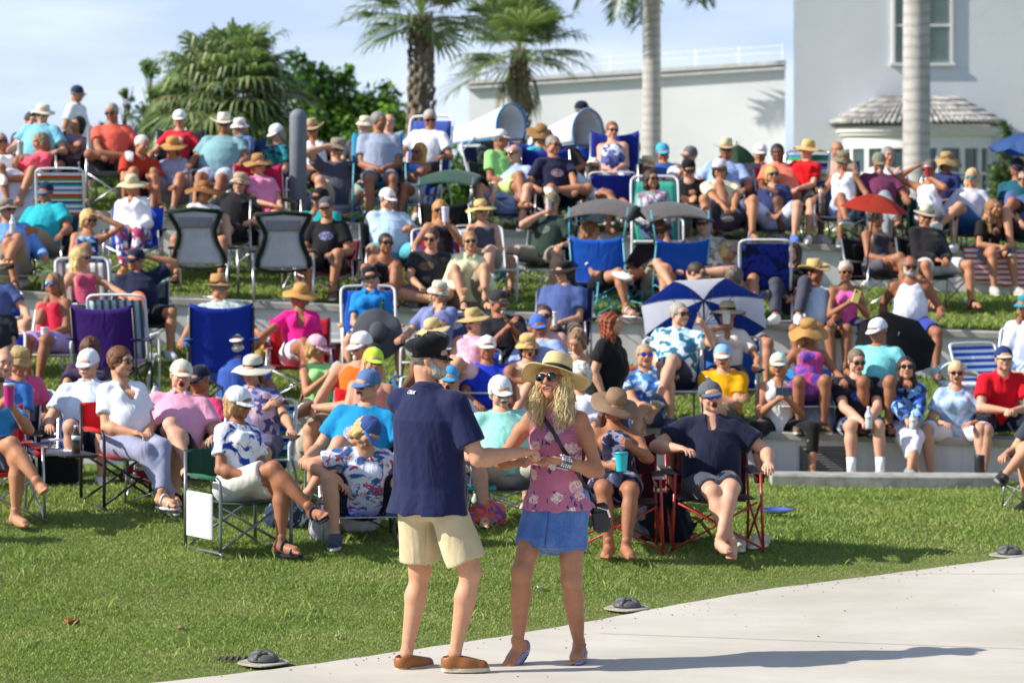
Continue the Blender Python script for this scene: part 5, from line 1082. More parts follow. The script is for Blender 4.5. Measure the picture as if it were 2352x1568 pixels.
def cooler(loc, lab, col, lid='#e8e8e8', size=(.42, .3, .34), rz=0, soft=False):
    e = empty('cooler', loc, rz); tag(e, lab, 'cooler'); x, y, z = size; b = MB(); b.box((0, 0, z * .42), (x, y, z * .84), bev=.03 if not soft else .05); b.build('cooler_body', [mat('cooler', col, .45) if not soft else fab(col)], e)
    b = MB(); b.box((0, 0, z * .9), (x * 1.03, y * 1.03, z * .14), bev=.02); b.build('lid', [mat('cooler_lid', lid, .4) if not soft else fab(lid)], e); b = MB(); b.tube(cr_curve([(-x * .5, 0, z * .7), (-x * .5, 0, z * 1.15), (x * .5, 0, z * 1.15), (x * .5, 0, z * .7)], 4), .011, 6); b.build('handle', [mat('cooler_handle', lid, .5)], e, True); return e
def thin_fab(c):
    key = ('thin', str(c))
    if key in MATS: return MATS[key]
    t = NT('umbrella_fabric'); t.p.inputs['Base Color'].default_value = (*S(c), 1); t.p.inputs['Roughness'].default_value = .6
    tr = t.n('ShaderNodeBsdfTranslucent', {0: (*S(c), 1)}); ad = t.n('ShaderNodeMixShader', {0: .6, 1: t.p.outputs[0], 2: tr.outputs[0]}); t.l(ad.outputs[0], t.t.nodes['Material Output'].inputs[0]); MATS[key] = t.m; return t.m
def umbrella(tip, axis, rad, dep, cols, lab, ribs=8, pole=1.0, name='umbrella', under=None, polec='#303236', spin=0, scallop=0):
    """tip = top of the canopy, axis = direction from handle to tip"""
    e = empty(name, tip); tag(e, lab, 'umbrella'); e.rotation_euler = Vector(axis).to_track_quat('Z', 'Y').to_euler(); V = [(0, 0, 0)]; F = []; M = []; n = ribs * 4; K = 7
    for k in range(1, K + 1):
        t = k / K
        for j in range(n):
            a = spin + 2 * pi * j / n; f = (j % 4) / 4; sag = 1 - .085 * sin(pi * f) * t; V.append((rad * t * cos(a) * sag, rad * t * sin(a) * sag, -dep * t ** 1.7 - (scallop * sin(pi * f) * (k == K))))
    for j in range(n): F.append((0, 1 + j, 1 + (j + 1) % n)); M.append((j // 4) % len(cols))
    for k in range(K - 1):
        for j in range(n): a = 1 + k * n + j; b = 1 + k * n + (j + 1) % n; F.append((a, a + n, b + n, b)); M.append((j // 4) % len(cols))
    o = mk('canopy', V, F, [thin_fab(c) for c in cols], e, False, M); md = o.modifiers.new('s', 'SOLIDIFY'); md.thickness = .004
    for j in range(ribs):
        a = spin + 2 * pi * j / ribs; b = MB(); b.tube([(rad * t * cos(a) * .99, rad * t * sin(a) * .99, -dep * t ** 1.7 - .008) for t in (0.02, .3, .6, .85, 1)], .004, 5); b.tube([(rad * .5 * cos(a), rad * .5 * sin(a), -dep * .5 ** 1.7 - .01), (.02 * cos(a), .02 * sin(a), -dep * .8 - .12)], .0035, 5); b.build('rib', [mat('rib', (.08, .08, .09), .4)], e)
    b = MB(); b.tube([(0, 0, .05), (0, 0, -pole)], .009, 8); b.build('pole', [mat('umb_pole', polec, .4)], e, True)
    b = MB(); b.tube([(0, 0, -pole), (0, 0, -pole - .12)], .018, 8); b.build('handle', [mat('umb_handle', (.03, .03, .03), .5)], e, True); return e
# ---------------------------------------------------------------- placing the crowd
WALLF = {'w1': 28.6, 'w2': 32.8, 'w3': 36.2}; SEED = [0]; LOG = []; PLACED = {}
BROWN, DKBR, GREY, WHITE_, BLOND, GOLD, BLACK_, RED_ = '#5a3c26', '#2c1c14', '#8f8a84', '#d8d4cc', '#c9ac74', '#b98d4c', '#15110f', '#8a4a26'
SHOES = [('sneaker', '#e6e6e6'), ('sandal', '#3a2a20'), ('sneaker', '#56595e'), ('sandal', '#1c1c1e'), ('loafer', '#6a5038'), ('sneaker', '#b8bcc4'), ('bare',)]
def P(u, v, s, label, sex, top, bot=('shorts', '#8c8779'), on=None, ch=None, ph=None, **k):
    s = float(np.interp(s, [140, 180, 209, 228, 258, 290, 340], [140, 172, 199, 219, 251, 286, 338])); SEED[0] += 1; n = SEED[0]; rs = random.Random(n * 7 + 3); k = dict(k); k.update(sex=sex, label=label, top=top, bot=bot, seed=n)
    if on:
        q_ = random.Random(n); k.setdefault('yaw', q_.uniform(-8, 6)); k.setdefault('hr', q_.uniform(-3, 3)); k.setdefault('hy', q_.uniform(-12, 12)); k.setdefault('legs', q_.choice(['sit', 'sitw', 'close', 'ankles'])); k.setdefault('arms', q_.choice(['lap', 'knees', 'fk']))
    k.setdefault('hairc', GREY if sex == 'm' else BLOND); k.setdefault('hair', 'short' if sex == 'm' else 'bob'); k.setdefault('shoes', SHOES[n % len(SHOES)]); k.setdefault('skin', rs.choice(['t', 't', 'f', 't', 'p'] if sex == 'm' else ['t', 'f', 't']))
    k.setdefault('fat', rs.choice([1.0, 1.08, 1.15]) if sex == 'm' else rs.choice([.95, 1.0, 1.08])); k.setdefault('yaw', rs.uniform(-24, 20)); k.setdefault('hy', rs.uniform(-28, 28)); k.setdefault('tw', 0 if on else rs.uniform(-10, 10)); k.setdefault('side', 0 if on else rs.uniform(-7, 7)); k.setdefault('lean', None); k.setdefault('hr', rs.uniform(-8, 8)); k.setdefault('hp', rs.uniform(-4, 12));
    k.setdefault('legs', rs.choice(['sit', 'sitw', 'close', 'crossL', 'crossR', 'ankles', 'figR', 'tuck', 'fwd', 'sitw'])); k.setdefault('arms', rs.choice(['lap', 'rest,lap', 'lap,rest', 'rest', 'fold', 'knees', 'chin,lap', 'lap,chin', 'clap', 'knees,lap']))
    if k['lean'] is None: k['lean'] = 0 if k['legs'] in ('stand', 'walk') else (rs.uniform(-8, 6) if on or k['legs'] in ('up', 'upL', 'floor') else rs.uniform(10, 24))
    k.setdefault('k', rs.uniform(.95, 1.03)); k.setdefault('mouth', rs.choice([0, 0, 0, 1]))
    st = k.get('legs') in ('stand', 'walk') or k.get('stand'); tgt = ph or (.92 if st else (.15 if k.get('legs') in ('up', 'upL', 'floor', 'long') else .43)); k['ph'] = tgt
    if on: k['ph'] = .58
    J = skeleton(k); a = R(k['yaw']); h = J['H']; hx, hy = h[0] * cos(a) - h[1] * sin(a), h[0] * sin(a) + h[1] * cos(a); best = None
    if on: cand = [WALLF[on] + .17]
    else: cand = [FU / s * (1 + q * (.004 if s < 265 else .0012)) - hy for q in range(-12, 13)]
    for Y in cand:
        sc = FU / (Y + hy); X = (u - 1176) / sc - hx; g = float(G(X, WALLF[on] - .1) if on else G(X, Y))
        if not on and any(-.55 < Y - w < .25 for w in WALLF.values()) and not st: pen = .25
        else: pen = 0
        p_ = CH - (v - HZ) / sc - h[2] - g; c = abs(p_ - tgt) + pen + abs(Y - FU / s + hy) * .06
        if best is None or c < best[0]: best = (c, X, Y, p_, g)
    c, X, Y, p_, g = best; lo, hi = (.84, 1.0) if st else ((.12, .3) if tgt < .3 else (.22, .66)); pc = min(hi, max(lo, p_))
    if on: pc = p_ if .4 < p_ < .8 else .56
    if abs(pc - p_) > .07: LOG.append((label[:34], u, v, round(s), round(p_, 2)))
    if st: g = g + (p_ - pc) * 0
    k['ph'] = pc; k['loc'] = (X, Y, g)
    if abs(pc - p_) > .02 and not st: k['loc'] = (X, Y, g + max(-.12, min(.12, p_ - pc)) * (0 if p_ > pc else 0))
    root, J, HM = person(k)
    if ch: kw = dict(ch[2]) if len(ch) > 2 else {}; lab = kw.pop('lab', None) or 'folding chair under the ' + label.split(' with ')[0].split(' in ')[-1]; chair(ch[0], (X, Y, g), k['yaw'] * .8, pc - .10, ch[1], lab, **kw)
    PLACED[label] = (root, J, k); return root, J, k
def wpt(pl, loc):                                # a point of a placed person -> world
    root, J, k = pl; a = R(k.get('yaw', 0)); x, y, z = loc; L = root.location; return Vector((L.x + x * cos(a) - y * sin(a), L.y + x * sin(a) + y * cos(a), L.z + z + k['ph']))
def hand_of(pl, i, d=.09): J = pl[1]; w = J['Wr'][i]; e = J['E'][i]; q = (w - e) / np.linalg.norm(w - e); return wpt(pl, w + q * d)
setting()
for u,v,l in ((605,1530,'dark domed ground light at the lower left plaza edge'),(1440,1404,'dark domed ground light right of the dancing woman'),(2318,1281,'dark domed ground light at the far right edge')): uplight(u,v,l)
buildings()
trees()
T, PO, SHT, LG, TK, SL = 'tee', 'polo', 'shirt', 'long', 'tank', 'sleeveless'
WS, KS, BS, NS = ('shorts', '#e6e4de'), ('shorts', '#9c927c'), ('shorts', '#1a1c22'), ('shorts', '#2c3448')
Q = 'quad'; B = 'beach'
def crowd():
    # ---- top of the slope, left
    P(98, 262, 201, 'man in a pale aqua shirt and cream brimmed hat, back row at far left', 'm', (SHT, '#7fc0d4'), KS, hat=('boonie', '#ded8c4'), ch=(Q, '#2a1c4a', dict(lab='dark purple folding chair of the aqua-shirted man in the back row')), arms='rest', fat=1.15)
    P(72, 278, 192, 'dark-haired person half hidden behind the aqua shirt at the back', 'm', (T, '#503050'), gl=0, hairc=BLACK_, ph=.5)
    P(178, 226, 165, 'standing man in a white tee and navy cap walking to the right on the skyline', 'm', (T, '#eeeef2'), KS, legs='walk', yaw=80, hat=('cap', '#2c3c5c', '#9098a4'), arms='side', gl=0)
    P(178, 287, 200, 'dark-haired woman resting her head on her hand by the skyline walker', 'f', (T, '#8a7484'), BS, hair='bob', hairc=BLACK_, hr=18, arms='fold', gl=0, ch=(Q, '#24242c', dict(lab='charcoal folding chair of the woman resting her head')), side=8)
    P(257, 259, 205, 'man in a salmon t-shirt with one leg crossed, back row left', 'm', (T, '#e0604e'), BS, legs='figL', arms='knees,rest', skin='d', hairc='#aaa49c', ch=(Q, '#74787e', dict(frame='al', lab='grey folding chair of the salmon-shirted man')))
    P(93, 328, 215, 'woman in a coral pink top looking down at a steel tumbler', 'f', (T, '#f2556c'), WS, hair='bob', hairc='#8a7458', yaw=-35, hy=-30, hp=12, arms='phone,lap', skin='t', gl=0, fat=1.1)
    P(2, 334, 213, 'woman in a white sundress at the left edge with a grey bob', 'f', ('dress', '#eef0f4'), ('dress', '#eef0f4'), hair='bob', hairc='#a8a49e', yaw=25, skin='d', arms='lap', ch=(B, ('#d8402c', 'multi', '#2a5fae', '#2f8c58', 5), dict(lab='striped beach chair of the woman in the white sundress', acc='wood')))
    P(327, 342, 211, 'white-haired man in a rust red polo leaning on his knees', 'm', (PO, '#b93a26'), BS, hairc='#dcd8d2', lean=-22, arms='fk', yaw=28, hy=15, gl=0, skin='t', ph=.34)
    P(396, 348, 211, 'woman in a grey lilac tee and tan straw hat hugging her knees', 'f', (T, '#9c9cb6'), ('shorts', '#7c7c92'), hat=('sun', '#c8924c'), hair='bob', hairc='#6c4c34', legs='up', ph=.3, arms='knees', gl=0, yaw=-12, hy=-15, hp=12)
    P(412, 274, 201, 'woman in a red printed tee and white cap in the back row', 'f', (T, '#cc2438', 'print', '#f4d8dc'), BS, hat=('cap', '#eceef2'), hair='pony', hairc=DKBR, arms='rest', ch=(Q, '#1c1e26', dict(lab='black folding chair of the woman in the red printed tee')))
    P(514, 286, 205, 'big-bellied man in a grey-green tee and cream cowboy hat', 'm', (T, '#7ea6ae'), ('shorts', '#c8cce0'), hat=('cowboy', '#ebe6d6'), fat=1.5, arms='rest', yaw=-10, ch=(B, '#2a88a0', dict(lab='teal beach chair of the big-bellied man', frame='white')), skin='d')
    P(551, 292, 196, 'person in a blue shirt and white floppy hat behind the big-bellied man', 'f', (SHT, '#5a7ab0'), BS, hat=('bucket', '#e8e6ea'), hy=30, ch=(Q, '#30406a', dict(lab='blue folding chair behind the big-bellied man')))
    P(302, 427, 219, 'woman in a white long-sleeved shirt, floral trousers and wide straw hat', 'f', (LG, '#f2f2f8'), ('pants', '#e8e8f4', 'floral', '#b04060', '#3c5cb0'), hat=('sun', '#ddd0a8'), hair='short', hairc=GREY, arms='lap', legs='close', neck='v', yaw=0, ch=(Q, '#1c4cc0', dict(lab='bright blue folding chair of the woman in white')))
    P(105, 443, 222, 'man in a turquoise shirt and navy cap on the upper terrace at left', 'm', (SHT, '#1fa8b8'), KS, hat=('cap', '#1c2c48', '#5c6c84'), fat=1.25, skin='d', hairc='#6c6460', arms='down,rest', yaw=-15, ch=(Q, '#3c4450', dict(lab='slate folding chair of the man in the turquoise shirt')))
    P(16, 488, 226, 'man in a light blue long-sleeved shirt and grey hat drinking at the left edge', 'm', (LG, '#6c9ce0'), KS, hat=('boonie', '#8c8478'), arms='phone,rest', yaw=20, legs='crossR', ch=(B, '#3a4048', dict(lab='aluminium beach chair of the man drinking at the left edge')))
    P(204, 512, 227, 'blond woman in a flowered sundress shading her eyes with one hand', 'f', ('dress', '#b8c4e0', 'floral', '#5a8c9c', '#283c78'), ('dress', '#b8c4e0', 'floral', '#5a8c9c', '#283c78'), hair='bob', hairc='#d4b470', arms='lap,brow', hp=10, hy=22, skin='t', ch=(B, '#1c3cae', dict(lab='blue beach chair with white frame under the blond woman', frame='white')))
    P(469, 440, 216, 'woman in a wide brown hat with a white scarf behind two grey chairs', 'f', (T, '#dcdee6'), BS, hat=('wide', '#946028'), hair='bob', hairc=BROWN, hy=12, arms='lap')
    P(551, 420, 217, 'man in a black shirt and beige bucket hat beside the wide brown hat', 'm', (SHT, '#1c1c22'), BS, hat=('bucket', '#b4a484'), hy=8, hr=8, arms='rest,rest', fat=1.1, gl=2, ch=(Q, '#202024', dict(lab='black folding chair of the man in the beige bucket hat')))
    P(594, 378, 208, 'woman in pink with a tan hat and bare crossed legs', 'f', (T, '#e88ab4'), ('short', '#d06090'), hat=('sun', '#a87c48'), hair='bob', hairc='#a07040', legs='crossR', arms='lap', yaw=30, skin='f', shoes=('bare',), ch=(Q, '#d02050', dict(lab='hot pink folding chair of the woman with bare crossed legs')))
    P(635, 307, 204, 'woman in a teal floral top and white cap left of the bollard', 'f', (T, '#1c6470', 'floral', '#181c2c', '#2a9090'), BS, hat=('cap', '#f2f2f6'), hairc=GREY, hp=16, arms='lap', legs='sitw', skin='p', ch=(B, '#1c3c9c', dict(lab='blue beach chair left of the bollard', frame='white')))
    P(717, 298, 197, 'woman in a white sleeveless top and tan hat right of the bollard', 'f', (SL, '#eceef8'), BS, hat=('cowboy', '#b49c78', '#6c5438'), hair='short', hairc=BROWN, skin='d', neck='v', arms='lap,rest', yaw=12, ch=(Q, '#2c3454', dict(lab='navy folding chair right of the bollard')))
    P(838, 288, 190, 'person in a cream hat almost hidden behind the grey-shirted man', 'm', (T, '#4a4c54'), hat=('bucket', '#e4dcc4'), ph=.5, ch=(Q, '#1c1e22', dict(lab='black chair at the back of the grey-shirted man')))
    P(871, 278, 206, 'large man in a plain grey t-shirt turning to his left, back row', 'm', (T, '#98a2b8'), ('shorts', '#7c7884'), hairc='#8c8884', yaw=6, hy=45, arms='lap', gl=0, fat=1.12, skin='d', ph=.52, k=1.05, ch=(Q, '#2094c4', dict(lab='bright turquoise folding chair of the large grey-shirted man', frame='teal')))
    P(893, 282, 192, 'pink-faced bald person behind the large grey-shirted man', 'm', (T, '#dce2ee'), hair='bald', gl=0, skin='p', ch=(Q, '#9ca0b0', dict(lab='pale folding chair of the pink-faced bald person')))
    P(774, 369, 209, 'man in a dark grey top and grey boonie hat beside the bollard', 'm', (T, '#4c4e5c'), ('shorts', '#b8a890'), hat=('boonie', '#8c8478'), arms='brow,rest', lean=4, ph=.36, legs='sitw', skin='f', ch=(Q, '#1c58c0', dict(lab='low blue folding chair of the man in the grey boonie hat')))
    P(988, 273, 199, 'grey-haired man in a white t-shirt under the rough palm trunk', 'm', (T, '#f0f0f4'), BS, skin='d', hairc='#b4aca4', arms='rest', ch=(B, '#3c50a0', dict(lab='blue beach chair under the rough palm trunk', frame='white')), gl=2)
    P(962, 348, 207, 'blond woman in a bright blue top with folded arms, upper rows', 'f', (TK, '#4c8ce4'), ('short', '#e4e4ec'), hair='long', hairc='#c8944c', arms='fold', skin='d', hr=8, ph=.34, ch=(B, ('#2048b0', 'vstripe', '#c0d0f4', None, 9), dict(lab='blue striped low chair of the blond woman with folded arms', frame='white')))
    P(1116, 304, 196, 'dark-capped man sitting beneath the left white sun shade', 'm', (T, '#3c4248'), BS, hat=('cap', '#1c1a1c'), skin='d', ch=('beach+cone', '#2c4470', dict(lab='beach chair with the higher white cone sun shade edged in blue', ccan='#f4f5f8', trim='#2a80c0', frame='white')), hy=-20, yaw=62)
    P(1150, 320, 205, 'man in a light green tee and white cap facing right', 'm', (T, '#98dc80'), ('shorts', '#b8d080'), hat=('cap', '#e8e6e6'), yaw=38, hy=45, arms='lap', gl=0, skin='d', fat=1.1, ch=(Q, '#1c2024', dict(lab='black folding chair of the man in the light green tee')))
    P(1181, 353, 211, 'bald man in a pale blue polo and matching shorts, legs apart', 'm', (PO, '#b4c4f0'), ('shorts', '#9cbcf0'), hair='bald', legs='sitw', arms='knees,rest', fat=1.3, skin='p', gl=2, shoes=('sneaker', '#2c2c30'), ch=(Q, '#16181e', dict(lab='black folding chair of the bald man in pale blue', frame='al')), ph=.5)
    P(735, 455, 217, 'man in a teal tee and black cap worn behind the grey-capped man', 'm', (T, '#12a0a0'), BS, hat=('cap', '#18181a'), hy=-25, skin='d', ch=(Q, '#2048a8', dict(lab='blue folding chair of the man in the black cap')))
    P(750, 478, 224, 'man in a black logo tee and grey cap with one knee raised', 'm', (T, '#15151a', 'print', '#8c90c0'), ('shorts', '#3c3c44'), hat=('cap', '#56565c'), ph=.36, legs='up', arms='knees', skin='t', ch=(Q, '#5c1c28', dict(lab='maroon low folding chair of the man with a raised knee')))
    P(890, 457, 223, 'man in a pale blue polo and white cap pointing across his chest', 'm', (PO, '#b8d4ec'), ('shorts', '#5cb0c0'), hat=('cap', '#f2f2f6'), arms='fold,rest', fat=1.3, hy=25, gl='#3030c0', skin='f', legs='sitw', ch=(Q, '#14181a', dict(lab='black folding chair of the man in the pale blue polo')))
    P(1011, 481, 221, 'long-haired blond woman in a black tank top with a glass', 'f', (TK, '#1c1a20'), BS, hair='vlong', hairc='#c08c4c', arms='rest,phone', gl=2, skin='t', ch=(B, ('#3858b8', 'vstripe', '#b03040', None, 8), dict(lab='blue and red striped chair of the long-haired blond woman', frame='white')))
    P(1106, 484, 221, 'woman in a grey tank top and yellow straw hat with crossed knees', 'f', (TK, '#50505e'), KS, hat=('sun', '#d8bc78', '#8c6c3c'), hair='short', hairc=BROWN, legs='crossR', arms='lap', skin='p', ch=(B, '#c8ccd8', dict(lab='white framed chair of the woman in the yellow straw hat', frame='white')))
    P(886, 565, 233, 'dark-haired woman in black resting both arms on her raised knees', 'f', (TK, '#16151a'), BS, hair='pony', hairc=BLACK_, legs='up', arms='fk', lean=-18, skin='d', ph=.22, mouth=1, gl=2)
    P(991, 548, 233, 'brown-haired teenager in a charcoal tee printed with coloured lines', 'm', (T, '#2c2b32', 'print', '#8a7040'), ('shorts', '#8c7c84'), hairc='#503828', arms='fk,down', legs='floor', skin='f', ph=.18, lean=-8, k=.96)
    P(1080, 572, 236, 'fair-haired woman in a cream long-sleeved shirt sitting on the grass', 'f', (LG, '#e4e6b8'), KS, hair='short', hairc='#a8804c', arms='knees', legs='up', skin='f', ph=.18, collar=1, hy=-10, fat=1.1, lean=-4)
    # ---- back rows, middle and right
    P(1242, 310, 202, 'woman in a turquoise top and brown straw hat leaning forward', 'f', (T, '#3cb8d8'), BS, hat=('sun', '#94703c'), hair='bob', hairc='#6c4c2c', lean=-12, hp=25, yaw=20, ch=(Q, '#1c3c9c', dict(lab='blue folding chair of the woman in the turquoise top')), gl=0)
    P(1271, 333, 209, 'grey-haired man in a navy tee with a faded flag print, ankle on knee', 'm', (T, '#20203c', 'print', '#d8b0b8'), BS, legs='figR', arms='rest,knees', skin='t', ch=(Q, '#101218', dict(lab='black folding chair of the man with the flag print tee')))
    P(1338, 252, 178, 'standing man in a bright blue polo and dark cap behind the white shades', 'm', (PO, '#1c50c8'), BS, legs='stand', yaw=75, hat=('cap', '#18203c'), arms='phone', gl=0, skin='d', fat=1.15)
    P(1296, 315, 196, 'person in a grey and tan hat under the right white sun shade', 'm', (T, '#30343c'), BS, hat=('fedora', '#a48c6c', '#505258'), skin='d', ch=('beach+cone', '#2c4470', dict(lab='beach chair with the lower white cone sun shade', ccan='#f0f1f6', trim='#7aa0c8', frame='white')), yaw=58, hy=-20)
    P(1406, 292, 201, 'woman in a blue and white tank top sitting high in the back row', 'f', (TK, '#2c3468', 'floral', '#c8ccd8', '#545c94'), ('shorts', '#dcdce8'), hair='short', hairc='#8c5c3c', arms='lap', ph=.5, fat=1.15, skin='p', ch=(Q, '#1c2c8c', dict(lab='blue folding chair of the woman in the blue and white tank top')))
    P(1457, 338, 198, 'white-haired woman in a dark top right of the blue and white tank top', 'f', (T, '#2a2838'), BS, hair='short', hairc='#e4e0da', gl=0, skin='f', ch=(Q, '#7c2430', dict(lab='wine red chair of the white-haired woman in a dark top')))
    P(1364, 384, 211, 'long white-haired woman in an open white shirt holding a hand to her face', 'f', (SHT, '#e8e8f4'), WS, hair='long', hairc='#e6e2d4', arms='brow,rest', legs='crossL', neck='deep', skin='d', yaw=12, shoes=('bare',), ch=(B, '#2c8c94', dict(lab='teal beach chair of the long white-haired woman', acc='wood', frame='white')))
    P(1496, 402, 213, 'dark-haired woman in a colourful painted blouse, hands in her lap', 'f', (LG, '#d8dce8', 'tie', '#5c9c8c', '#a03c7c'), ('short', '#3c5c8c'), hair='long', hairc=DKBR, arms='lap', mouth=1, skin='t', ch=(B, '#3ca08c', dict(lab='green beach chair of the dark-haired woman in a painted blouse', acc='wood', frame='white')))
    P(1523, 350, 195, 'person in a sky blue cap behind the brown box', 'm', (T, '#3458a0'), hat=('cap', '#4ab0e0'), skin='t', ch=(Q, '#2040a0', dict(lab='blue chair of the person in the sky blue cap')))
    P(1584, 358, 199, 'man in a grey cap and white top right of the brown box', 'm', (T, '#dcdce4'), hat=('cap', '#6c6a70'), skin='f', gl=0, ch=(Q, '#6c7078', dict(lab='grey chair of the man in the grey cap')))
    P(1488, 380, 200, 'person in a small cream hat behind the dark-haired woman', 'f', (T, '#b8b0a0'), hat=('bucket', '#e0ccA0'), ch=(Q, '#4c5a78', dict(lab='grey-blue chair behind the dark-haired woman')))
    P(1582, 402, 206, 'person in a black hooded jacket bent low beside the cream-shirted man', 'm', (LG, '#18181c'), ('pants', '#20222c'), lean=-20, hp=25, hairc=BLACK_, gl=0, hat=('cap', '#141416'), skin='f', ph=.4, ch=(Q, '#14161a', dict(lab='black chair of the bent person in the hooded jacket')))
    P(1668, 345, 204, 'man in a pale blue shirt and beige cowboy hat', 'm', (PO, '#9cb4e4'), KS, hat=('cowboy', '#c8bc98'), arms='rest', skin='d', fat=1.1, beard='goatee', beardc='#504844', ch=(Q, '#2c8c5c', dict(lab='green folding chair of the man in the beige cowboy hat')))
    P(1653, 388, 213, 'man in a cream tee and white hat with a black neck flap', 'm', (T, '#e2d8b8'), ('shorts', '#5c6480'), hat=('cap', '#dcdce4', '#18181c'), gl='#1890c0', arms='fk', legs='sitw', fat=1.15, skin='t', hair='bob', hairc='#141416', ch=(Q, '#6c2028', dict(lab='red folding chair of the man with the black neck flap')))
    P(1746, 352, 200, 'man in a black jacket and white cap, back row', 'm', (LG, '#24263a'), BS, hat=('cap', '#eceef2'), skin='t', gl=0, yaw=-20, ch=(Q, '#1c1e28', dict(lab='black folding chair of the man in the black jacket')))
    P(1786, 352, 204, 'dark-haired man in a salmon polo without a hat, back row right', 'm', (PO, '#ee7c66'), KS, hairc=BLACK_, skin='b', gl=0, fat=1.2, arms='rest', ch=(Q, '#b01c28', dict(lab='red folding chair of the man in the salmon polo')))
    P(1774, 400, 213, 'blond woman in a navy v-neck tee and white knee-length trousers', 'f', (T, '#26305c'), ('capri', '#c4ccec'), hairc='#c89c54', arms='lap', legs='sitw', neck='v', fat=1.15, skin='f', gl=2, shoes=('sneaker', '#5470b8'), blen=.9, ch=(Q, '#20264c', dict(lab='navy folding chair of the blond woman in navy')))
    P(1854, 345, 204, 'woman in a red top and straw hat with an orange underbrim', 'f', (T, '#e0101c'), BS, hat=('sun', '#e0b870'), hair='short', hairc='#2c1c14', skin='p', arms='lap', ch=(B, ('#2c64b0', 'multi', '#e8dca0', '#8cc04c', 3.2), dict(lab='blue, yellow and green striped beach chair by the woman in red')))
    P(1923, 345, 198, 'bald tanned man with glasses pushed up behind the camouflage hat', 'm', (T, '#c4a08c'), hair='bald', skin='t', gl=0, ch=(Q, '#3c4048', dict(lab='dark chair of the bald tanned man')))
    P(1936, 370, 208, 'woman in a white sleeveless zip top and olive hat looking aside', 'f', (SL, '#eaf0fa'), ('short', '#c0cce8'), hat=('bucket', '#7c7860'), hair='short', hairc=BROWN, yaw=-20, hy=30, hp=15, neck='v', skin='d', arms='rest,rest', ch=(Q, '#6c88a0', dict(lab='pale blue folding chair of the woman in the olive hat')))
    P(2019, 374, 209, 'bearded man in a maroon tee and camouflage cap, knee raised', 'm', (T, '#6c2c50'), ('pants', '#9098a0'), hat=('cap', '#7c806c'), beard='goatee', skin='d', legs='crossL', arms='rest', fat=1.2, ch=(Q, '#1c5c44', dict(lab='green folding chair of the man in the maroon tee', frame='green')))
    P(2039, 358, 201, 'grey-haired man in a white tee behind the maroon one', 'm', (T, '#e8ecf4'), hairc='#8c8c8c', gl=0, ch=(Q, '#4c6890', dict(lab='blue-grey chair behind the maroon shirt')))
    P(2135, 388, 211, 'grey-haired woman in a white tank top holding one hand on her head', 'f', (TK, '#eceaf8'), ('capri', '#e0e0ec'), hair='short', hairc='#6c6460', arms='crown,mouth', skin='d', mouth=1, ch=(Q, '#1c4c40', dict(lab='dark green folding chair of the woman in the white tank top')))
    P(2175, 372, 201, 'person in a frayed tan straw hat on a green and blue chair', 'f', (T, '#283468'), hat=('floppy', '#a88c5c'), hy=30, hair='bob', hairc=BROWN, ch=(B, ('#1c50b0', 'multi', '#38b048', '#1c3c8c', 3), dict(lab='green and blue striped beach chair of the frayed straw hat')))
    P(2233, 407, 211, 'blond woman in a pale grey long-sleeved top and denim shorts', 'f', (LG, '#c4c6d4'), ('shorts', '#2c5c98'), hair='long', hairc='#c8b084', gl='#20a0b0', arms='rest', skin='f', fat=1.1, ch=(Q, '#4c5468', dict(lab='slate folding chair of the blond woman in pale grey')))
    P(2336, 386, 205, 'man with mirrored glasses on a striped chair at the right edge', 'm', (T, '#145060'), BS, hat=('cap', '#26304c'), gl='#2060c0', skin='d', ch=(B, ('#2c50b8', 'multi', '#c01c30', '#20808c', 3.5), dict(lab='blue and red striped beach chair at the right edge', frame='green')))
    P(2353, 412, 212, 'man in a slate blue tee cut by the right edge of the upper rows', 'm', (T, '#4c6494'), ('shorts', '#2c3040'), skin='f', legs='sitw', ch=(Q, '#2c3040', dict(lab='dark chair cut by the right edge of the upper rows')))
    # ---- second terrace
    P(1267, 466, 222, 'man in a dark green tee and camouflage cap drinking from a can', 'm', (T, '#2c4038', 'print', '#98a088'), ('shorts', '#9c9480'), hat=('cap', '#84785c'), arms='mouth,rest', legs='sitw', fat=1.1, skin='p', ch=(Q, '#16221e', dict(lab='dark green folding chair of the man drinking from a can')))
    P(1357, 532, 231, 'woman in a white tee and black shorts seen side-on, one ankle crossed', 'f', (T, '#f0eef6'), ('short', '#14141a'), hairc='#8c5c30', yaw=48, hy=25, legs='figR', arms='lap', skin='t', gl=0, shoes=('sandal', '#e8e8e8'), ch=(Q, '#14161c', dict(lab='black folding chair with teal trim under the side-on woman', frame='teal')))
    P(1512, 530, 231, 'man in a dark brown lettered tee and brown cap', 'm', (T, '#2e2226', 'print', '#c8c0d0'), KS, hat=('boonie', '#7c5430'), legs='crossL', arms='rest,knees', fat=1.25, skin='f', gl=2, ch=(Q, '#20303c', dict(lab='dark folding chair of the man in the lettered tee', frame='teal')))
    P(1617, 516, 225, 'man in a beige flowered shirt and dark cap', 'm', (SHT, '#b8a898', 'floral', '#8c7c74', '#d8ccc0'), KS, hat=('cap', '#4a3c3c'), skin='p', gl=0, fat=1.2, legs='figR', arms='rest,lap', ch=(B, '#20285c', dict(lab='navy beach chair of the man in the flowered shirt', frame='white')))
    P(1674, 577, 227, 'blond woman in a sky blue long-sleeved top and grey visor', 'f', (LG, '#7cacec'), KS, hat=('visor', '#8c8c90'), hairc='#d4b070', hy=45, yaw=15, arms='lap,rest', skin='t', gl=0, legs='up', ph=.26)
    P(1689, 640, 246, 'curly grey-brown head turned away above the striped golf umbrella', 'm', (T, '#4a7cc0'), hair='puff', hairc='#6c5c54', hy=150, gl=0, ph=.3)
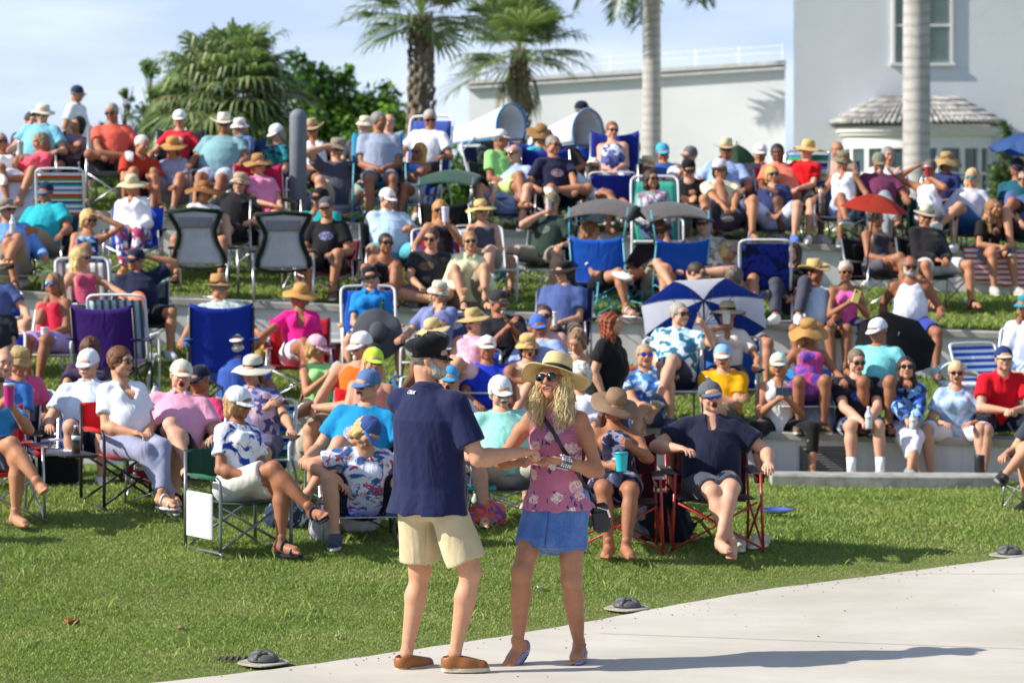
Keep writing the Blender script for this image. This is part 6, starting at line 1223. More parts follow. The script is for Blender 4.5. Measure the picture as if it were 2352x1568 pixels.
    P(1601, 628, 246, 'dark-haired man in sunglasses behind the golf umbrella top', 'm', (T, '#2c5cb8'), hairc='#3c302c', hy=60, skin='f', ph=.3)
    P(1297, 626, 244, 'man in a slate blue shirt and black hat looking left, holding a glass', 'm', (SHT, '#4c5e94'), ('shorts', '#6c6860'), hat=('boonie', '#1e1c20'), yaw=-12, hy=-45, arms='lap,lap', legs='sitw', gl=0, hair='bob', hairc=DKBR, fat=1.05, on='w1' if False else None, skin='f', ch=(Q, '#283058', dict(lab='navy folding chair of the man in the black hat')))
    P(2126, 497, 223, 'man in a black long-sleeved shirt and cream hat on the second terrace', 'm', (LG, '#1a181e'), WS, hat=('fedora', '#ccc8b0', '#8c8470'), legs='sitw', arms='lap', fat=1.15, skin='t', shoes=('sandal', '#1c1814'), ch=(Q, '#121216', dict(lab='black folding chair of the man in black')), yaw=22)
    P(2010, 502, 224, 'dark-grey-haired woman in a charcoal tank top under the red parasol', 'f', (TK, '#37343f'), ('short', '#5a5864'), hair='short', hairc='#4a4648', yaw=30, hy=45, legs='crossL', arms='lap', skin='d', gl=0, shoes=('bare',), ch=(Q, '#101014', dict(lab='black folding chair under the red parasol')))
    P(2283, 478, 219, 'long-haired young woman in a black tee perched on a striped towel', 'f', (T, '#1c1b16'), ('short', '#6c88b8'), hair='vlong', hairc='#94683c', lean=-25, hy=15, arms='fk', legs='sit', yaw=20, mouth=1, gl=0, skin='t', on='w3', shoes=('sneaker', '#b8b4ac'))
    P(1821, 580, 227, 'long-haired woman in black dungarees beside the navy patterned chair', 'f', (LG, '#15151a'), ('pants', '#4a4c5c'), hair='long', hairc='#3a2620', gl=0, arms='lap', legs='up', skin='f', ph=.24)
    P(1872, 625, 246, 'man in a pale blue sleeveless shirt and ragged straw cowboy hat', 'm', (SL, '#c8e0f0'), ('shorts', '#4c4c50'), hat=('cowboy', '#d0b478'), hy=38, arms='lap,knees', hair='short', hairc=DKBR, gl=0, skin='d', fat=1.15, legs='sitw', on='w2', ph=.56)
    P(1943, 622, 246, 'short grey-haired woman in a pink tank top looking at her phone', 'f', (TK, '#e866b4'), ('short', '#3c3c60'), hair='short', hairc='#c4bcb0', arms='phone,phone', skin='d', hp=8, yaw=10, on='w2', shoes=('bare',))
    P(2091, 610, 245, 'bald man with a grey beard in a white tank top leaning on his arms', 'm', (TK, '#e8eaf6'), ('shorts', '#34449c'), hair='bald', beard='full', beardc='#b8b4b0', arms='prop,rest', skin='d', fat=1.15, on='w2', legs='sitw')
    # ---- first terrace
    P(185, 592, 246, 'long-haired blond woman in a red striped vest in profile', 'f', (TK, '#b02850', 'hstripe', '#d86c88', None, 45), BS, hair='long', hairc='#d8b878', hy=48, yaw=20, arms='rest,out', skin='f', hp=2, ch=(B, ('#f0f0ec', 'vstripe', '#8c7468', None, 12), dict(lab='brown and white webbed lawn chair of the woman in the striped vest', frame='white')))
    P(312, 597, 241, 'man in a navy polo touching his navy cap and looking left', 'm', (PO, '#141c3c'), ('shorts', '#141824'), hat=('cap', '#18203c'), arms='lap,crown', hy=-42, yaw=12, skin='t', legs='sitw', fat=1.15, ch=(Q, '#1c2a3c', dict(lab='dark folding chair of the man touching his cap')))
    P(124, 652, 251, 'woman in a coral red tank top with mirrored glasses, chin on hand', 'f', (TK, '#e42c48'), ('shorts', '#b49cd8'), hairc='#8c7050', arms='chin,lap', gl='#1870c0', skin='d', legs='close', hy=-8, shoes=('sandal', '#2c1c1c'), neck='v', ch=(B, '#a07864', dict(lab='tan lawn chair of the woman in the coral tank top', frame='white')))
    P(-22, 622, 238, 'sunburnt person cut by the left edge on the first terrace', 'm', (T, '#4a5a8c'), KS, arms='rest', skin='p', yaw=12, ch=(B, '#2450b8', dict(lab='blue lawn chair cut by the left edge, first terrace')))
    P(-24, 690, 256, 'person in dark clothes cut by the left edge in a royal blue chair', 'm', (T, '#20242c'), KS, skin='f', yaw=8, ch=(B, '#1c38b8', dict(lab='royal blue beach chair at the left edge', frame='white')))
    P(503, 662, 247, 'man in a tan fedora and green glasses behind the blue chair back', 'm', (SHT, '#a8c0b8', 'splash', '#d8e0d8'), KS, hat=('fedora', '#b88c54', '#3c2c20'), gl='#20907c', hy=22, arms='out,rest', skin='t')
    P(690, 681, 251, 'woman in a hot pink tee and broad straw hat in a red chair', 'f', (T, '#ee2088'), ('short', '#f0ecf2'), hat=('sun', '#cc9850'), hair='bob', hairc='#9c8060', arms='out,lap', skin='d', neck='deep', fat=1.1, yaw=4, ch=(Q, '#a81420', dict(lab='red folding chair of the woman in hot pink', acc='#7c1018', frame='al')))
    P(850, 637, 246, 'grey-haired woman in a bright blue polo and black visor hat', 'f', (PO, '#1480cc'), ('short', '#dcdcec'), hair='bob', hairc='#b0aca4', hat=('bucket', '#26262c'), arms='lap', skin='f', ch=('beach', '#1858b8', dict(lab='tall bright blue beach chair of the grey-haired woman', acc='wood', frame='white')), ph=.5)
    P(1008, 672, 249, 'woman in a lavender tee and cream cloche hat touching her face', 'f', (T, '#7c84b4'), ('shorts', '#8c8ca4'), hat=('bucket', '#d4ccb8'), arms='rest,chin', hy=25, hp=10, skin='f', fat=1.1, neck='v', ch=(B, '#4c5878', dict(lab='white-framed lawn chair of the woman in the cloche hat', frame='white')))
    P(1145, 694, 252, 'man in a black tee and dark grey cap leaning back, knee up', 'm', (T, '#1c1c28'), BS, hat=('cap', '#303036'), skin='d', legs='crossL', gl=0, beard='goatee', ch=(B, '#1c3cb0', dict(lab='blue beach chair of the man in the dark grey cap', frame='white')))
    P(994, 762, 252, 'shaded woman in a straw hat just behind the dancing man', 'f', (TK, '#40303c'), ('short', '#30303c'), hat=('sun', '#d8c088'), hair='bob', hairc=DKBR, skin='b', legs='crossR', arms='lap', ch=(B, '#2c9c50', dict(lab='green low beach chair of the shaded woman', frame='white')), ph=.34)
    P(1087, 738, 249, 'woman in a pink flowered top and knotted straw hat, mouth open', 'f', (SL, '#f0b0c8', 'splash', '#e8d0dc'), ('shorts', '#e8c8d4'), hat=('sun', '#c8ac70'), hair='short', hairc=BROWN, mouth=2, skin='f', gl=2, arms='lap', fat=1.1, ch=(B, '#2450b8', dict(lab='blue beach chair of the woman in pink flowers', frame='white')))
    P(1119, 800, 270, 'man in a royal blue tee and white cap behind the dancing couple', 'm', (T, '#1c3cc8'), KS, hat=('cap', '#f0f0f4'), gl=0, skin='d', arms='knees', fat=1.15, on='w1')
    P(728, 797, 279, 'woman in a mint green sleeveless top and pink cap opening a packet', 'f', (SL, '#9ce08c'), ('shorts', '#5c5058'), hat=('cap', '#e8b4c8'), hair='bob', hairc='#b89058', yaw=30, hy=30, hp=18, arms='phone,phone', skin='t', legs='close', on='w1')
    P(829, 795, 286, 'man in an orange tank top and white cap half hidden', 'm', (TK, '#f0681c'), KS, hat=('cap', '#f0eef2'), skin='f', beard='goatee', ph=.42)
    P(857, 831, 292, 'blond woman in a neon yellow cap behind the turquoise tee', 'f', (TK, '#d88c84'), ('short', '#e0e0e0'), hat=('cap', '#c8f04c'), hair='long', hairc='#d0a070', skin='f', arms='lap', ch=(Q, '#cc1420', dict(lab='bright red folding chair of the woman in the neon cap')))
    P(844, 885, 318, 'moustached man in a turquoise team tee and faded blue cap', 'm', (T, '#1488c0', 'print', '#e8b090'), KS, hat=('cap', '#5878a8'), beard='mus', beardc='#34302e', skin='f', arms='rest', fat=1.15, mouth=1, ch=(Q, '#16281f', dict(lab='dark green folding chair of the moustached man', frame='green')))
    P(1030, 836, 283, 'man in a light blue cap shouting behind the dancing man', 'm', (T, '#d8dcec'), KS, hat=('cap', '#48a8dc'), mouth=2, skin='p', hy=-10, legs='up', arms='rest', ph=.28, ch=(Q, '#188c74', dict(lab='green folding chair of the man in the light blue cap')))
    P(1150, 900, 310, 'white-moustached man in a mint tee and white cap between the dancers', 'm', (T, '#94d4c8'), ('shorts', '#b8b4a8'), hat=('cap', '#f2f2f2'), beard='mus', beardc='#ded8d0', skin='p', hair='puff', hairc='#dcd8d2', arms='rest', fat=1.25, legs='sitw', gl=2, ch=(Q, '#2c3850', dict(lab='folding chair of the white-moustached man', frame='al')))
    P(1237, 750, 251, 'man in a blue cap and pale blue shirt in front of green stripes', 'm', (LG, '#98b0e4'), KS, hat=('cap', '#4c70c0'), skin='d', mouth=1, arms='rest', fat=1.1, ch=(B, ('#187c28', 'vstripe', '#40b048', None, 7), dict(lab='green striped beach chair of the man in the pale blue shirt', frame='white')))
    P(1213, 797, 276, 'woman in a peach tee and yellow-tan bucket hat, mouth open', 'f', (T, '#e4b09c'), ('shorts', '#a89888'), hat=('bucket', '#ccac68'), mouth=2, hair='bob', hairc=DKBR, skin='f', arms='lap', on='w1')
    P(1250, 728, 243, 'dark-haired man in sunglasses just behind the blue cap', 'm', (T, '#d8a8a0'), hairc='#4a3428', skin='p', ch=(B, '#1c38b4', dict(lab='blue beach chair behind the blue cap', frame='white')))
    P(1406, 762, 263, 'red-haired woman in a black blouse standing up in profile', 'f', (SHT, '#121116'), ('pants', '#15151a'), hair='wavy', hairc='#8c3c14', legs='stand', yaw=62, hy=12, arms='side', gl=0, skin='f', fat=1.3, lean=-12, k=.9)
    P(1561, 722, 244, 'grey-haired man in a palm-print shirt raising one finger', 'm', (SHT, '#bce0ec', 'floral', '#e8f4f8', '#2c6c8c'), NS, hairc='#a8a29a', arms=['lap', ((.26, -.30, .50), (.8, .2, -.8), 'point', (-.6, .6, 0))], hy=35, legs='crossR', skin='p', gl=2, shoes=('sneaker', '#46506c'), ch=(B, '#1c68c0', dict(lab='blue beach chair of the man raising one finger', frame='white')))
    P(1670, 722, 243, 'woman in a cream v-neck top and banded straw hat sipping a drink', 'f', (T, '#e2d8d0'), ('shorts', '#3c3048'), hat=('sun', '#d0bc90', '#141414'), neck='v', arms='mouth,rest', skin='t', gl=2, hair='short', hairc=BLOND, ch=(B, '#1c60b4', dict(lab='blue beach chair of the woman in the banded straw hat', frame='white')))
    P(1481, 817, 276, 'man in a blue tropical shirt and blue mirrored glasses, hands clasped', 'm', (SHT, '#4c94dc', 'floral', '#b4d4f0', '#2c5ca8'), ('shorts', '#3c4c78'), hairc='#b09c80', gl='#1c50e0', arms='fk', legs='crossR', hy=8, hp=-8, skin='f', fat=1.1, on='w1')
    P(1661, 818, 276, 'man in a yellow tee and pale blue cap with folded arms', 'm', (T, '#eaa80c'), ('shorts', '#5c584c'), hat=('cap', '#8cbce4', '#dce4ec'), arms='fold', skin='f', fat=1.1, legs='crossR', hy=-5, on='w1')
    P(1331, 868, 300, 'woman with fluffy white curls beside the straw hat of the dancer', 'f', (T, '#e8e4f4'), ('shorts', '#dcd8ec'), hair='curly', hairc='#ece6da', skin='f', gl=2, arms='lap', ch=(Q, '#c4141c', dict(lab='red folding chair of the woman with white curls')))
    P(1325, 800, 266, 'bare-shouldered woman in a black strap top behind the white curls', 'f', (TK, '#18161a'), BS, hairc='#8c6c4c', skin='f', lean=-25, hp=30, gl=0, ph=.3)
    # ---- front rows at the left
    P(8, 833, 300, 'bald man at the left edge with a grey-blue t-shirt', 'm', (T, '#3c74c0'), KS, hair='bald', skin='p', hy=20, gl=0, ch=(Q, '#1c2030', dict(lab='black folding chair of the bald man at the left edge')))
    P(44, 830, 289, 'person in a pink top and tan bucket hat bending in the left rows', 'f', (T, '#e05c8c'), BS, hat=('bucket', '#b09868'), lean=-14, hp=20, gl=0, skin='t', ch=(B, '#2450b8', dict(lab='blue beach chair behind the bald man', frame='white')))
    P(202, 836, 296, 'white-moustached man in a white polo and white cap', 'm', (PO, '#d4e0ec'), ('shorts', '#2a3c60'), hat=('cap', '#e4eaf6'), hy=-18, beard='mus', beardc='#dcd8d4', skin='p', arms='rest', fat=1.2, hair='short', hairc='#e4e2e0', ch=(B, '#1c3c9c', dict(lab='blue beach chair of the white-moustached man at left', frame='al')))
    P(208, 800, 274, 'brown-haired head seen from behind in front of the purple chair', 'f', (T, '#3c2c4c'), hair='bob', hairc='#5c3420', hy=170, gl=0, ph=.36)
    P(277, 832, 311, 'woman in a white scoop-neck tee and grey cuffed trousers', 'f', (T, '#eeeef6'), ('pants', '#9498b4'), hair='puff', hairc='#6a3c1c', yaw=34, hy=28, arms='lap', neck='deep', skin='f', fat=1.15, gl=1, blen=1, shoes=('sandal', '#d8d4e0'), ph=.52, h=.013, ch=('director', '#c4101c', dict(lab='red folding director chair with a black frame and side table', acc='#b01018', frame='black')))
    P(416, 862, 306, 'laughing man in a pink polo and cream cap', 'm', (PO, '#e8a4c0'), ('shorts', '#20242c'), hat=('cap', '#dcd8c4'), mouth=2, gl=0, yaw=2, arms='rest', legs='crossL', skin='p', fat=1.25, hr=5, h=.013, ch=(Q, '#201c20', dict(lab='folding chair of the laughing man in pink', frame='al', acc='#a01c34')))
    P(458, 872, 288, 'person in a navy cap hidden behind the laughing man', 'm', (T, '#d83c74'), hat=('cap', '#1c2038'), skin='d', ch=(Q, '#1c40b0', dict(lab='blue chair hidden behind the laughing man')))
    P(543, 779, 275, 'white-bearded man in a blue tee and white cap', 'm', (T, '#3c5cb4'), KS, hat=('cap', '#f0eff0'), beard='full', beardc='#e0dcd8', skin='d', mouth=1, arms='rest', hy=8, on='w1')
    P(580, 853, 301, 'auburn-haired woman in a purple flowered blouse and black-banded hat', 'f', (SHT, '#8c8cb8', 'floral', '#4c4c80', '#d0b0c0'), ('shorts', '#585878'), hat=('sun', '#d8d4c4', '#1c1c1e'), hair='bob', hairc='#6c3c1c', arms='fold,rest', skin='f', fat=1.25, gl=2, ch=(B, ('#1c50a8', 'multi', '#2c9c50', '#1c50a8', 3), dict(lab='green and blue striped beach chair of the auburn-haired woman', frame='white')))
    P(548, 925, 334, 'woman in a blue star top, white shawl and white cap, legs crossed', 'f', (T, '#eceef6', 'splash', '#1c3c9c'), ('shorts', '#d4d0c8'), hat=('cap', '#e0e8f2'), hairc='#b89060', yaw=42, hy=16, legs='crossL', arms='lap', skin='d', shoes=('sandal', '#20243c'), h=.012, ph=.52, lean=8, ch=('director', '#123c2c', dict(lab='dark green folding director chair at the front with a white side tray', acc='#1c5c44', frame='grey')))
    P(-18, 870, 330, 'blond woman in a blue tee at the left frame edge, legs crossed', 'f', (T, '#3494dc'), ('shorts', '#3c4c68'), hair='long', hairc='#d0b080', legs='crossL', arms='phone,phone', yaw=26, skin='t', shoes=('bare',), h=.013, ch=(Q, '#c0181c', dict(lab='red folding chair cut by the left frame edge', frame='al', acc='#b0141c')))
    P(843, 992, 331, 'woman bent over in a flag-print tee, striped sleeves and navy cap', 'f', (T, '#d8dcf0', 'splash', '#2c5c94', '#b83848'), ('shorts', '#121218'), hat=('cap', '#34508c', '#4a70b4'), hair='bob', hairc='#c8a868', lean=-34, side=0, hp=42, hr=16, hy=40, arms=[((-.22, -.28, .16), (-1, .3, 0)), 'lap'], skin='f', fat=1.3, gl=0, legs='sitw', shoes=('sneaker', '#3c4454'), h=.013, yaw=10, ph=.5, ch=(B, ('#1c60c8', 'hstripe', '#e8f0fa', None, 11), dict(lab='blue beach chair with white stripes beside the dancing man', frame='al')))
    # ---- front rows at the right
    P(1411, 935, 326, 'woman in a black speckled halter dress and brown wide hat with a teal cup', 'f', ('halter', '#1c1c2a', 'floral', '#8c8cac', '#24243c'), ('dress', '#1c1c2a', 'floral', '#8c8cac', '#24243c'), hat=('sun', '#8c7058', '#7c6048'), hair='long', hairc='#5c3c28', hp=26, arms=[((-.05, -.27, .17), (-.9, 0, -.9), 'grip', (.7, .6, 0)), ((.10, -.24, .30), (.9, 0, -.9), 'grip', (-.7, .6, 0))], legs='close', skin='d', gl=0, shoes=('bare',), h=.012, hh=.0065, yaw=0, blen=.55, ph=.44, ch=(Q, '#420e18', dict(lab='maroon folding chair of the woman in the brown wide hat', frame='red', acc='#34101a')))
    P(1633, 912, 330, 'yelling man in a navy button shirt, grey cap and blue mirrored glasses', 'm', (SHT, '#151b34'), ('shorts', '#454856'), hat=('cap', '#5c6068'), mouth=2, gl='#1048f0', arms=[((-.26, -.20, .26), (-1, .4, -.3)), ((.36, -.26, .16), (.8, .5, -.4))], legs='ankles', fat=1.2, skin='p', shoes=('bare',), h=.012, hh=.0065, yaw=6, hp=-6, hy=4, ankx=1, ph=.46, lean=14, neck='v', ch=(Q, '#3c1018', dict(lab='maroon folding chair of the yelling man', frame='red', acc='#2c0c14')))
    # ---- sitting on the lowest wall
    P(1788, 838, 262, 'woman in a white tank top, black leggings and mint cap filming', 'f', (SL, '#e6e6ea'), ('leggings', '#121216'), hat=('cap', '#c4e0d4'), hairc='#d0a868', arms='phone,phone', on='w1', yaw=4, skin='t', shoes=('flat', '#5c3028'), legs='sitw')
    P(1968, 829, 260, 'man in a black printed tee and patterned shorts holding a water bottle', 'm', (T, '#17161e', 'print', '#3c64d0'), ('shorts', '#2c3858', 'splash', '#c8d0dc', '#141c34'), hairc='#7c685c', on='w1', legs='sit', arms='fk', skin='p', mouth=1, fat=1.15, shoes=('sneaker', '#ecebf4', '#ffffff', 'sock'), lean=-4)
    P(2081, 845, 260, 'woman with long dark hair in a blue flowered blouse and white trousers', 'f', (LG, '#2c5cb8', 'floral', '#181c34', '#84b4e8'), ('capri', '#e8e6f2'), hair='vlong', hairc='#2a1a18', on='w1', arms='fk', legs='ankles', skin='f', hp=-8, shoes=('sneaker', '#8c909c'), blen=1, lean=-2)
    P(2197, 855, 259, 'grey-blond woman in a pale blue knit top, hands on her knees', 'f', (T, '#a4c0e0', 'floral', '#c0d4ec', '#90acd0'), ('capri', '#e8e4f0'), hair='short', hairc='#d0bc94', on='w1', arms='knees', legs='sitw', skin='f', shoes=('sandal', '#3c3030'), blen=.95, mouth=1, fat=1.1, lean=-16)
    P(2306, 868, 259, 'man in a bright red polo, navy cap and mirrored glasses, hands clasped', 'm', (PO, '#da0c26'), ('shorts', '#141a30'), hat=('cap', '#20386c', '#c8c0a0'), gl='#1c70c8', on='w1', arms='fk', legs='sitw', skin='p', lean=-24, hp=-6, shoes=('sandal', '#1c1c20'))
    P(2016, 760, 247, 'man in an aqua tee and white cap in front of the black umbrella', 'm', (T, '#84d8dc'), NS, hat=('cap', '#ecebf6'), hy=-40, hp=10, gl=0, skin='d', fat=1.15, arms='lap,rest', ph=.4, legs='tuck', yaw=-5)
    P(1858, 762, 246, 'blond woman in a swirling bright dress and floppy straw hat', 'f', ('dress', '#3048a8', 'tie', '#d04478', '#8c50b0'), ('dress', '#3048a8', 'tie', '#d04478', '#8c50b0'), hat=('floppy', '#b48848'), hair='vlong', hairc='#c09c60', arms='rest', skin='d', gl=2, legs='tuck', yaw=0, ch=(B, '#3c90d8', dict(lab='sky blue beach chair of the woman in the bright dress', frame='white')))
    P(2354, 704, 249, 'woman in a lavender blouse and tie-dye trousers at the right edge', 'f', (LG, '#d8dcf4'), ('pants', '#5c88c8', 'vstripe', '#e4ecf6', None, 20), hat=('bucket', '#2c8c98'), arms='chin,rest', yaw=-25, skin='d', fat=1.15, ch=(B, '#2c98b8', dict(lab='teal beach chair at the right edge', frame='white')))
    P(2420, 905, 285, 'seated man mostly beyond the right edge with one shoe raised', 'm', (T, '#3c4048'), BS, legs='crossR', yaw=-30, skin='f', shoes=('sneaker', '#1a1b1f', '#77787a'), ch=(Q, '#20242c', dict(lab='folding chair mostly beyond the right edge')))
def beyond():                                    # two onlookers just outside the left edge; the evening sun throws their shadows into the lawn
    for u, v, lab, c in ((-640, 1015, 'standing onlooker beyond the left edge nearest the crowd', '#5c6c8c'), (-650, 1085, 'standing onlooker beyond the left edge nearest the plaza', '#8c4c3c')):
        P(u, v, 345 if v < 1050 else 362, lab, 'm', (T, c), KS, legs='stand', hat=('cap', '#20283c'), arms='side', yaw=20)
crowd(); beyond()
# ---------------------------------------------------------------- the dancing couple
def rose_mat():
    t = NT('pink_rose_fabric'); co = t.obj(); base = t.ramp(t.noise(6, co, 4), [(.3, (.46, .125, .22)), (.7, (.56, .165, .27))])
    wob = t.n('ShaderNodeVectorMath', {0: t.noise(22, co, 3, .7, 0, 1)}, operation='SCALE'); wob.inputs['Scale'].default_value = .055
    c2 = t.n('ShaderNodeVectorMath', {0: co, 1: wob.outputs[0]}, operation='ADD').outputs[0]
    v = t.n('ShaderNodeTexVoronoi', {'Scale': 9.5, 'Randomness': .8}, voronoi_dimensions='2D'); sx_ = t.n('ShaderNodeSeparateXYZ', {0: c2}); cb_ = t.n('ShaderNodeCombineXYZ', {0: sx_.outputs['X'], 1: sx_.outputs['Z']}).outputs[0]; t.l(cb_, v.inputs[0]); d = v.outputs['Distance']
    lv = t.n('ShaderNodeMapping', {'Rotation': (0, R(35), 0), 'Scale': (1.0, .6, .34)}); t.l(c2, lv.inputs[0]); lf = t.n('ShaderNodeTexVoronoi', {'Scale': 44}); t.l(lv.outputs[0], lf.inputs[0])
    leaf = t.n('ShaderNodeMath', {0: t.ramp(lf.outputs['Distance'], [(.30, 1.0), (.36, 0.0)]), 1: t.ramp(d, [(.28, 0.0), (.30, 1.0), (.50, 1.0), (.54, 0.0)])}, operation='MULTIPLY').outputs[0]
    cc = t.n('ShaderNodeSeparateColor', {0: v.outputs['Color']}); leaf = t.n('ShaderNodeMath', {0: leaf, 1: t.ramp(cc.outputs[1], [(0.0, 0.0), (.15, 1.0)], 'CONSTANT')}, operation='MULTIPLY').outputs[0]
    b = t.mix(leaf, base, (.025, .05, .17)); rose = t.ramp(t.noise(75, co, 3, .6, 1.5), [(.40, (.62, .12, .16)), (.50, (.80, .52, .50)), (.60, (.82, .74, .70))])
    rr = t.n('ShaderNodeMath', {0: t.ramp(d, [(.27, 1.0), (.29, 0.0)]), 1: t.ramp(cc.outputs[0], [(0.0, 0.0), (.28, 1.0)], 'CONSTANT')}, operation='MULTIPLY').outputs[0]
    t.l(t.mix(rr, b, rose), t.p.inputs['Base Color']); t.p.inputs['Roughness'].default_value = .75; t.p.inputs['Sheen Weight'].default_value = .1
    sp = t.n('ShaderNodeSeparateXYZ', {0: co}); w_ = t.n('ShaderNodeTexWave', {'Scale': 40, 'Distortion': 3, 'Detail': 2}, bands_direction='Z'); t.l(co, w_.inputs[0]); sm = t.n('ShaderNodeMath', {0: w_.outputs['Fac'], 1: t.ramp(sp.outputs['Z'], [(.30, 0.0), (.32, 1.0)])}, operation='MULTIPLY').outputs[0]
    fold = t.noise(9, t.obj((1.6, 1.6, .25)), 2); b1 = t.n('ShaderNodeBump', {'Height': sm, 'Strength': .6, 'Distance': .006}); b2 = t.n('ShaderNodeBump', {'Height': fold, 'Strength': .5, 'Distance': .03, 'Normal': b1.outputs[0]}); t.l(b2.outputs[0], t.p.inputs['Normal']); return t.m
def glitter_mat():
    t = NT('glitter'); co = t.obj(); n = t.noise(260, co, 2, .7, 2); t.l(t.ramp(n, [(.44, (.02, .03, .14)), (.52, (.10, .13, .35)), (.58, (.75, .76, .82))]), t.p.inputs['Base Color']); t.p.inputs['Roughness'].default_value = .35; t.bump(n, .5, .002); return t.m
def couple():
    # man: back to us, turned right
    u0, s0 = 983, 421.5; X, Y = (u0 - 1176) / s0, FU / s0; yaw = 143; a = R(-yaw); ph = .985; gz = .03
    def L(u, v, dy):                          # photo point at depth Y+dy -> the person's own frame
        s = FU / (Y + dy); x, y, z = (u - 1176) / s - X, dy, CH - (v - HZ) / s - gz - ph; return (x * cos(a) - y * sin(a), x * sin(a) + y * cos(a), z)
    D = lambda x, y, z=0: (x * cos(a) - y * sin(a), x * sin(a) + y * cos(a), z)
    MATS['polo_navy'] = cloth('#1d2650'); k = dict(sex='m', k=1.09, ph=ph, loc=(X, Y, gz), yaw=yaw, hy=-52, hp=3, legs='stand', stand=1, label='dancing man in a navy polo, cream shorts and black captain cap, seen from behind', gl=1, hair='short', hairc='#7c7872', beard='full', beardc='#b0aca6',
        hat=('fidd', '#0e0f13'), htilt=(-4, 0, 0), top=('polo', '#181f46'), bot=('shorts', '#c4b592'), blen=.86, flare=.034, skin='f', drape=.004, fat=1.1, h=.0095, ch=.0085, hh=.0045, hn=.0042, hem=.035, seed=77, lo=-.125, bi=-.004, lean=0, wr=.0022, hs=1.02, slv=.72,
        ank=[L(1045, 1500, -.07), L(934, 1499, .09)], kp=[D(1, -.1), D(.8, .8)], fd=[D(1, .03), D(.75, .66)], shoes=('loafer', '#8c5626', '#c8c0ac'),
        arms=[(L(1200, 1037, -.02), D(-.1, -.4, -1), 'grip', D(.1, -.2, -1)), (L(1150, 1066, .32), D(0, .5, -1), 'grip', D(0, 0, -1))], hd=[D(1, .15, -.05), D(1, .0, .2)], group='dancing couple')
    root, J, HM = person(k)
    # woven mark on the back yoke
    try:
        f = bpy.data.curves.new('t', 'FONT'); f.body = 'CBUK'; f.size = .032; f.extrude = .0006; fo = bpy.data.objects.new('t', f); COL.objects.link(fo); dg = bpy.context.evaluated_depsgraph_get(); me = bpy.data.meshes.new_from_object(fo.evaluated_get(dg)); bpy.data.objects.remove(fo); me.name = 'back_logo'; me.materials.clear(); me.materials.append(mat('logo_white', (.85, .85, .85), .6, var=0))
        so_ = [c for c in root.children if c.name.startswith('polo_shirt')][0]; m = so_.data; tgt = W(937, 905, s0); best = None; rd = (tgt - Vector((0, 0, CH))).normalized(); mw = Matrix.Translation(Vector((X, Y, gz))) @ Matrix.Rotation(R(yaw), 4, 'Z') @ Matrix.Translation((0, 0, ph)); inv = mw.inverted(); o_ = inv @ Vector((0, 0, CH)); d_ = (inv.to_3x3() @ rd).normalized()
        from mathutils.bvhtree import BVHTree
        bv = BVHTree.FromPolygons([v.co for v in m.vertices], [tuple(p.vertices) for p in m.polygons]); hit, nrm, _, _ = bv.ray_cast(o_, d_)
        if hit is not None:
            zt = nrm; up = Vector((0, 0, 1)); y_ = (up - zt * up.dot(zt)).normalized(); x_ = y_.cross(zt); M = Matrix((x_, y_, zt)).transposed().to_4x4(); M.translation = hit + zt * .008; ob('back_logo', me, so_, M)
    except Exception as ex: print(ex)
    PLACED['man'] = (root, J, k)
    # woman facing him
    u0, s0 = 1281, 414.5; X, Y = (u0 - 1176) / s0, FU / s0; yaw = -20; a = R(-yaw); ph = .90
    def L(u, v, dy):
        s = FU / (Y + dy); x, y, z = (u - 1176) / s - X, dy, CH - (v - HZ) / s - gz - ph; return (x * cos(a) - y * sin(a), x * sin(a) + y * cos(a), z)
    D = lambda x, y, z=0: (x * cos(a) - y * sin(a), x * sin(a) + y * cos(a), z)
    k = dict(sex='f', k=1.085, ph=ph, loc=(X, Y, gz), yaw=yaw, hy=-6, hp=-9, hr=-5, legs='stand', stand=1, label='laughing woman dancing in a pink rose-print top, denim skirt and wide straw hat', gl=2, hair='wavy', hairc='#d6b876', hat=('lifeguard', '#dcc48c', '#2c2a28'), htilt=(-14, 4, 0), mouth=3, lo=-.045, bi=.004,
        top=('sleeveless', '#c0506f'), bot=('miniskirt', '#3f66a8', 'denim', '#86a4d0'), blen=.62, flare=.006, skin='t', drape=.0035, fat=.93, h=.009, ch=.0075, hh=.004, hn=.0042, hem=.05, seed=78, lean=-2, side=-1, wr=.002, hs=1.12, sw=.98, neck='crew',
        ank=[L(1190, 1478, -.06), L(1330, 1482, .06)], kp=[D(-.35, -1), D(-.25, -1)], fd=[D(-.55, -.62, -.55), D(-.12, -1)], shoes=('flat', '#26305c', '#20264a'),
        arms=[(L(1212, 1060, -.12), D(-.9, .5, -.9), 'grip', D(0, -.3, -1)), (L(1282, 1058, -.24), D(1, .2, -1), 'grip', D(-.3, -.2, -1))], hd=[D(.6, -.6, .5), D(-1, -.2, .25)], group='dancing couple')
    root, J, HM = person(k); off = Vector((0, 0, ph))
    for c in root.children:
        if c.name.startswith('sleeveless_top'): c.data.materials[0] = rose_mat()
        if c.name.startswith('shoe'): c.material_slots[0].material = glitter_mat()
    # long curls over the shoulders
    rs = random.Random(5); b = MB()
    for i in range(1000):
        q = -1 if i < 420 else 1; t = rs.random(); px = q * (.055 + .032 * t); py = -.055 + .13 * rs.random(); p = Vector((px, py, .02 - .06 * rs.random())); L_ = rs.uniform(.15, .28); ph_ = rs.uniform(0, 6.28); fr = rs.uniform(50, 85); am = rs.uniform(.003, .008); pts = []
        cl_ = random.Random(i // 7 + 50 * q); ph_ = cl_.uniform(0, 6.28) + rs.uniform(-.5, .5); fr = cl_.uniform(38, 60); am = cl_.uniform(.005, .010); out = Vector((q * cl_.uniform(-.12, .24) + rs.uniform(-.06, .06), cl_.uniform(-.42, .2), -1)).normalized()
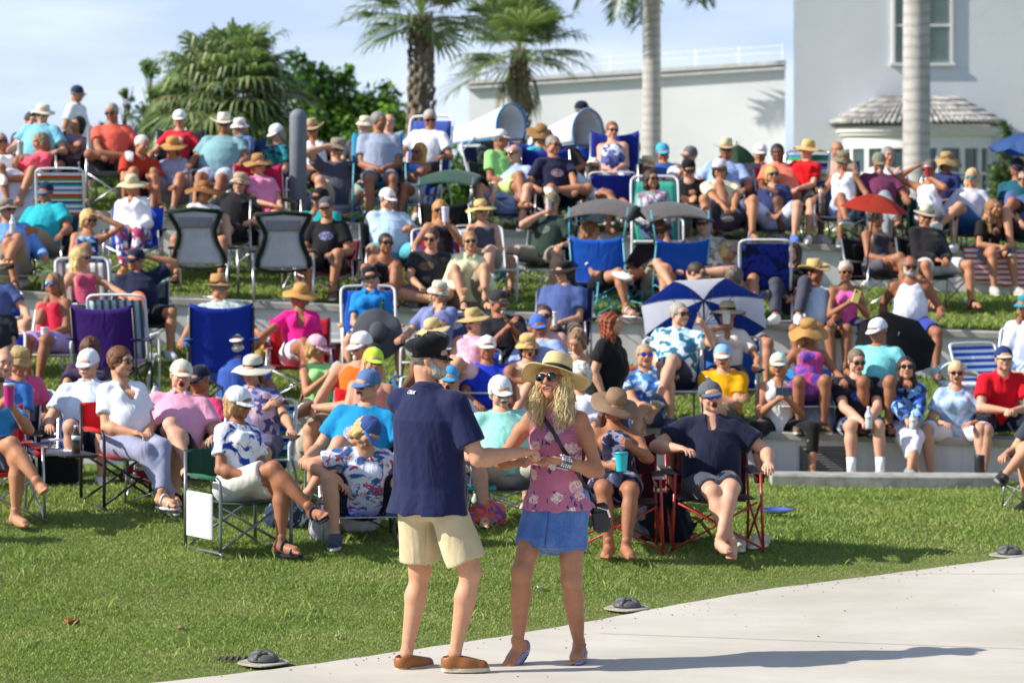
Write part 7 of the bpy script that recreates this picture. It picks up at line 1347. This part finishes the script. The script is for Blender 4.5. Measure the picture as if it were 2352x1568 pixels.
        for j in range(15): w_ = j / 14; c = p + out * L_ * w_; c.x += am * sin(fr * L_ * w_ + ph_) * (.4 + w_); c.y += am * cos(fr * L_ * w_ + ph_) * (.4 + w_) - .02 * w_; pts.append(HM @ c)
        b.tube(pts, [.0019 - .0011 * (j / 14) for j in range(15)], 5, cap=False, m=0 if rs.random() < .6 else 1)
    b.build('curls', [hair_mat('#dcc088'), hair_mat('#f0deb0')], root, True)
    s = SDF()
    for q, n_ in ((-1, 3), (1, 4)):
        for j in range(n_): s.limb((q * .058, -.04 + .035 * j, .0), (q * (.075 + .01 * (j % 2)), -.055 + .035 * j, -.14 - .02 * q), .018, .011, k=.02)
    V, Q_ = s.mesh(.0055, wr=(.008, 80, 9)); mk('hair', xf(V, HM), Q_, [hair_mat('#c8a868')], root)
    b = MB(); dn = cloth('#3f66a8', 'denim', '#86a4d0')
    # bracelets
    for i, n_ in ((1, 5),):
        w_, e = Vector(J['Wr'][i]), Vector(J['E'][i]); d = (e - w_).normalized(); x = d.orthogonal().normalized(); y = d.cross(x)
        for r_ in range(n_):
            c = w_ + off + d * (.012 + .013 * r_); b = MB()
            for j in range(18):
                t = 2 * pi * j / 18; rr = .033 + .003 * rs.random(); pc = c + (x * cos(t) + y * sin(t)) * rr; z_ = rs.uniform(.0045, .0075); b.lathe([(0, -z_), (z_ * .8, -z_ * .5), (z_, 0), (z_ * .8, z_ * .5), (0, z_)], c=pc, n=7, m=j % 3)
            b.build('bracelet', [mat('bead_silver', (.7, .7, .72), .25, metal=.7, var=.1), mat('bead_white', (.75, .74, .7), .3), mat('bead_brown', (.25, .15, .08) if r_ % 2 else (.08, .10, .3), .4)], root, True)
    PLACED['woman'] = (root, J, k)
    # cross-body bag
    mw = Matrix.Translation(Vector((X, Y, gz))) @ Matrix.Rotation(R(yaw), 4, 'Z'); inv = mw.inverted(); bp = inv @ W(1380, 1182, s0 - 1); e = empty('shoulder_bag', mw @ bp, R(yaw + 18)); tag(e, 'small black leather cross-body bag hanging at the dancing woman hip', 'bag'); bl = mat('black_leather', (.018, .018, .02), .38, bump=.4, bscale=120)
    b = MB(); b.box((0, 0, -.015), (.10, .055, .165), rot=(0, R(-8), 0), bev=.02); b.build('bag_body', [bl], e); b = MB(); b.box((.0, -.031, -.03), (.085, .012, .10), rot=(0, R(-8), 0), bev=.005); b.build('pocket', [bl], e)
    b = MB(); b.tube([(-.02, -.03, .045), (.035, -.03, .03)], .0035, 6); b.box((.045, -.034, .012), (.012, .004, .045), rot=(0, R(-18), 0)); b.build('zip', [mat('steel', (.7, .7, .7), .25, metal=.9)], e)
    M2 = e.matrix_basis.inverted() if False else (Matrix.Translation(e.location) @ Matrix.Rotation(R(yaw + 18), 4, 'Z')).inverted() @ mw
    top = [c for c in root.children if c.name.startswith('sleeveless_top')][0].data
    from mathutils.bvhtree import BVHTree
    bv = BVHTree.FromPolygons([v.co + off for v in top.vertices], [tuple(p.vertices) for p in top.polygons]); cp = inv @ Vector((0, 0, CH)); P_ = []
    for t in np.linspace(0, 1, 26):
        tw = inv @ W(1241 + (1358 - 1241) * t + 4 * sin(pi * t), 945 + (1150 - 945) * t, s0); d_ = (tw - cp).normalized(); hit, n_, _, _ = bv.ray_cast(cp, d_)
        if hit is not None: P_.append(hit + n_ * .006)
    if len(P_) > 4:
        P_ = [P_[0] + Vector((-.01, .06, .02))] + P_ + [bp + Vector((-.02, -.01, .07))]; P_ = [M2 @ p for p in P_]; b = MB(); V = []; F = []
        for i, p in enumerate(P_):
            tg = (P_[min(i + 1, len(P_) - 1)] - P_[max(0, i - 1)]).normalized(); vw = (M2 @ cp - p).normalized(); sd = tg.cross(vw).normalized() * .011; o_ = i * 4; V += [p + sd + vw * .002, p - sd + vw * .002, p - sd - vw * .002, p + sd - vw * .002]
            if i: F += [(o_ - 4 + q, o_ - 4 + (q + 1) % 4, o_ + (q + 1) % 4, o_ + q) for q in range(4)]
        b.add(V, F); b.build('strap', [bl], e)
couple()
# ---------------------------------------------------------------- empty chairs, umbrellas and small things
def ech(kind, u, v, s, yaw, sh, c, lab, **kw):
    s = float(np.interp(s, [140, 180, 209, 228, 258, 290, 340], [140, 172, 199, 219, 251, 286, 338])); X = (u - 1176) / s; Y = FU / s; return chair(kind, (X, Y, float(G(X, Y))), yaw, sh, c, lab, **kw)
def key(t): return [PLACED[k] for k in PLACED if t in k][0]
def sheet_obj(name, fn, nu, nv, m, lab, cat, th=.012): b = MB(); b.sheet(fn, nu, nv, th); o = b.build(name, m, smooth=True); tag(o, lab, cat); return o
def things():
    ech('hour', 466, 0, 226.5, 172, .36, '#c4c6d0', 'left of the two grey hourglass-backed folding chairs seen from behind', acc='#16261f', frame='al', ccan='#8c8c98', grp='grey hourglass-backed folding chairs')
    ech('hour', 651, 0, 226.5, 184, .36, '#c4c6d0', 'right of the two grey hourglass-backed folding chairs seen from behind', acc='#16261f', frame='al', ccan='#8c8c98', grp='grey hourglass-backed folding chairs')
    ech('quad', 254, 0, 256, 172, .42, '#38146c', 'empty deep purple folding chair with its back to the camera', acc='#240c44', frame='black')
    ech('quad', 508, 0, 256, 186, .44, '#1430a0', 'empty royal blue folding chair with its back to the camera', acc='#2c78c8', frame='black')
    ech('beach', 283, 0, 252, 176, .42, ('#a8c4cc', 'vstripe', '#586468', None, 14), 'pale blue and grey webbed lawn chair behind the purple chair', frame='white', acc='#e0e0e0')
    ech('quad+canopy', 1034, 0, 209, 168, .34, '#101214', 'empty black folding chair with a tilted dark green canopy', frame='al', ccan='#2c4a40', trim='#24382e')
    ech('beach', 1407, 0, 205, 178, .30, '#1c2c94', 'empty dark blue chair back below the blue and white tank top', frame='white', acc='#1c2c94')
    ech('quad+canopy', 1385, 0, 226, 165, .36, '#1050b4', 'left empty blue chair with a wavy grey canopy edged in turquoise', frame='teal', ccan='#5c5858', trim='#3c9cc0', grp='blue chairs with wavy grey canopies')
    ech('quad+canopy', 1548, 0, 226, 195, .36, '#1050b4', 'right empty blue chair with a wavy grey canopy edged in turquoise', frame='teal', ccan='#5c5858', trim='#3c9cc0', grp='blue chairs with wavy grey canopies')
    ech('beach', 1757, 0, 226, 176, .36, ('#1c2c90', 'splash', '#0c1240'), 'empty navy patterned beach chair by the long-haired woman in black', frame='white', acc='#1c2c90')
    ech('beach', 2283, 0, 246, 28, .30, ('#1c50b4', 'hstripe', '#e8eef8', None, 12), 'empty blue and white striped star beach chair with wooden arms', frame='white', acc='wood')
    ech('beach', 142, 0, 209, 184, .40, ('#d0342c', 'multi', '#e4e4ec', '#2c6cb4', 4.5), 'multicoloured striped beach chair back behind the coral pink top', frame='white', acc='wood')
    ech('quad', 1262, 0, 203, 170, .42, '#1c2c8c', 'small blue chair back beside the navy flag tee')
    # shades and umbrellas
    umbrella(W(1616, 688, 243), (.02, .62, .75), .62, .20, ['#3a66b8', '#f4f5fb'], 'big blue and white golf umbrella open behind the couple in chairs', pole=.9, spin=.3)
    umbrella(W(2064, 770, 243), (.10, -.55, .50), .40, .13, ['#0d0c10'], 'open black umbrella leaning behind the man in aqua', pole=.7)
    umbrella(W(2012, 446, 219), (.12, -.10, 1), .37, .16, ['#c8402c', '#d8583c'], 'faded orange-red parasol over the woman in charcoal', ribs=6, pole=.7, spin=.35)
    umbrella(W(2398, 300, 196), (.15, 0, 1), .62, .28, ['#4a70b0', '#5c84c0'], 'blue scalloped parasol entering at the right edge', pole=1.6, scallop=.05, polec='#c8ccd0')
    umbrella(W(1692, 333, 178), (0, -.2, 1), .28, .22, ['#3c5c44', '#44644a'], 'dark green domed umbrella in front of the low white wall', ribs=8, pole=.9)
    # on the lawn at the front
    p = ground_at(1781, 1192); b = MB(); b.lathe([(0, .004), (.085, .004), (.125, .022), (.137, .03), (.137, .034), (.12, .028), (.083, .010), (0, .010)], n=36); o = b.build('disc', [mat('disc', (.62, .64, .70), .25, metal=.4, var=.3, nscale=20)], smooth=True, loc=p + Vector((0, 0, .045))); tag(o, 'silver and blue paper plate lying on the grass by the cream shoes', 'plate')
    b = MB(); b.lathe([(.121, .029), (.138, .035), (.140, .031)], n=36); b.build('rim', [mat('disc_rim', (.05, .10, .45), .4)], o, True)
    for u, v, rz, l in ((1693, 1268, 5, 'cream slip-on shoe under the bare foot of the yelling man'), (1750, 1262, -32, 'second cream slip-on shoe lying loose on the grass')):
        p = ground_at(u, v); o = ob('slip_on_shoe', shoe_me('loafer'), None, Matrix.Translation(p + Vector((0, 0, .12))) @ Matrix.Rotation(R(rz), 4, 'Z'), [cloth('#c8c0ac', name='shoe_upper'), mat('sole', '#e4e2dc', .7)]); tag(o, l, 'shoe', 'pair of cream slip-on shoes')
    bag(ground_at(1516, 1243), 'dark navy open backpack slumped between the maroon chairs', '#141c28', (.42, .28, .36), 3, True, '#2c3440', 'backpack', 'backpack')
    p = ground_at(1580, 1238); b = MB(); b.tube(cr_curve([p + Vector(q) for q in ((-.15, 0, .02), (-.08, -.02, .13), (.05, 0, .16), (.15, .03, .05), (.18, -.02, .01))], 5), .014, 8); single(b, 'backpack_strap', [cloth('#8c9434')], 'olive green backpack strap looping beside the navy backpack', 'strap')
    p = ground_at(1590, 1245); b = MB(); b.lathe([(.001, 0), (.035, .002), (.038, .05), (.034, .055), (0, .055)], n=18); o = single(b, 'tin_can', [mat('tin', (.45, .25, .14), .3, metal=.5)], 'small copper coloured tin beside the navy backpack', 'tin', loc=p + Vector((0, 0, .03)), rot=(R(80), 0, R(20)))
    p = ground_at(1490, 1246); b = MB(); b.lathe([(.022, 0), (.038, .002), (.038, .012), (.022, .014), (.022, 0)], n=20); single(b, 'tape_ring', [mat('ring', (.6, .62, .66), .4)], 'small pale ring lying on the grass before the backpack', 'ring', loc=p)
    bag(ground_at(1120, 1212), 'colourful orange, red and blue beach bag under the teal table', ('#c83418', 'tie', '#2c58b0', '#e87040'), (.24, .16, .2), 8, False)
    bottle(ground_at(1092, 1190), 'clear water bottle with a green cap by the colourful bag', cap='#20a050')
    e = empty('side_table', ground_at(1093, 1205)); tag(e, 'low folding table with a teal tray top beside the dancing man', 'table'); b = MB(); b.box((0, 0, .27), (.30, .26, .025), bev=.012); b.build('table_top', [mat('teal_tray', (.02, .33, .33), .4)], e)
    for q in (-1, 1): b = MB(); b.tube([(q * .10, -.08, .26), (q * .15, -.10, 0)], .011, 6); b.tube([(q * .10, .08, .26), (q * .15, .10, 0)], .011, 6); b.build('leg', [FRM['white']()], e, True)
    bag(ground_at(815, 1222), 'white plastic shopping bag behind the bent woman leg', '#dcdce2', (.3, .2, .24), 12)
    bag(ground_at(742, 1240), 'clear bag of bottles beside the crossed sandal', '#b8b8c0', (.16, .12, .26), 14, slump=.6)
    bag(ground_at(658, 1212), 'dark and pale blue sports bag under the green director chair', ('#28384c', 'splash', '#a8bccc'), (.28, .2, .22), 16)
    bag(ground_at(322, 1115), 'crimson red bag lying between the white sandals', '#a41030', (.3, .16, .16), 18, False)
    bottle(ground_at(378, 1132), 'red drink bottle standing on the grass beside the crimson bag', (.55, .03, .04), '#b0d0e8', h=.26, r=.035)
    cooler(ground_at(128, 1118), 'black soft cooler bag with a white lining at the left', '#101014', '#d8dcec', (.36, .26, .30), soft=True)
    # side tray of the green director chair and table of the red one
    c = [o for o in COL.objects if o.get('label', '').startswith('dark green folding director')][0]; b = MB(); b.box((-.305, -.03, .33), (.022, .36, .40), bev=.02); b.build('side_tray', [mat('tray_white', (.66, .65, .70), .45, var=.05)], c)
    c = [o for o in COL.objects if o.get('label', '').startswith('red folding director')][0]; b = MB(); b.box((-.42, -.05, .46), (.26, .34, .02), bev=.006); b.build('side_table', [mat('black_tray', (.03, .03, .035), .5)], c)
    p = c.matrix_basis @ Vector((-.42, -.08, .47 * c.scale[2] * 0 + .475)); bottle(p, 'half-empty cola bottle on the side table of the red director chair', (.06, .05, .05), '#cfe0ee', h=.2)
    bottle(wpt(key('laughing man in a pink'), (-.02, .25, .42)) if False else ground_at(356, 905, 0, 300) + Vector((0, 0, .62)), 'white sun lotion bottle standing on a cup holder in the left rows', (.8, .82, .85), '#2050b0', h=.2)
    # held things
    H = lambda t, i, d=.09: hand_of(key(t), i, d)
    tumbler(H('speckled halter', 0) + Vector((.03, -.02, -.03)), 'bright teal plastic cup held by the woman in the brown hat', (.02, .50, .60), '#20b0c0', h=.13, r=.045)
    tumbler(wpt(key('speckled halter'), (.01, -.24, .02)), 'dark blue steel tumbler held between the knees of the brown hat woman', (.03, .06, .14), '#a0a8b4', h=.2, r=.042)
    tumbler(H('blue tee at the left frame', 0) + Vector((.01, -.02, -.06)), 'magenta tumbler held at the left frame edge', (.50, .02, .22), '#c8ccd0')
    tumbler(H('coral pink top', 0) + Vector((.01, -.02, -.05)), 'brushed steel tumbler held by the woman in coral pink', (.40, .42, .42), '#d0d0d0')
    bottle(H('black printed tee', 0, .07) + Vector((.02, -.04, -.04)), 'clear water bottle held by the man in the black printed tee', cap='#f4f4f8')
    bottle(H('long dark hair in a blue', 0, .07) + Vector((.02, -.04, -.04)), 'small water bottle held by the woman with long dark hair', h=.16, cap='#f4f4f8')
    bottle(H('drinking at the left edge', 0, .08) + Vector((0, -.02, -.04)), 'clear bottle held by the man at the left edge', cap='#e8f0f8')
    def phone(p, lab, rot, col='#14161a', case=None): e = empty('phone', p); e.rotation_euler = [R(a) for a in rot]; tag(e, lab, 'phone'); b = MB(); b.box((0, 0, 0), (.075, .009, .15), bev=.004); b.build('phone_body', [mat('phone', case or col, .4)], e); b = MB(); b.box((0, .0052, 0), (.066, .001, .138)); b.build('screen', [mat('screen', (.02, .02, .025), .08)], e); b = MB(); b.box((-.02, -.006, .05), (.022, .003, .022)); b.build('camera_lens', [mat('lens', (.02, .02, .02), .1)], e); return e
    m = (H('black leggings', 0) + H('black leggings', 1)) / 2; phone(m + Vector((0, -.03, .03)), 'dark phone held up by the woman in black leggings', (0, 90, 0), case=(.03, .05, .10))
    phone(H('pink tank top looking', 0) + Vector((.02, -.03, .03)), 'gold phone held by the woman in the pink tank top', (-20, 20, 0), case=(.55, .45, .12))
    tumbler(H('cream v-neck', 0) + Vector((0, -.03, 0)), 'clear cup raised by the woman in the banded straw hat', (.7, .72, .75), '#e8e8ec', h=.12)
    tumbler(H('camouflage cap drinking', 0) + Vector((0, -.03, 0)), 'silver can at the mouth of the man in dark green', (.6, .62, .64), '#c0c0c0', h=.12, r=.033)
    tumbler(H('slate blue shirt and black hat', 1) + Vector((0, -.04, -.02)), 'clear wine glass held by the man in the black hat', (.62, .66, .70), '#dfe3e8', h=.14, r=.03)
    tumbler(H('long-haired blond woman in a black tank', 1) + Vector((0, -.02, 0)), 'pale tall cup held by the long-haired blond woman', (.70, .70, .85), '#d8d8f0', h=.16)
    tumbler(H('white tank top holding one hand', 1) + Vector((0, -.02, 0)), 'dark red cup at the lips of the grey-haired woman in white', (.35, .02, .05), '#e0d8dc', h=.12)
    tumbler(H('coral red tank top', 1, .08) + Vector((.03, -.03, -.02)), 'white enamel mug held by the woman in the coral tank top', (.75, .77, .8), '#e8ecf0', h=.11)
    b = MB(); b.lathe([(0, 0), (.10, .0), (.105, .004), (.1, .008), (0, .008)], n=24); single(b, 'hand_fan', [mat('fan_orange', (.75, .12, .03), .5)], 'round orange paper fan held by the woman in the striped vest', 'fan', loc=H('red striped vest in profile', 1), rot=(R(80), 0, R(-20)))
    me, m2, m3 = hat_me('wide'); pz = wpt(key('bright blue polo and black visor'), (.02, -.46, .02)); o = ob('hat', me, None, Matrix.Translation(pz) @ Euler((R(72), 0, R(6))).to_matrix().to_4x4() @ Matrix.Scale(1.0, 4), [straw_mat('#4c5058')]); tag(o, 'grey ringed straw hat resting against the knees of the woman in blue', 'hat'); ob('hat_band', m3, o, None, [cloth('#1c1e22')])
    bottle(wpt(key('bright blue polo and black visor'), (.10, -.18, .06)), 'tall dark green bottle held by the woman in bright blue', (.02, .06, .04), '#101010', h=.30, r=.03)
    b = MB(); b.tube(cr_curve([H('mint green sleeveless', 0) + Vector(q) for q in ((.0, -.02, -.05), (.03, -.03, .02), (.05, -.02, .08))], 4), [.03, .05, .055, .05, .055, .05, .045, .03, .02][:9], 8); single(b, 'snack_packet', [mat('packet', (.72, .66, .74), .25, metal=.3, var=.3, nscale=30)], 'crumpled shiny snack packet in the hands of the woman in mint', 'packet')
    # terraces
    cooler(ground_at(737, 672, 0, 224), 'red cooler box with a white lid on the first terrace', '#7c1018', '#d8d8dc', (.5, .3, .26), R(8))
    def hat_on(kind, p, rot, col, lab): me, m2, m3 = hat_me(kind); o = ob('hat', me, None, Matrix.Translation(p) @ Euler([R(a) for a in rot]).to_matrix().to_4x4(), [straw_mat(col)]); tag(o, lab, 'hat')
    hat_on('boonie', ground_at(560, 668, 0, 226) + Vector((0, 0, .06)), (60, 10, 20), '#b4a088', 'cream hat lying on a bag beside the tan fedora man'); hat_on('sun', ground_at(594, 660, 0, 226) + Vector((0, 0, .05)), (50, -15, 0), '#c89c3c', 'yellow straw hat lying next to the cream hat on the terrace')
    bag(ground_at(648, 668, 0, 226), 'pink and black flowered bag beside the red cooler', ('#3c1c28', 'floral', '#e090a0', '#141014'), (.36, .24, .26), 22)
    bag(ground_at(585, 690, 0, 222), 'dark bag between the yellow straw hat and the wall', '#1c2030', (.5, .25, .16), 23, False)
    bag(ground_at(290, 602, 0, 232), 'cream canvas backpack standing on the grass behind the navy cap', '#c4bca4', (.34, .26, .46), 25, name='backpack', cat='backpack', col2='#a8a090')
    bag(ground_at(912, 800, 0, 245), 'blue swirl patterned bag beside the tall blue chair', ('#3c78a8', 'splash', '#1c3458'), (.34, .24, .28), 27)
    bag(ground_at(722, 790, 0, 262) + Vector((0, 0, .15)), 'beige cloth bag on a chair leg behind the pink cap', '#b8ac98', (.3, .2, .3), 28)
    bag(ground_at(600, 830, 0, 268), 'dark blue bag hanging beside the blue chair', '#141c3c', (.4, .3, .42), 29)
    bag(ground_at(1300, 822, 0, 262), 'grey patterned tote bag behind the white curls', ('#a8a4b4', 'splash', '#3c4050'), (.26, .2, .22), 31)
    bag(ground_at(1764, 690, 0, 222), 'turquoise patterned bag on the grass by the woman in black', ('#2c88a0', 'splash', '#6cc0c8'), (.32, .24, .28), 33)
    bag(ground_at(1140, 420, 0, 203), 'bright blue and yellow tote beside the light green tee', ('#1878c8', 'splash', '#c8d850'), (.34, .22, .36), 35)
    bag(Vector(((1880 - 1176) / 249, 28.95, float(G(2.8, 28.9)))), 'white plastic bag on top of the lowest wall', '#e4e4f0', (.30, .22, .30), 37)
    cooler(ground_at(2203, 822, 0, 242), 'black and white cooler bag with a white towel on top', '#101114', '#dfe2e6', (.34, .28, .42), soft=True)
    p = ground_at(2203, 822, 0, 242) + Vector((-.10, -.02, .45)); sheet_obj('towel', lambda u, v: p + Vector(((u - .5) * .34, (v - .5) * .2, .14 * sin(2.6 * u) * (1 - v * .4) + .05 * v)), 10, 6, [cloth('#d8e8e8')], 'small white towel draped on the cooler bag', 'towel')
    x0 = (2215 - 1176) / 199; sheet_obj('towel', lambda u, v: Vector((x0 + u * 1.05, 36.2 + .22 - min(v, .35) * .80 - .012 * sin(9 * u), float(G(x0 + u, 36.3)) + .04 - max(0, v - .35) * .62 + .02 * sin(7 * u) * (v > .35) - .06 * u * max(0, v - .35))), 24, 14, [cloth('#e4dce8', 'hstripe', '#c0441c', None, 16)], 'orange, white and purple striped towel hanging over the upper wall', 'towel')
    q = wpt(key('white sundress'), (.0, -.18, .12)); sheet_obj('blanket', lambda u, v: q + Vector(((u - .3) * .85, -.30 * sin(v * 1.3) - .05, -.45 * v * v + .05 * sin(6 * u + 3 * v) - .10 * max(0, u - .5))), 16, 12, [cloth('#c4cce0')], 'pale blue-white blanket over the knees at the left edge', 'blanket', .01)
    p = ground_at(1541, 435, 0, 199); b = MB(); b.box((0, 0, .30), (.44, .3, .42), bev=.01); o = single(b, 'wooden_box', [mat('box_brown', (.10, .055, .03), .7, bump=.3)], 'dark brown wooden box standing among the back rows', 'box', loc=p + Vector((0, 0, .35))); b = MB(); b.box((0, -.152, .42), (.38, .006, .12)); b.build('panel', [mat('box_dark', (.02, .015, .012), .6)], o)
    p = ground_at(722, 425, 0, 195); b = MB(); b.tube([p + Vector(q) for q in ((-.25, 0, .06), (-.05, 0, .16), (.2, 0, .2), (.5, 0, .17))], [.05, .11, .13, .09], 10); single(b, 'bundle', [cloth('#7088a0')], 'grey-blue rolled blanket lying beside the bollard', 'blanket')
    tumbler(ground_at(381, 478, 0, 209) + Vector((0, 0, .02)), 'mint green tumbler standing by the upper wall', (.20, .62, .55), '#d8e0e0', h=.24, r=.055)
    b = MB(); p = ground_at(1428, 705, 0, 222); s_ = SDF(); s_.ell((0, 0, .02), (.16, .07, .025)).ell((.12, .03, .025), (.1, .05, .03)).ell((-.1, -.03, .02), (.12, .05, .02)); V, Q = s_.mesh(.012, wr=(.006, 30, 3)); o = mk('cloth', V, Q, [cloth('#d83818')], loc=p); tag(o, 'bright orange cloth dropped on the grass of the second terrace', 'cloth')
    p = W(2250, 1110, 258); b = MB(); b.lathe([(.0, 0), (.045, .0), (.047, .27), (.044, .28), (0, .28)], n=18); single(b, 'flask', [mat('flask', (.02, .02, .024), .35)], 'tall black flask standing against the lowest wall', 'flask', loc=ground_at(2250, 1118, 0, 258))
    # bits on the turf
    def leaf(u, v, sz, col, lab, cat='leaf', name='fallen_leaf'): p = ground_at(u, v); b = MB(); b.sheet(lambda a, c: ((a - .5) * sz * 2 * (1 - abs(2 * c - 1) ** 2 * .8), (c - .5) * sz * 1.6, .02 + sz * .35 * abs(2 * a - 1) ** 1.3 + .3 * sz * (c - .5) ** 2 * 4 + sz * .1 * sin(9 * a + 4 * c)), 8, 8, .002); o = single(b, name, [mat('dry_leaf', col, .6, var=.3, nscale=30)], lab, cat, loc=p, rz=R(u % 90)); return o
    leaf(166, 1440, .062, (.42, .13, .05), 'curled reddish dry leaf on the lower left lawn'); leaf(417, 1452, .032, (.45, .32, .18), 'small tan dry leaf near the grate'); leaf(776, 1470, .022, (.5, .47, .42), 'tiny pale twist of paper on the grass left of the dancers', 'litter', 'litter'); leaf(1240, 1358, .025, (.62, .6, .58), 'small white scrap on the grass behind the dancers', 'litter', 'litter')
    p = ground_at(560, 1516); e = empty('drain_grate', p - Vector((0, 0, .022))); tag(e, 'rusty iron drain grate sunk in the grass by the lower left light', 'drain'); b = MB(); b.box((0, 0, .022), (.34, .17, .02)); b.build('frame', [mat('iron_rust', (.06, .045, .035), .8, bump=.4)], e)
    b = MB()
    for i in range(9): b.box((-.14 + i * .035, 0, .037), (.012, .15, .01))
    b.build('grille', [mat('iron', (.12, .09, .07), .7)], e)
things()
